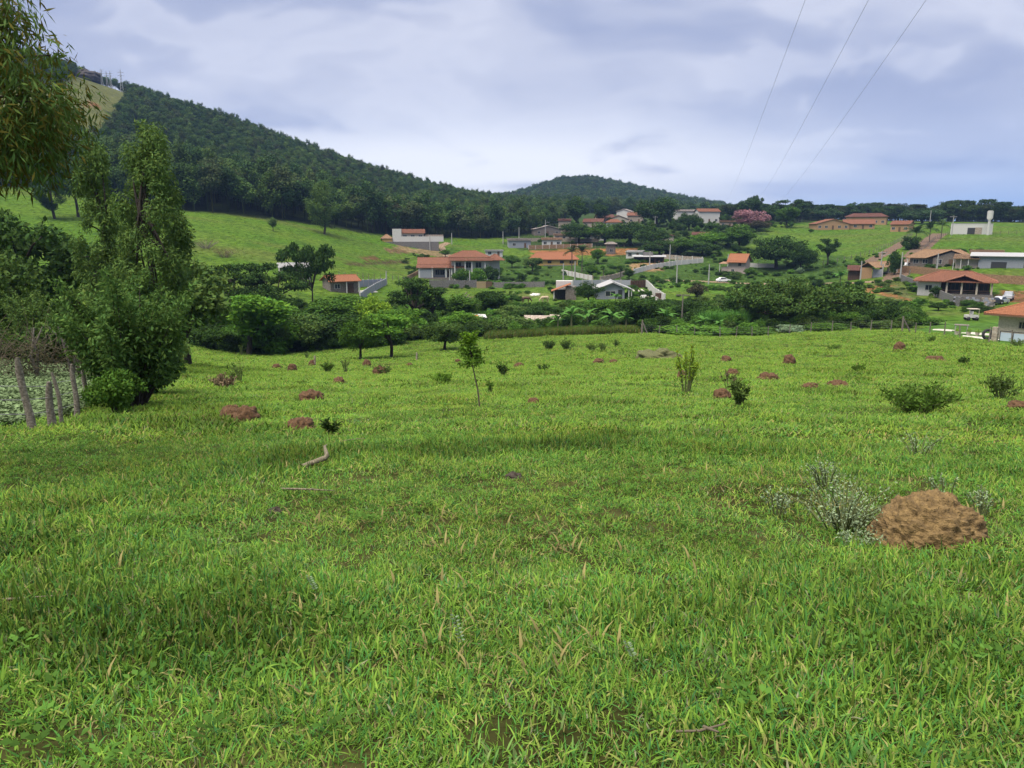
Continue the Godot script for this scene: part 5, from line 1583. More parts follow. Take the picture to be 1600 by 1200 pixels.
		t = MB.new()
		for i in 7:
			var a := h * i / 8.0
			var b := h * (i + 1) / 8.0
			var wa := lerpf(wd, wd * 0.35, minf(1.0, a / (h * 0.6)))
			t.tube([Vector3(-wa, a, wa), Vector3(wa, b, wa)], [0.08, 0.08], 4)
			t.tube([Vector3(wa, a, -wa), Vector3(-wa, b, -wa)], [0.08, 0.08], 4)
		part("bracing", t.mesh(M.steel), o)
		for y in [0.72, 0.86]: part("crossarm", boxes([[Vector3(-h * 0.13, h * y, -0.12), Vector3(h * 0.13, h * y + 0.25, 0.12)]]).mesh(M.steel), o)
	at = Vector2(-332.46, -621.69)
	var rk := mound("bare dark rock outcrop on the mountain shoulder", at, 24.0, 6.0, M.rock)
	rk.name = "rock_outcrop"
	tag(rk, "bare dark rock outcrop on the mountain shoulder", "rock")
	rk.remove_meta("group")

func make_street_things() -> void:
	var list := [["pole standing above the long curving white wall by the road", Vector2(47.36, -218.31), 8.4, 1, 0], ["pole at the road left of the white car", Vector2(58.66, -226.42), 6.0, 0, 0], ["pole with bracket lamp left of the gateway", Vector2(100.66, -219.49), 5.6, 0, 0], ["tall pole with crossarm against the gateway", Vector2(107.69, -222.42), 7.2, 1, 1], ["pole at the top of the diagonal block wall", Vector2(104.69, -204.88), 7.6, 0, 0], ["pole in front of the tan roofed house", Vector2(116.81, -209.35), 5.6, 0, 0], ["pole by the pale fence right of the small orange roofed house", Vector2(-34.33, -207.54), 3.6, 0, 0],
		["pole on the track below the house by the wood", Vector2(-33.84, -316.04), 6.2, 0, 0], ["pole in front of the long white house's right wing", Vector2(-12.12, -217.45), 4.8, 0, 0], ["pole in front of the long white house's left wing", Vector2(-19.19, -234.53), 4.0, 0, 0], ["pole rising behind the open orange shed", Vector2(14.48, -214.39), 6.2, 0, 0], ["pole between the open shed and the grey house", Vector2(17.68, -213.72), 6.8, 0, 0], ["pole behind the upper white piered wall", Vector2(55.06, -266.37), 8.0, 0, 0], ["pole just left of the flat white shed roof", Vector2(48.86, -270.62), 5.0, 0, 0],
		["pole beside the small two storey house", Vector2(76.82, -271.34), 4.6, 0, 0], ["street lamp pole at the left end of the village", Vector2(16.63, -383.64), 9.0, 0, 1], ["pole before the great domed tree", Vector2(73.01, -393.28), 8.0, 1, 0], ["pole at the dark wood left of the village", Vector2(3.41, -371.98), 6.5, 0, 0], ["pole at the wood's foot, second left of the village", Vector2(-4.19, -357.98), 6.0, 0, 0], ["pole on the hill track by the palms", Vector2(184.79, -322.86), 8.0, 1, 0], ["pole behind the separate square orange building", Vector2(200.2, -369.21), 8.5, 0, 0], ["pole at the end of the track by the wood", Vector2(-27.08, -344.94), 5.0, 0, 0]]
	for k in list: utility_pole("slim concrete " + k[0], k[1], k[2], k[3] == 1, k[4] == 1, rng.randf_range(-0.4, 0.4))
	var o: Node3D
	var at: Vector2 = Vector2(26.91, -119)
	o = thing("utility_pole", "tall timber T pole with a broad crossarm above the low hedge", "utility pole", on(at), facing(at))
	var t := MB.new()
	t.tube([Vector3(0, -0.5, 0), Vector3(0, 5.0, 0)], [0.11, 0.09], 8)
	part("pole", t.mesh(M.post_pale), o)
	part("crossarm", boxes([[Vector3(-1.05, 4.85, -0.06), Vector3(1.05, 5.0, 0.06)]]).mesh(M.post_pale), o)
	car("white hatchback parked on the pale dirt road", Vector2(65.29, -234.58), 0.15, M.car_white)
	car("silver car half hidden beside the red earth heap", Vector2(99.43, -153.63), 0.6, M.car_silver)
	car("white car beside the tan roofed house", Vector2(120.03, -230.41), 0.3, M.car_white)
	car("silver pickup truck parked on the red earth at the right", Vector2(105.4, -160.48), 0.9, M.car_silver, "pickup truck")
	car("dark car left of the silver pickup truck", Vector2(96.82, -151.74), 0.5, M.dark)
	at = Vector2(71.94, -117.76)
	o = thing("garden_cart", "small white cart standing beyond the mown lawn", "cart", on(at), facing(at) + 0.4)
	part("body", boxes([[Vector3(-0.9, 0.45, -0.5), Vector3(0.9, 0.85, 0.5)], [Vector3(-0.1, 0.85, -0.5), Vector3(0.05, 1.45, 0.5)]]).mesh(M.white), o)
	part("canopy", boxes([[Vector3(-0.6, 1.75, -0.6), Vector3(0.9, 1.85, 0.6)], [Vector3(-0.55, 0.85, 0.45), Vector3(-0.48, 1.75, 0.52)], [Vector3(0.8, 0.85, 0.45), Vector3(0.87, 1.75, 0.52)]]).mesh(M.cream), o)
	for x in [-0.6, 0.6]:
		for z in [-0.5, 0.5]:
			t = MB.new()
			t.tube([Vector3(x, 0.3, z - 0.08), Vector3(x, 0.3, z + 0.08)], [0.3, 0.3], 12)
			part("wheel", t.mesh(M.tyre), o)
	at = Vector2(52.96, -88.34)
	o = thing("garden_table", "small table with pale pots on the lawn behind the field fence", "table", on(at), facing(at))
	part("tabletop", boxes([[Vector3(-0.75, 1.15, -0.5), Vector3(0.75, 1.22, 0.5)]]).mesh(M.grey), o)
	for x in [-0.6, 0.6]:
		for z in [-0.4, 0.4]: part("leg", boxes([[Vector3(x - 0.05, -0.2, z - 0.05), Vector3(x + 0.05, 1.15, z + 0.05)]]).mesh(M.concrete), o)
	for x in [[-1.0, "pale flower pot left of the garden table"], [0.4, "pale flower pot right below the garden table"], [1.4, "small pot standing apart right of the garden table"]]:
		var p := thing("flower_pot", x[1], "flower pot", on(at + Vector2(x[0], 0.9)), 0.0, "pots by the garden table")
		t = MB.new()
		t.tube([Vector3(0, -0.05, 0), Vector3(0, 0.35, 0), Vector3(0, 0.4, 0)], [0.15, 0.22, 0.24], 12)
		part("pot", t.mesh(M.cream), p)
		t = MB.new()
		leafy(t, [[Vector3(0, 0.55, 0), 0.25, 0.8]], 60, 0.16, 0.09)
		part("plant", t.mesh(green.yellow), p)
	horse("dark brown horse grazing on the valley meadow", Vector2(3.14, -168.26), 0.2, M.horse_brown, M.hair)
	horse("pale dun horse grazing left of the open shed", Vector2(7.29, -168.49), -2.8, M.horse_pale, M.hair_pale)
	at = Vector2(5.62, -184.6)
	o = mound("white sheet heaped on the meadow left of the open shed", at, 2.6, 0.45, M.white)
	o.name = "white_sheet"
	tag(o, "white sheet heaped on the meadow left of the open shed", "sheet"); o.remove_meta("group")
	for k in [["orange tarpaulin roof low in the hollow behind the slender sapling", Vector2(-6.6, -120.82), "orange_sheet", 2.6], ["pale awning beside the orange tarpaulin in the hollow", Vector2(-5.2, -121.89), "white", 2.2], ["blue tarpaulin among the shrubs of the hollow", Vector2(-3.15, -131.96), "blue_sheet", 1.8], ["long pale roof low behind the reeds", Vector2(4.19, -116.92), "offwhite", 4.4], ["short pale roof right of the long one behind the reeds", Vector2(6.84, -117.8), "offwhite", 1.6]]:
		o = thing("tarpaulin_shelter", k[0], "shelter", on(k[1]), facing(k[1]) + 0.2)
		var w: float = k[3]
		t = MB.new()
		slope(t, Vector3(-w / 2, 1.5, 0.9), Vector3(w / 2, 1.35, 0.9), Vector3(w / 2, 2.0, -0.9), Vector3(-w / 2, 2.15, -0.9), false)
		part("sheet", t.mesh(M[k[2]]), o)
		posts(o, [-w / 2 + 0.1, w / 2 - 0.1], 0.8, -0.4, 1.32, 0.1, M.twig, "post")
		posts(o, [-w / 2 + 0.1, w / 2 - 0.1], -0.8, -0.4, 1.95, 0.1, M.twig, "post")
	for k in [["mossy log ladder leaning in the hollow above the tarpaulin", Vector2(-7.01, -149.84)]]:
		o = thing("log_fence", k[0], "fence", on(k[1]), 0.5)
		for i in 7:
			t = MB.new()
			t.tube([Vector3(-0.4, i * 0.45, -i * 0.9), Vector3(0.5, i * 0.45 + 0.9, -i * 0.9)], [0.12, 0.1], 6)
			part("log", t.mesh(M.post_pale), o)

func make_trees() -> void:
	# left foreground, over the old fence
	drooping_tree()
	tree("gum_tree", "tall airy gum tree rising above the left thicket", "tree", "gum0", "gum", Vector2(-18.18, -37.86), 11.92, 4.35)
	tree("gum_tree", "slimmer gum tree close behind the tall one at the left", "tree", "gum1", "gum", Vector2(-21.88, -41.6), 12.15, 3.08)
	leafy_thicket()
	tree("broad_tree", "very dark broad tree at the far left below the meadow", "tree", "dome0", "dark", Vector2(-38.5, -60.84), 9.4, 10.43)
	tree("broad_tree", "dark brownish tree at the extreme left edge", "tree", "dome1", "olive", Vector2(-35.37, -50.92), 6.55, 6.44)
	tree("round_tree", "full olive green tree at the right end of the left thicket", "tree", "round0", "gum", Vector2(-23.16, -53.18), 7.72, 6.71)
	tree("round_tree", "smaller olive tree leaning out below the gum tree", "tree", "round1", "mid", Vector2(-21.43, -45.17), 5.51, 4.2)
	tree("bush", "leafy bush at the fence's end spilling onto the field", "bush", "bush0", "mid", Vector2(-8.98, -16.74), 0.99, 1.22)
	tree("bush", "dark bush tucked behind the fence's end bush", "bush", "bush1", "dark", Vector2(-11.33, -22.28), 1.5, 2.3)
	tree("bush", "mid green bush where the thicket meets the far field", "bush", "bush0", "gum", Vector2(-15.19, -32.64), 1.95, 2.52)
	tree("bush", "low dark bush behind the pale weedy patch", "bush", "bush1", "dark", Vector2(-25.19, -38.49), 3.06, 5.57)
	tree("bush", "brownish bush behind the fence posts", "bush", "bush0", "olive", Vector2(-20.46, -34.37), 2.3, 3.52)
	brush_hedge()
	# the line of trees across the bottom of the field
	var group := "trees along the bottom of the field"
	for k in [
		["round_tree", "bright green bushy tree left in the bottom line", "round1", "bright", Vector2(-32.06, -90.49), 7.13, 9.82],
		["round_tree", "bright green lower tree at the foot of the bushy one", "bush1", "bright", Vector2(-29.7, -93.39), 4.16, 6.37],
		["broad_tree", "dark flat topped tree behind the bright bushy one", "layered0", "dark", Vector2(-44.5, -120.01), 9.16, 8.07],
		["broad_tree", "dark tree between the flat topped and umbrella trees", "layered1", "dark", Vector2(-40.18, -125.74), 9.46, 9.51],
		["umbrella_tree", "tall umbrella tree with layered crown before the small grey house", "umbrella", "dark", Vector2(-37.54, -141.09), 12.21, 10.38],
		["broad_tree", "wide dark shrubby tree below the umbrella tree", "dome0", "dark", Vector2(-25.68, -99.75), 4.71, 10.61],
		["round_tree", "dark leafy tree left of the wide shrubby one", "round0", "mid", Vector2(-30.36, -102.6), 5.25, 6.1],
		["mango_tree", "dense dark mango tree on a forked trunk at the field's bottom", "dome1", "mid", Vector2(-15.52, -76.09), 4.13, 4.02],
		["light_tree", "light green open crowned tree right of the mango tree", "thin", "bright", Vector2(-12.7, -77.65), 4.62, 5.42],
		["light_tree", "second pale green crown filling behind the open crowned tree", "round1", "bright", Vector2(-17.08, -99.55), 4.07, 5.93],
		["dark_tree", "tall very dark ragged tree standing above the bottom line", "layered0", "dark", Vector2(-15.5, -121.01), 7.78, 8.36],
		["dark_tree", "dark companion trunk and crown right of the ragged tree", "layered1", "dark", Vector2(-13.05, -123.31), 6.23, 5.21],
		["olive_tree", "olive green tree on a bare trunk right of the ragged tree", "dome0", "olive", Vector2(-7.87, -87.33), 3.39, 4.91],
		["light_tree", "bright tree crown behind the olive tree", "round0", "bright", Vector2(-7.64, -111.74), 3.25, 5.7],
		["round_tree", "bright yellowish shrub tree left of the ragged tree", "bush0", "yellow", Vector2(-21.32, -116.06), 5.28, 5.9],
		["round_tree", "leafy tree filling the hollow left of the yellowish shrub tree", "round1", "mid", Vector2(-27.9, -118.77), 4.58, 8.06],
		["round_tree", "dense green tree under the small grey house's yard wall", "dome0", "mid", Vector2(-28.02, -137.17), 3.8, 10.45],
		["round_tree", "light bush tree right under the yard wall", "bush1", "bright", Vector2(-17.05, -110.7), 3.87, 7.53],
		["round_tree", "green tree between the ragged tree and the log ladder", "round0", "mid", Vector2(-9.25, -127.67), 4.72, 7.56],
		["round_tree", "dark low tree in the gap left of the umbrella tree", "dome1", "dark", Vector2(-38.19, -111.65), 7.03, 10.38],
		["round_tree", "greyish tree right of the bright lower tree", "dome0", "gum", Vector2(-27.38, -95.14), 4.47, 7.29],
		["round_tree", "mid green tree at the hollow behind the mango tree", "round0", "mid", Vector2(-27.2, -125.08), 4.8, 7.41],
		["round_tree", "greyish shrub tree at the left end of the reeds", "bush0", "gum", Vector2(-0.47, -111), 2.62, 6.05],
		["round_tree", "mid green shrub tree just right of the slender sapling", "bush1", "mid", Vector2(-3.29, -109.95), 2.36, 4.87],
		["round_tree", "dark shrub tree standing over the long pale roof", "round1", "dark", Vector2(3.17, -123.96), 2.51, 4.63],
		["round_tree", "leafy green tree on the stream bank left of the grove", "dome0", "mid", Vector2(6.22, -125.85), 2.06, 4.92],
		["broad_tree", "dark tree behind the slender sapling", "round1", "dark", Vector2(-3.99, -133.94), 5.06, 5.66],
		["round_tree", "greyish green tree right of the sapling in the hollow", "round0", "gum", Vector2(0, -130), 2.72, 6.62],
		["round_tree", "small dark tree on the meadow edge", "round1", "dark", Vector2(5.06, -131.9), 2.46, 5.6],
		["broad_tree", "dark green tree before the open orange shed", "dome1", "dark", Vector2(16.71, -164.15), 4.32, 6.09],
		["broad_tree", "small dark tree left of the banana grove", "round0", "dark", Vector2(7.48, -121.77), 2.78, 4.14],
		["broad_tree", "dark bushy tree before the grey gabled house", "round1", "mid", Vector2(15.7, -127.03), 3.48, 5.92],
		["broad_tree", "black green dense tree at the fence's strutted post", "dome0", "dark", Vector2(19.36, -113.36), 4.87, 7.1],
		["broad_tree", "dark round bush tree by the T pole", "dome1", "dark", Vector2(31.38, -129.25), 3.21, 7.01],
		["flat_tree", "great flat crowned acacia right of centre beyond the fence", "flat", "olive", Vector2(44.02, -115.92), 7.03, 20.06],
		["flat_tree", "lower flat crown joined to the acacia's left", "flat", "dark", Vector2(40.4, -121.46), 4.52, 12.35],
		["broad_tree", "dark tree under the acacia's right side", "dome0", "dark", Vector2(50.68, -115.36), 3.66, 8.81],
		["broad_tree", "rounded dark tree at the right end of the bottom line", "dome1", "dark", Vector2(51.41, -105.1), 3.39, 5.53],
		["broad_tree", "low dark tree between the acacia and the end tree", "dome0", "mid", Vector2(48.57, -105.34), 2.26, 5.38],
		["bush", "smooth bright hedge bush along the wire fence", "bush0", "bright", Vector2(24.27, -103.18), 1.34, 8.36],
		["bush", "low bright bush in the middle of the wire fence", "bush1", "bright", Vector2(29.61, -104.9), 0.86, 6.27],
		["bush", "flat mid green bush right in the wire fence", "bush0", "mid", Vector2(34.4, -104.48), 0.94, 7.14],
		["bush", "pale leafed bush at the acacia's foot", "bush1", "silver", Vector2(38.45, -104.13), 1.06, 3.91],
		["bush", "low green bush before the dark end tree", "bush0", "mid", Vector2(43.6, -102.08), 1.03, 6.09],
		["bush", "grey green bush beside the leaning fence strut", "bush1", "gum", Vector2(48.69, -98.64), 1.1, 3.2],
		["bush", "bright bush filling the dip left of the lawn", "bush0", "mid", Vector2(60.37, -110.6), 1.19, 5.65],
		["bush", "dark hedge bush in front of the parked cars", "bush1", "dark", Vector2(85.83, -137.39), 0.99, 4.2]]:
		tree(k[0], k[1], "bush" if k[0] == "bush" else "tree", k[2], k[3], k[4], k[5], k[6], group)
	for i in 3: cane(["left", "middle", "right"][i])
	for k in [["banana plant left in the grove before the grey house", Vector2(8.87, -111.65), 4.49, 5.3], ["banana plant in the middle of the grove before the grey house", Vector2(11.33, -112.43), 4.2, 4.96], ["banana plant right in the grove before the grey house", Vector2(14.7, -111.03), 4.01, 5.27], ["banana plant standing high under the grey house's wall", Vector2(21.52, -156.53), 3.47, 6.61], ["banana plant at the right of the grove, near the dark tree", Vector2(16.84, -110.73), 3.45, 4.14],
		["banana plant with broad upright leaves left of the T pole", Vector2(22.5, -109.72), 4.3, 5.21], ["banana plant behind the low bright hedge", Vector2(27.65, -108.53), 2.99, 4.06], ["banana plant below the tall cane clump", Vector2(29.47, -107.02), 2.55, 3.64], ["banana plant at the right foot of the cane clump", Vector2(32.68, -109.22), 2.13, 3.72], ["banana plant above the hollow right of the ragged tree", Vector2(-11.76, -145.53), 4.03, 5.42], ["bright banana plant before the gateway", Vector2(89.69, -207.44), 5.87, 6.62], ["banana plant behind the banana grove's left end", Vector2(6.88, -111.79), 3.43, 4.37]]:
		banana(k[0], k[1], k[2], k[3])
	# valley and hillside
	group = "trees about the valley houses"
	for k in [
		["gum_tree", "lone tall oval tree standing at the wood's edge on the left meadow", "casuarina", "gum", Vector2(-70.87, -289.45), 18.99, 10.95],
		["small_tree", "small lone tree on the left meadow slope", "round0", "gum", Vector2(-82.48, -265.72), 4.54, 3.09],
		["bare_tree", "thin tree with pinkish brown top before the wood", "sparse", "dead", Vector2(-61.06, -336.5), 18.02, 5.54],
		["bare_tree", "bare thin trunked tree right of the pinkish topped one", "sparse", "olive", Vector2(-55.74, -341.48), 15.33, 5.64],
		["bare_tree", "leaning bare tree further right before the wood", "sparse", "brown", Vector2(-51.61, -344.15), 13.94, 5.12],
		["gum_tree", "dark gum with pale trunk standing on the far left meadow", "gum1", "blue", Vector2(-133.53, -225.42), 20.18, 10.33],
		["gum_tree", "dark leafy tree right of the pale trunked gum", "round1", "blue", Vector2(-132.31, -235.36), 17.69, 11.57],
		["broad_tree", "dark domed tree above the red earth, left in the row", "dome0", "dark", Vector2(31.61, -360.62), 9.47, 16.17],
		["broad_tree", "lighter tree in the dark mass above the red earth", "dome1", "mid", Vector2(42.8, -353.42), 9.53, 17.61],
		["broad_tree", "dark tree in the middle of the mass below the village", "dome0", "dark", Vector2(53.46, -345.89), 10.33, 18.96],
		["broad_tree", "dark tree at the right of the mass below the village", "dome1", "dark", Vector2(60.61, -329.47), 8.37, 15.35],
		["great_tree", "great domed dark tree crowning the village", "dome0", "dark", Vector2(79.42, -424.64), 15.42, 22.43],
		["broad_tree", "round dark tree beside the narrow balcony house", "round0", "dark", Vector2(35.23, -423.54), 16.95, 11.18],
		["broad_tree", "smaller dark tree at the village's back row", "round1", "dark", Vector2(50.9, -447.11), 11.67, 9.61],
		["broad_tree", "black green tree left of the red roofed white house", "dome1", "dark", Vector2(90.28, -391.73), 8.39, 11.04],
		["broad_tree", "dark leafy tree below the red roofed white house", "dome0", "dark", Vector2(98.53, -372.18), 3.98, 11.13],
		["broad_tree", "dense dark tree row below the tan block house, left", "dome0", "dark", Vector2(59.01, -306.37), 5.98, 13.8],
		["broad_tree", "dense dark tree row below the tan block house, middle", "dome1", "mid", Vector2(68.02, -306.54), 6.4, 15.34],
		["broad_tree", "dense dark tree row below the tan block house, right", "dome0", "dark", Vector2(75.54, -302.72), 5.04, 13.65],
		["bright_tree", "bright green mass of creeper trees above the small orange roofed house", "dome1", "bright", Vector2(86.02, -323.77), 5.75, 19.95],
		["broad_tree", "tall mid green tree left of the broad dark one", "round0", "mid", Vector2(92.5, -311.56), 9.71, 11.92],
		["broad_tree", "broad very dark tree on the slope above the road", "dome0", "dark", Vector2(90.97, -262.7), 10.84, 17.97],
		["broad_tree", "dark tree joined to the broad one's right", "dome1", "dark", Vector2(96.27, -254.39), 8.23, 10.21],
		["thin_tree", "open crowned tree on the green slope right of the dark ones", "layered1", "dark", Vector2(105.81, -255.99), 9.34, 7.27],
		["pink_tree", "domed tree covered in pink blossom beside the village", "dome0", "pink", Vector2(119.12, -383.94), 9.29, 15.9],
		["broad_tree", "grey mauve lower tree under the pink blossom tree", "dome1", "brown", Vector2(118.76, -373.58), 4.81, 12.41],
		["broad_tree", "high dark crown behind the pink blossom tree", "round1", "dark", Vector2(137.3, -449.5), 12.02, 11.88],
		["flat_tree", "thin flat topped tree showing over the pink blossom tree", "umbrella", "blue", Vector2(143.68, -457.99), 14.1, 9.07],
		["broad_tree", "dark tree right of the pink blossom tree", "round0", "dark", Vector2(143.46, -426.52), 9.16, 10.59],
		["broad_tree", "tall dark skyline tree with a spiky top", "layered0", "dark", Vector2(153.66, -428.27), 12.67, 14.86],
		["broad_tree", "rounded green tree below the spiky skyline tree", "round1", "mid", Vector2(140.81, -395.69), 10.02, 11.13],
		["broad_tree", "skyline tree with bare trunk right of the spiky one", "layered1", "blue", Vector2(164.5, -440.27), 10.29, 9.46],
		["flat_tree", "wide low skyline tree left of the orange blocks", "dome1", "blue", Vector2(186.7, -463.83), 6.91, 19.2],
		["flat_tree", "umbrella topped skyline gum above the orange blocks", "umbrella", "blue", Vector2(213.31, -474.23), 10.35, 15.68],
		["flat_tree", "second umbrella topped skyline gum further right", "umbrella", "blue", Vector2(231.52, -471.19), 8.63, 15.6],
		["flat_tree", "dark spreading tree behind the separate orange building", "dome0", "blue", Vector2(220.61, -415.01), 7.1, 20.63],
		["flat_tree", "umbrella topped gum left of the white hilltop building", "umbrella", "blue", Vector2(255.62, -452.83), 6.55, 12.75],
		["flat_tree", "umbrella topped gum behind the water tower", "umbrella", "blue", Vector2(279.59, -450.25), 5.84, 13.43],
		["flat_tree", "rounded gum at the far right skyline", "round1", "blue", Vector2(282.66, -436.47), 3.8, 14.48],
		["small_tree", "small dark tree on the pasture below the orange blocks", "round0", "dark", Vector2(142.07, -365.35), 1.81, 2.74],
		["small_tree", "small bushy tree on the middle of the right pasture", "round1", "mid", Vector2(153.43, -342.18), -0.68, 3.14],
		["small_tree", "small round tree by the diagonal block wall", "round0", "dark", Vector2(93.79, -167.53), 2.6, 2.12],
		["small_tree", "dark shrub on the bank above the stone wall", "dome0", "dark", Vector2(78.69, -139.04), 1.4, 3.2],
		["hedge", "clipped dark hedge in the fork of the hill track", "bush0", "dark", Vector2(110.32, -219.88), 6.46, 4.42],
		["hedge", "dark bushes lining the hill track by the palms", "bush1", "dark", Vector2(143.59, -274.74), 4.38, 6.87],
		["bush", "purplish dark bush on the meadow below the road", "bush0", "brown", Vector2(42.89, -174.67), 2.9, 4.6],
		["bush", "dark bush at the roadside below the gateway", "bush1", "dark", Vector2(85.78, -213.4), 2.2, 4.4],
		["bush", "silvery bush beside the road below the dark slope tree", "bush0", "silver", Vector2(94.46, -249.47), 1.9, 2.3],
		["bush", "grey green bush beside the low white wall", "bush1", "gum", Vector2(71.93, -243.87), 2.4, 3.6],
		["bush", "round bush at the foot of the small orange roofed house", "bush0", "mid", Vector2(78.86, -251.79), 2.4, 4.2],
		["small_tree", "dark tree between the facing pale walls below the palms", "round0", "dark", Vector2(36.54, -236.87), 3.2, 3.4],
		["small_tree", "round tree right of the palms", "round1", "mid", Vector2(31.71, -279.89), 5.2, 5.8],
		["small_tree", "dark bushy tree at the descending wall's top", "round0", "mid", Vector2(25.17, -240.95), 4.0, 4.2],
		["small_tree", "leafy tree in front of the yellow walled house", "round1", "gum", Vector2(7.13, -265.01), 4.6, 6.4],
		["small_tree", "garden tree before the long house's right wing", "round0", "mid", Vector2(0, -276.46), 4.4, 5.2],
		["small_tree", "garden shrub tree in the long white house's garden", "bush0", "mid", Vector2(-5.99, -254.18), 2.6, 5.0],
		["small_tree", "dark garden tree at the right of the long house's garden", "bush1", "dark", Vector2(3, -237.32), 2.6, 3.4],
		["small_tree", "dark bush under the white house by the wood", "bush0", "dark", Vector2(-35.73, -334.21), 2.0, 3.2],
		["garden_bush", "leafy bush hiding the foot of the long house's right wing, left", "bush0", "mid", Vector2(-15.24, -231.63), 4.4, 5.6],
		["garden_bush", "leafy bush hiding the foot of the long house's right wing, middle", "bush1", "bright", Vector2(-11.07, -234.22), 4.4, 6.0],
		["garden_bush", "dark bush at the right foot of the long house's right wing", "bush0", "dark", Vector2(-6.79, -236.77), 4.8, 6.0],
		["small_tree", "rounded bush left of the long house's roof", "round0", "mid", Vector2(-26.21, -300.77), 3.0, 4.4]]:
		tree(k[0], k[1], "bush" if k[0] in ["bush", "hedge", "garden_bush"] else "tree", k[2], k[3], k[4], k[5], k[6], group)
	for k in [["left palm rising beside the yellow walled house", Vector2(20.13, -257.21), 8.94, 5.59], ["right palm beside the yellow walled house", Vector2(23.65, -257.92), 8.72, 5.17], ["young palm on the green terrace below the palms", Vector2(33.48, -233.61), 3.59, 2.36], ["small palm left on the green terrace", Vector2(28.28, -236.31), 3.71, 1.99], ["dark palm beside the hill track", Vector2(148.14, -281.39), 6.36, 7.97], ["palm higher up the hill track", Vector2(160.14, -294.25), 6.42, 6.85], ["palm near the top of the hill track", Vector2(171.69, -307.29), 6.77, 5.62]]:
		palm(k[0], k[1], k[2], k[3])
	# dead thorny brush on the left meadow
	shrub("dead_brush", "fallen grey dead tree lying on the left meadow", Vector2(-83.42, -208.76), 3.2, 9.0, 40, 6, 0.9, 0.05, "dead", M.post_pale, 0.3)
	shrub("dead_brush", "brown dead bramble heap right of the fallen grey tree", Vector2(-75.03, -199.86), 2.6, 8.0, 36, 10, 0.8, 0.06, "dead", M.twig, 0.3)
func drooping_tree() -> void:
	# a tree whose trunk stands just left of the view; hanging narrow leaves, many of them browned
	var at: Vector2 = Vector2(-6.64, -9.39)
	var o := thing("drooping_tree", "drooping narrow leafed tree with browned leaves hanging in from the upper left", "tree", on(at))
	var t := MB.new()
	t.tube([Vector3(-1.3, -0.4, 0), Vector3(-1.3, 2.5, 0), Vector3(-0.7, 4.2, 0), Vector3(0.0, 5.6, 0)], [0.17, 0.14, 0.1, 0.04], 9)
	var cl := []
	var inner := []
	for i in 64:
		var a := rng.randf() * TAU
		var y := rng.randf_range(3.95, 5.85)
		var r := 1.35 * sqrt(maxf(0.05, 1.0 - pow((y - 4.75) / 1.45, 2.0))) * rng.randf_range(0.45, 1.0)
		var p := Vector3(cos(a) * r, y - 0.25 * r, sin(a) * r)
		limb(t, Vector3(lerpf(-0.8, 0.0, clampf((y - 3.8) / 3.0, 0.0, 1.0)), y - 0.7, 0), p, 0.035, 0.008, 0.15)
		(cl if r > 0.62 else inner).append([p, rng.randf_range(0.28, 0.5), 1.1])
	for i in 10: inner.append([Vector3(rng.randf_range(-0.7, 0.55), rng.randf_range(3.6, 5.0), rng.randf_range(0.4, 1.3)), 0.36, 1.0])
	part("trunk", t.mesh(bark), o)
	var c := MB.new()
	leafy(c, cl, 17000, 0.15, 0.025, 0.8, 0.6, Color(1.0, 0.6, 0.36, 0.34))
	part("crown", c.mesh(green.gum), o)
	c = MB.new()
	leafy(c, inner, 6000, 0.13, 0.022, 0.5, 0.6)
	part("dead_leaves", c.mesh(green.dead), o)
func leafy_thicket() -> void:
	# big many-stemmed shrubs with upright sprays of light leaves
	for k in [["big leafy shrub with light upright sprays over the fence, nearest", Vector2(-9.67, -18.64), 3.69, 2.76, 0], ["leafy shrub with arching sprays reaching to the left edge", Vector2(-23.43, -37.25), 4.25, 5.52, 1], ["leafy shrub with light tips at the right of the thicket", Vector2(-11.18, -22.36), 3.59, 2.08, 2]]:
		var h: float = k[2]
		var w: float = k[3]
		var o := thing("leafy_shrub", k[0], "shrub", on(k[1]))
		var t := MB.new()
		var c := MB.new()
		for s in 46:
			var a := rng.randf() * TAU
			var r := w * 0.5 * sqrt(rng.randf())
			var top := Vector3(cos(a) * r, h * rng.randf_range(0.35, 0.85) * (1.0 - 0.15 * pow(r / (w * 0.5), 2.0)), sin(a) * r)
			var foot := Vector3(cos(a) * r * 0.15, -0.2, sin(a) * r * 0.15)
			limb(t, foot, top, 0.035, 0.008, 0.08, 5)
			for i in 10:
				var u := rng.randf_range(0.5, 1.0)
				var q := foot.lerp(top, u)
				leafy(c, [[q + rdir() * 0.2, rng.randf_range(0.2, 0.38), 0.7]], 36, 0.13, 0.055, 0.15, 0.5)
			var out := Vector3(cos(a), rng.randf_range(0.3, 1.6), sin(a)).normalized() * rng.randf_range(0.35, 0.8)
			t.tube([top, top + out], [0.008, 0.003], 4)
			for i in 7: leafy(c, [[top + out * (i / 6.0), 0.11, 0.7]], 13, 0.13, 0.05, -0.1, 0.6)
		part("stems", t.mesh(bark), o)
		part("leaves", c.mesh([green.spray, green.gum, green.spray][k[4]]), o)
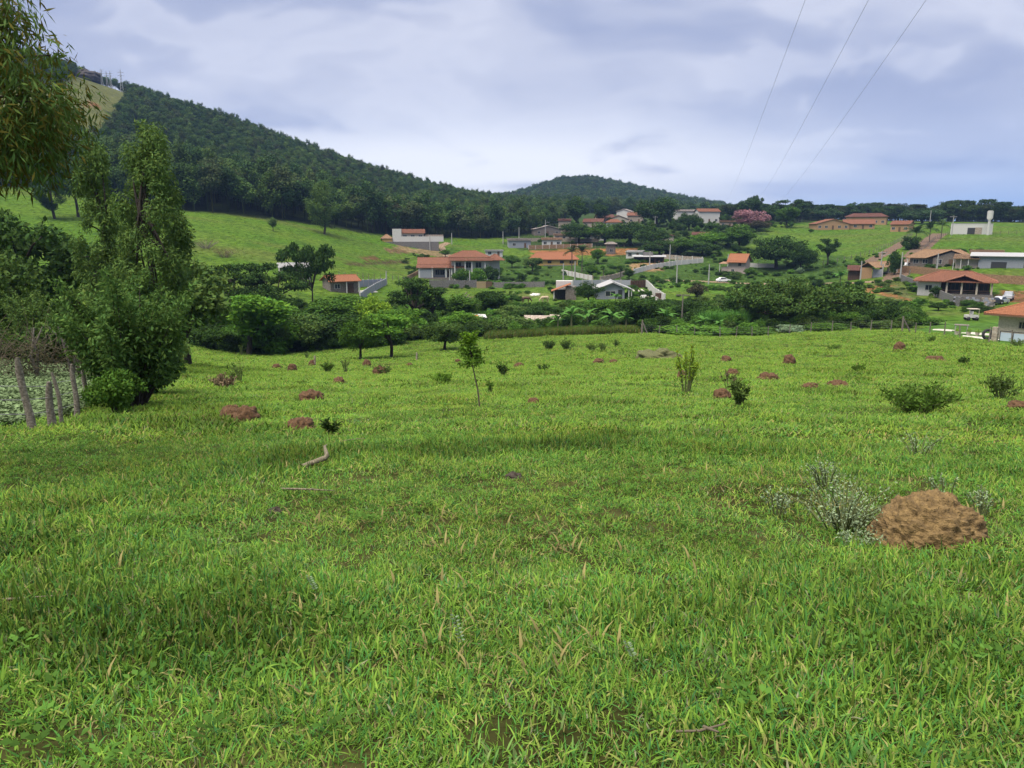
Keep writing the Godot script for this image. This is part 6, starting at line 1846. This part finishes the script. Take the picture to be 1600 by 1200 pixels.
func brush_hedge() -> void:
	var at: Vector2 = Vector2(-16.81, -26.05)
	var o := thing("brush_hedge", "tangle of bare grey brown brushwood behind the fence posts", "brushwood", on(at), facing(at))
	var a := MB.new()
	for i in 520:
		var x := rng.randf_range(-4.2, 2.4)
		var p := Vector3(x, rng.randf_range(0.0, 1.5), rng.randf_range(-0.8, 0.8))
		var q := p + Vector3(rng.randf_range(-0.9, 0.9), rng.randf_range(-0.5, 1.3), rng.randf_range(-0.5, 0.5))
		a.tube([p, p.lerp(q, 0.5) + rdir() * 0.15, q], [0.009, 0.007, 0.003], 4)
	part("twigs", a.mesh(M.twig), o)
	a = MB.new()
	for i in 12:
		var x := rng.randf_range(-4.0, 2.2)
		a.tube([Vector3(x, -0.2, 0), Vector3(x + rng.randf_range(-0.3, 0.3), 0.9, 0.1), Vector3(x + rng.randf_range(-0.7, 0.7), 1.9, 0)], [0.06, 0.045, 0.02], 6)
	part("branches", a.mesh(M.post_pale), o)
	a = MB.new()
	leafy(a, [[Vector3(-2.5, 0.8, 0), 1.0, 0.7], [Vector3(0, 0.8, 0), 1.0, 0.7], [Vector3(1.6, 0.7, 0), 0.9, 0.7]], 2600, 0.1, 0.05)
	part("dry_leaves", a.mesh(green.brown), o)
func cane(which: String) -> void:
	var at: Vector2 = [Vector2(30.77, -117.02), Vector2(32.73, -115.45), Vector2(34.83, -115.88)][["left", "middle", "right"].find(which)]
	var o := thing("cane_clump", "bright grassy cane clump above the hedge, %s of three" % which, "cane", on(at), 0.0, "cane clumps beyond the wire fence")
	var m := MB.new()
	for i in 900:
		var a := rng.randf() * TAU
		var r := 1.5 * sqrt(rng.randf())
		blade(m, Vector3(cos(a) * r, 0, sin(a) * r), rng.randf() * TAU, rng.randf_range(1.8, 3.4), 0.06, rng.randf_range(0.0, 0.5), rng.randf_range(0.2, 1.3), Color(0.9, 1.0, 0.8) * rng.randf_range(0.6, 1.0))
	part("leaves", m.mesh(green.cane), o)

func make_field() -> void:
	mound("big crumbly tan termite mound at the right with weeds on its left side", Vector2(3.41, -5.81), 0.95, 0.46, M.mound_big, true, 0.75)
	for k in [["left half of the twin reddish mound in the left field", Vector2(-5.95, -15.59), 34, 20], ["right half of the twin reddish mound in the left field", Vector2(-5.41, -14.93), 36, 24], ["low reddish mound above the dead branch", Vector2(-3.92, -13.54), 42, 15], ["neat reddish mound up the field behind the twin mound", Vector2(-5.88, -21.5), 33, 13], ["small reddish mound left of the sprouting plants", Vector2(-7.7, -32.92), 17, 9], ["peaked small mound below the dark bushes at the left", Vector2(-16.71, -56.41), 14, 11], ["tiny mound with a white stake near the mango tree", Vector2(-17.94, -66.67), 10, 8], ["tiny flat mound furthest left in the upper field", Vector2(-19.76, -62.22), 12, 6], ["tiny mound in the shade of the mango tree", Vector2(-12.72, -64.95), 12, 9], ["mound overgrown with leafy weeds in the upper field", Vector2(-8.72, -48.96), 22, 14],
		["small isolated reddish mound in the middle of the field", Vector2(0.56, -19.33), 19, 9], ["tiny mound beneath the small dark weed", Vector2(0.51, -53.47), 14, 7], ["dark broken mound with a twig on it", Vector2(6.2, -53.26), 16, 6], ["tiny pale mound right of the broken one", Vector2(7.3, -53.29), 13, 5], ["small mound at right, furthest up near the wire fence", Vector2(14.93, -51.89), 15, 8], ["small rounded mound below that near the fence", Vector2(10.47, -35.1), 18, 11], ["flat dark red mound right of the yellow green shrub", Vector2(10.99, -31.73), 30, 10], ["red mound beside the thorny dark plant", Vector2(6.14, -21.51), 25, 16], ["brown mound half hidden by the yellow green shrub", Vector2(7.71, -33.5), 16, 13], ["mound with a pale rim in the upper right field", Vector2(17.25, -46.22), 16, 13], ["left part of the crumbled red patch at right", Vector2(10.35, -25.59), 24, 9], ["right part of the crumbled red patch at right", Vector2(12.37, -28.04), 28, 8],
		["round mound alone before the lawn fence", Vector2(30.17, -58.06), 15, 12], ["low greyish mound near the right lawn fence", Vector2(26.73, -46.89), 22, 6], ["bare reddish patch mound at the right edge of the field", Vector2(12.37, -17.95), 24, 9], ["very small mound left of the leaf littered hump", Vector2(-4.83, -65.96), 9, 5], ["very small mound in the far left grass", Vector2(-8.9, -64.48), 9, 5]]:
		var at: Vector2 = k[1]
		var s := at.length() * 1.03 / 1178.0
		mound(k[0], at, float(k[2]) * s * 1.08, float(k[3]) * s * 1.0 + 0.04, M.mound, false)
	sapling()
	# silvery weeds
	for k in [["silvery leaved weed bush leaning against the big mound's left", Vector2(2.9, -6.21), 0.5, 1.15, 44], ["pale silvery weed sprig left of the big mound's bush", Vector2(2.52, -6.76), 0.35, 0.35, 9], ["pale weed sprig at the back of the big mound", Vector2(4.28, -7.03), 0.4, 0.4, 8], ["pale weed sprig right behind the big mound", Vector2(4.45, -6.74), 0.35, 0.35, 7], ["tall pale weed spray in the grass above the big mound", Vector2(5.7, -10.16), 0.45, 0.7, 9], ["trailing silvery weed at the big mound's front foot", Vector2(2.79, -5.77), 0.16, 0.5, 12], ["silvery weed sprig in the left middle of the right field", Vector2(3.36, -7.67), 0.4, 0.5, 12]]:
		shrub("silvery_weed", k[0], k[1], k[2], k[3], k[4], 26, 0.034, 0.013, "silver", M.stem, 0.1, 0.4)
	# leafy weeds and bushes
	shrub("yellow_shrub", "slender yellow green shrub standing alone in the right field", Vector2(5.62, -23.78), 1.8, 0.85, 9, 60, 0.11, 0.06, "yellow", M.stem, 0.0, 0.6, Color(0.8, 0.55, 0.3, 0.05))
	for k in [["dark sprawling weed bush in the right field", Vector2(9.48, -17.09), 0.75, 1.9, 44, 30, "mid"], ["ragged dark weed bush at the right edge", Vector2(13.98, -20.99), 0.85, 1.3, 20, 22, "olive"], ["dark thorny plant beside the red mound", Vector2(5.54, -17.87), 0.85, 0.5, 14, 30, "olive"], ["bare wiry weed above the thorny plant", Vector2(7.49, -25.38), 0.8, 0.8, 10, 10, "brown"], ["dark bush left of two in the upper middle field", Vector2(3.72, -74.65), 1.3, 1.6, 30, 40, "dark"], ["dark bush right of two in the upper middle field", Vector2(5.3, -72.66), 1.2, 1.9, 30, 40, "dark"], ["brown green weed clump right of the two dark bushes", Vector2(7.34, -68.33), 0.9, 1.4, 22, 24, "olive"], ["small weed clump with pale top in the upper field", Vector2(8.34, -68.42), 0.9, 1.1, 18, 24, "gum"], ["small dark weed in the upper field near the fence", Vector2(10.02, -72.05), 0.8, 0.9, 12, 24, "dark"], ["tiny dark weed near the middle of the field", Vector2(1.85, -45.68), 0.45, 0.9, 14, 20, "dark"],
		["upright dark weed left of the broken mound", Vector2(-0.49, -40.67), 0.8, 0.7, 14, 30, "dark"], ["dark leafy plant at the left of the sprouting trio", Vector2(-13.64, -54.83), 0.9, 1.0, 20, 40, "mid"], ["pale tall weed right in the sprouting trio", Vector2(-12.27, -54.64), 1.2, 0.9, 12, 16, "gum"], ["leafy weeds growing over the overgrown mound", Vector2(-8.44, -48.8), 0.85, 1.3, 20, 26, "olive"], ["dry brown bush in the far left field", Vector2(-10.48, -26.66), 0.55, 1.3, 40, 16, "dead"], ["tall thin weed with seed heads in the far left field", Vector2(-11.06, -30.03), 1.2, 1.1, 14, 8, "olive"], ["bright lush grass tuft left of the sapling", Vector2(-3.03, -31.74), 0.55, 1.0, 40, 20, "bright"], ["low dark weed patch right of the upper right mound", Vector2(17.28, -37.04), 0.35, 0.9, 16, 24, "mid"], ["dark tuft in the upper right field", Vector2(25.9, -42.6), 0.5, 0.8, 14, 24, "dark"], ["dark tuft near the wire fence at the right", Vector2(27.87, -64.53), 0.45, 1.4, 20, 20, "mid"], ["weed beside the lawn fence", Vector2(39.57, -70.5), 0.8, 0.9, 16, 24, "mid"], ["weeds before the glass railing", Vector2(47.49, -70.24), 0.9, 1.6, 24, 24, "gum"], ["leafy weed near the second tiny mound", Vector2(-0.73, -24.16), 0.6, 0.35, 6, 14, "mid"], ["dark plant near the dead branch", Vector2(-3.31, -13.22), 0.35, 0.3, 7, 16, "dark"], ["small dark weed in front of the mango tree", Vector2(-22.07, -80.11), 0.9, 0.8, 10, 24, "gum"], ["pale sapling weed at the field's bottom left", Vector2(-32.04, -88.28), 1.8, 1.1, 10, 20, "gum"]]:
		shrub("weed", k[0], k[1], k[2], k[3], k[4], k[5], 0.13, 0.05, k[6], M.stem if k[6] != "dead" else M.twig, 0.0, 0.5)
	# fallen dry grass hump
	var o: Node3D = mound("flattened heap of pale dry grass in the upper field", Vector2(11.18, -56.49), 3.6, 0.75, green.heap, false, 2.4)
	o.name = "grass_heap"
	tag(o, "flattened heap of pale dry grass in the upper field", "grass heap"); o.remove_meta("group")
	# dead wood and droppings
	var stick := thing("dead_branch", "bent bleached dead branch lying in the grass", "branch", on(Vector2(-2.47, -9.09), 0.045))
	var m := MB.new()
	m.tube([Vector3(-0.14, 0.0, 0.1), Vector3(-0.02, 0.03, 0.05), Vector3(0.12, 0.07, -0.02), Vector3(0.14, 0.1, -0.06)], [0.028, 0.034, 0.034, 0.03], 9)
	m.tube([Vector3(0.135, 0.09, -0.05), Vector3(0.08, 0.1, -0.22), Vector3(0.03, 0.12, -0.36), Vector3(0.02, 0.1, -0.5)], [0.028, 0.024, 0.017, 0.009], 8)
	part("branch", m.mesh(M.dead_wood), stick)
	for k in [["short grey stick lying below the dead branch", Vector2(-2.17, -7.61), 0.3], ["little dark twig right of the dead branch", Vector2(-2.58, -11.79), 0.2], ["thin dry twig in the right foreground grass", Vector2(0.74, -2.62), 0.1], ["dark broken twig at the left edge of the foreground", Vector2(-2.92, -4.11), 0.22]]:
		var s := thing("twig", k[0], "twig", on(k[1], 0.045), rng.randf() * 0.6 - 0.3, "twigs lying in the grass")
		m = MB.new()
		var l: float = k[2]
		m.tube([Vector3(-l, 0, 0), Vector3(-l * 0.2, 0.02, 0.03), Vector3(l, 0.01, -0.02)], [0.03 * l + 0.002, 0.03 * l + 0.002, 0.004], 6)
		m.tube([Vector3(l * 0.1, 0.015, 0), Vector3(l * 0.4, 0.05, 0.08)], [0.008, 0.004], 5)
		part("stem", m.mesh(M.dead_wood if k[2] > 0.18 else M.twig), s)
	for k in [["dark clod of dung below the short grey stick", Vector2(-2.32, -6.95), 0.17], ["dark clod half sunk in the grass near the centre", Vector2(0.02, -8.64), 0.22], ["dark dung among dry grass in the left foreground", Vector2(-1.68, -3.6), 0.13]]:
		o = mound(k[0], k[1], k[2], k[2] * 0.45, M.dung)
		o.name = numbered("dung")
		tag(o, k[0], "dung", "dung in the grass")
	for k in [["pale seed stalk in the middle foreground", Vector2(-0.2, -3.23), 0.36], ["silvery seed stalk in the right foreground", Vector2(0.6, -3.19), 0.2], ["leaning seed stalk at the left of the foreground", Vector2(-1.11, -4.07), 0.22]]: seed_stalk(k[0], k[1], k[2])
	# dead grass leaves lying about
	var places := []
	var dry := [tuft(5, 0.09, 0.13, 0.012, 1.9, 1.0), tuft(4, 0.07, 0.16, 0.015, 1.8, 1.0)]
	for i in 9000:
		var d := sqrt(lerpf(1.0, 16.0 ** 2, rng.randf()))
		if rng.randf() > 5.0 / d: continue
		var p := polar(deg_to_rad(rng.randf_range(-55.0, 55.0)), d)
		if lush.get_noise_2d(p.x * 2.6 + 70.0, p.y * 2.6) < 0.24 - 0.1 * clampf(p.x / d * 1.5, -0.5, 0.8) and rng.randf() > 0.06: continue
		places.append([stand(p, 1.0, 0.7), Color(0.95, 0.95, 0.9) * rng.randf_range(0.6, 1.1)])
	scatter("dry_grass", "withered straw coloured grass scattered through the near field", dry, places)
	# broad-leaved weeds among the grass
	var herbs := []
	for k in 3:
		var hb := MB.new()
		for i in 9 + k * 4:
			var a := rng.randf() * TAU
			var g := rng.randf_range(0.55, 1.0)
			hb.col = Color(g, g, g)
			var up := (Vector3.UP + rdir() * 0.5).normalized()
			hb.leaf(Vector3(cos(a), 0, sin(a)) * rng.randf_range(0.0, 0.06) + Vector3.UP * rng.randf_range(0.03, 0.09), (Vector3(cos(a), 0.4, sin(a))).normalized(), up, 0.034, 0.015 + 0.005 * k)
		herbs.append(hb.mesh(green.bright))
	places = []
	for i in 7000:
		var d := sqrt(lerpf(1.0, 20.0 ** 2, rng.randf()))
		var p := polar(deg_to_rad(rng.randf_range(-52.0, 52.0)), d)
		if lush.get_noise_2d(p.x * 2.0 - 40.0, p.y * 2.0 + 9.0) < 0.05 and rng.randf() > 0.12: continue
		places.append([stand(p, rng.randf_range(0.7, 1.4), rng.randf_range(0.8, 1.3)), Color(0.75, 0.85, 1.0) * rng.randf_range(0.6, 1.0)])
	scatter("weeds", "small broad leaved weeds growing among the near grass", herbs, places)
	# the pale weeds covering the neighbouring plot
	var herb := MB.new()
	for i in 26:
		var q := Vector3(rng.randf_range(-0.22, 0.22), rng.randf_range(0.03, 0.2), rng.randf_range(-0.22, 0.22))
		var g := rng.randf_range(0.6, 1.0)
		herb.col = Color(g, g, g)
		var up := (Vector3.UP + rdir() * 0.6).normalized()
		herb.leaf(q, up.cross(rdir()).normalized(), up, 0.1, 0.055)
	var hm := herb.mesh(green.silver)
	places = []
	for i in 26000:
		var d := sqrt(lerpf(13.0 ** 2, 42.0 ** 2, rng.randf()))
		var p := polar(deg_to_rad(rng.randf_range(-52.0, -28.0)), d)
		if not inside(pale_zone, p): continue
		var s := rng.randf_range(0.6, 1.2)
		places.append([stand(p, s, s), Color(0.72, 0.78, 0.56) * rng.randf_range(0.55, 1.1)])
	scatter("ground_cover", "pale silvery green weeds covering the plot beyond the old fence", [hm], places)
	# reeds along the near bank
	places = []
	var reed := tuft(22, 0.3, 0.9, 0.035, 0.7, 0.3)
	for i in 1600:
		var p := polar(deg_to_rad(rng.randf_range(-2.0, 9.5)), rng.randf_range(101.0, 109.0))
		places.append([stand(p, 1.0, rng.randf_range(0.8, 1.4)), Color(0.75, 0.75, 0.6) * rng.randf_range(0.6, 1.0)])
	scatter("reeds", "brownish reeds along the bottom edge of the field", [reed], places)
	old_fence()
	fence("wire_fence", "wire fence of weathered posts along the far edge of the field", [Vector2(17.53, -101.5), Vector2(19.88, -101.06), Vector2(24.05, -98.61), Vector2(27.2, -97.79), Vector2(33.67, -98.4), Vector2(42.04, -98.39), Vector2(46.94, -92.8)], 1.35, 4, M.post_pale, 0.13, 2.4, false, 0.08)
	fence("wire_fence", "wire fence dividing the field from the mown lawn at the right", [Vector2(47.15, -90.45), Vector2(47.24, -84.72), Vector2(47.8, -79.77), Vector2(48.43, -75.86), Vector2(48.93, -73.14), Vector2(49.71, -68.95)], 1.4, 3, M.post, 0.13, 3.2, false, 0.12)
	for k in [["leaning strut at the left end of the wire fence", Vector2(17.53, -100.99), 0.8], ["leaning strut of the fence corner near the lawn", Vector2(47.09, -90.48), 1.1]]:
		var s := thing("fence_strut", k[0], "fence strut", on(k[1]), 0.0)
		m = MB.new()
		m.tube([Vector3(0, 1.7, 0), Vector3(k[2], -0.2, 0.1)], [0.085, 0.095], 8)
		part("strut", m.mesh(M.post_pale), s)
		m = MB.new()
		m.tube([Vector3(0, -0.4, 0), Vector3(0.02, 1.9, 0)], [0.11, 0.1], 8)
		part("post", m.mesh(M.post), s)
	for k in [["short white stake beside the tiny mound", Vector2(-17.7, -66.63), 0.85], ["white painted stump in the upper field right of the open crowned tree", Vector2(-9.24, -72.04), 0.75]]:
		var s := thing("white_stake", k[0], "stake", on(k[1]))
		m = MB.new()
		m.tube([Vector3(0, -0.2, 0), Vector3(0.03, k[2], 0)], [0.1, 0.08], 8)
		part("stake", m.mesh(M.offwhite), s)
func sapling() -> void:
	var at: Vector2 = Vector2(-0.8, -18.36)
	var o := thing("sapling", "slender leaning sapling with a leafy head in the middle of the field", "sapling", on(at))
	var m := MB.new()
	var path := [Vector3(0, -0.1, 0), Vector3(-0.05, 0.45, 0), Vector3(-0.12, 0.8, 0.02), Vector3(-0.2, 1.2, 0), Vector3(-0.24, 1.75, 0)]
	m.tube(path, [0.022, 0.019, 0.016, 0.012, 0.005], 8)
	var c := MB.new()
	for i in 90:
		var t := pow(rng.randf(), 0.8)
		var foot := Vector3(-0.17, 1.0, 0).lerp(Vector3(-0.24, 1.85, 0), t)
		var a := rng.randf() * TAU
		var tip := foot + Vector3(cos(a), rng.randf_range(0.1, 0.7), sin(a)) * rng.randf_range(0.15, 0.42) * (1.15 - 0.55 * t)
		m.tube([foot, tip], [0.005, 0.002], 4)
		for l in 16:
			var k := rng.randf_range(0.5, 1.0)
			c.col = Color(k, k, k * 0.9) if t < 0.75 else Color(k, k, k * 0.6)
			c.leaf(foot.lerp(tip, rng.randf_range(0.3, 1.0)), (rdir() + Vector3.DOWN * 0.2).normalized(), rdir(), rng.randf_range(0.06, 0.12), 0.045)
	for l in 14:
		var p: Vector3 = Vector3(-0.1, 0.72, 0.02) + Vector3(rng.randf_range(0.0, 0.12), rng.randf_range(-0.08, 0.08), rng.randf_range(-0.06, 0.06))
		c.col = Color(0.6, 0.6, 0.5)
		c.leaf(p, rdir(), rdir(), 0.08, 0.035)
	part("trunk", m.mesh(M.twig), o)
	part("leaves", c.mesh(green.bright), o)
func seed_stalk(label: String, at: Vector2, h: float) -> void:
	var o := thing("seed_stalk", label, "grass stalk", on(at), rng.randf() * 0.5, "seed stalks standing above the grass")
	var m := MB.new()
	m.tube([Vector3(0, 0, 0), Vector3(-0.03, h * 0.55, 0), Vector3(-0.07, h, 0.01)], [0.0022, 0.0018, 0.001], 5)
	part("stalk", m.mesh(M.stem), o)
	var c := MB.new()
	for i in 15:
		var t := 0.62 + 0.38 * i / 14.0
		c.col = Color(1, 1, 0.95) * rng.randf_range(0.75, 1.0)
		c.leaf(Vector3(-0.03 - 0.04 * (t - 0.55) / 0.45, h * t, 0), Vector3(1.0 if i % 2 else -1.0, 0.35, rng.randf_range(-0.4, 0.4)).normalized(), Vector3(0, 0.3, 1).normalized(), 0.022, 0.009)
	part("seeds", c.mesh(green.silver), o)
func old_fence() -> void:
	# weathered split posts and barbed wire at the left edge of the field
	var o := thing("old_fence", "old fence of weathered grey split posts and wire at the left", "fence", on(Vector2(-8.97, -13.66)))
	var tops := []
	for k in [[Vector2(-8.97, -13.66), 1.4, 0.07, -0.13], [Vector2(-8.96, -14.2), 0.92, 0.075, 0.05], [Vector2(-8.91, -14.53), 1.08, 0.04, -0.1], [Vector2(-9.52, -16.03), 1.22, 0.058, 0.02], [Vector2(-11.05, -19.1), 1.0, 0.06, 0.0], [Vector2(-10.03, -13.29), 1.25, 0.08, 0.05], [Vector2(-11.17, -12.71), 1.2, 0.08, 0.0], [Vector2(-12.96, -23.63), 1.1, 0.07, 0.03]]:
		var a := on(k[0]) - o.position
		var r: float = k[2]
		var h: float = k[1]
		var path := []
		var rad := []
		for i in 8:
			var t := i / 7.0
			path.append(a + Vector3(k[3] * t + 0.018 * sin(t * 7.0 + r * 90.0), h * t - 0.15 * (1.0 - t), 0.012 * cos(t * 5.0)))
			rad.append(r * (1.08 - 0.25 * t + rng.randf_range(-0.07, 0.07)) * (0.62 if i == 7 else 1.0))
		var m := MB.new()
		m.tube(path, rad, 9)
		part("post", m.mesh(M.post), o)
		tops.append([a, k[3], h])
	for y in [0.35, 0.62, 0.88]:
		var path := []
		var rad := []
		for i in [6, 5, 0, 1, 2, 3, 4, 7]:
			var q: Array = tops[i]
			path.append(q[0] + Vector3(float(q[1]) * y, minf(y, float(q[2]) * 0.92), 0.07))
			rad.append(0.006)
		var m := MB.new()
		m.tube(path, rad, 4, false)
		part("wire", m.mesh(M.wire), o)
func make_wires() -> void:
	var ends := [[Vector3(15.57, 13.59, -43.29), Vector3(111.64, 17.32, -404.89), "leftmost of the three power lines crossing the sky"], [Vector3(18.43, 13.27, -42.15), Vector3(125.71, 17.16, -400.74), "middle one of the three power lines crossing the sky"], [Vector3(20.83, 12.96, -41.01), Vector3(134.22, 14.49, -397.98), "rightmost of the three power lines crossing the sky"]]
	for e in ends:
		var a: Vector3 = e[0]
		var b: Vector3 = e[1]
		var path := []
		var rad := []
		for i in 41:
			var t := -0.25 + 1.3 * i / 40.0
			path.append(a.lerp(b, t) + Vector3.DOWN * 9.0 * 4.0 * t * (1.0 - t) * 0.25)
			rad.append(0.009)
		var m := MB.new()
		m.tube(path, rad, 6, false)
		tag(part("power_line", m.mesh(M.wire), self), e[2], "power line", "overhead power lines")
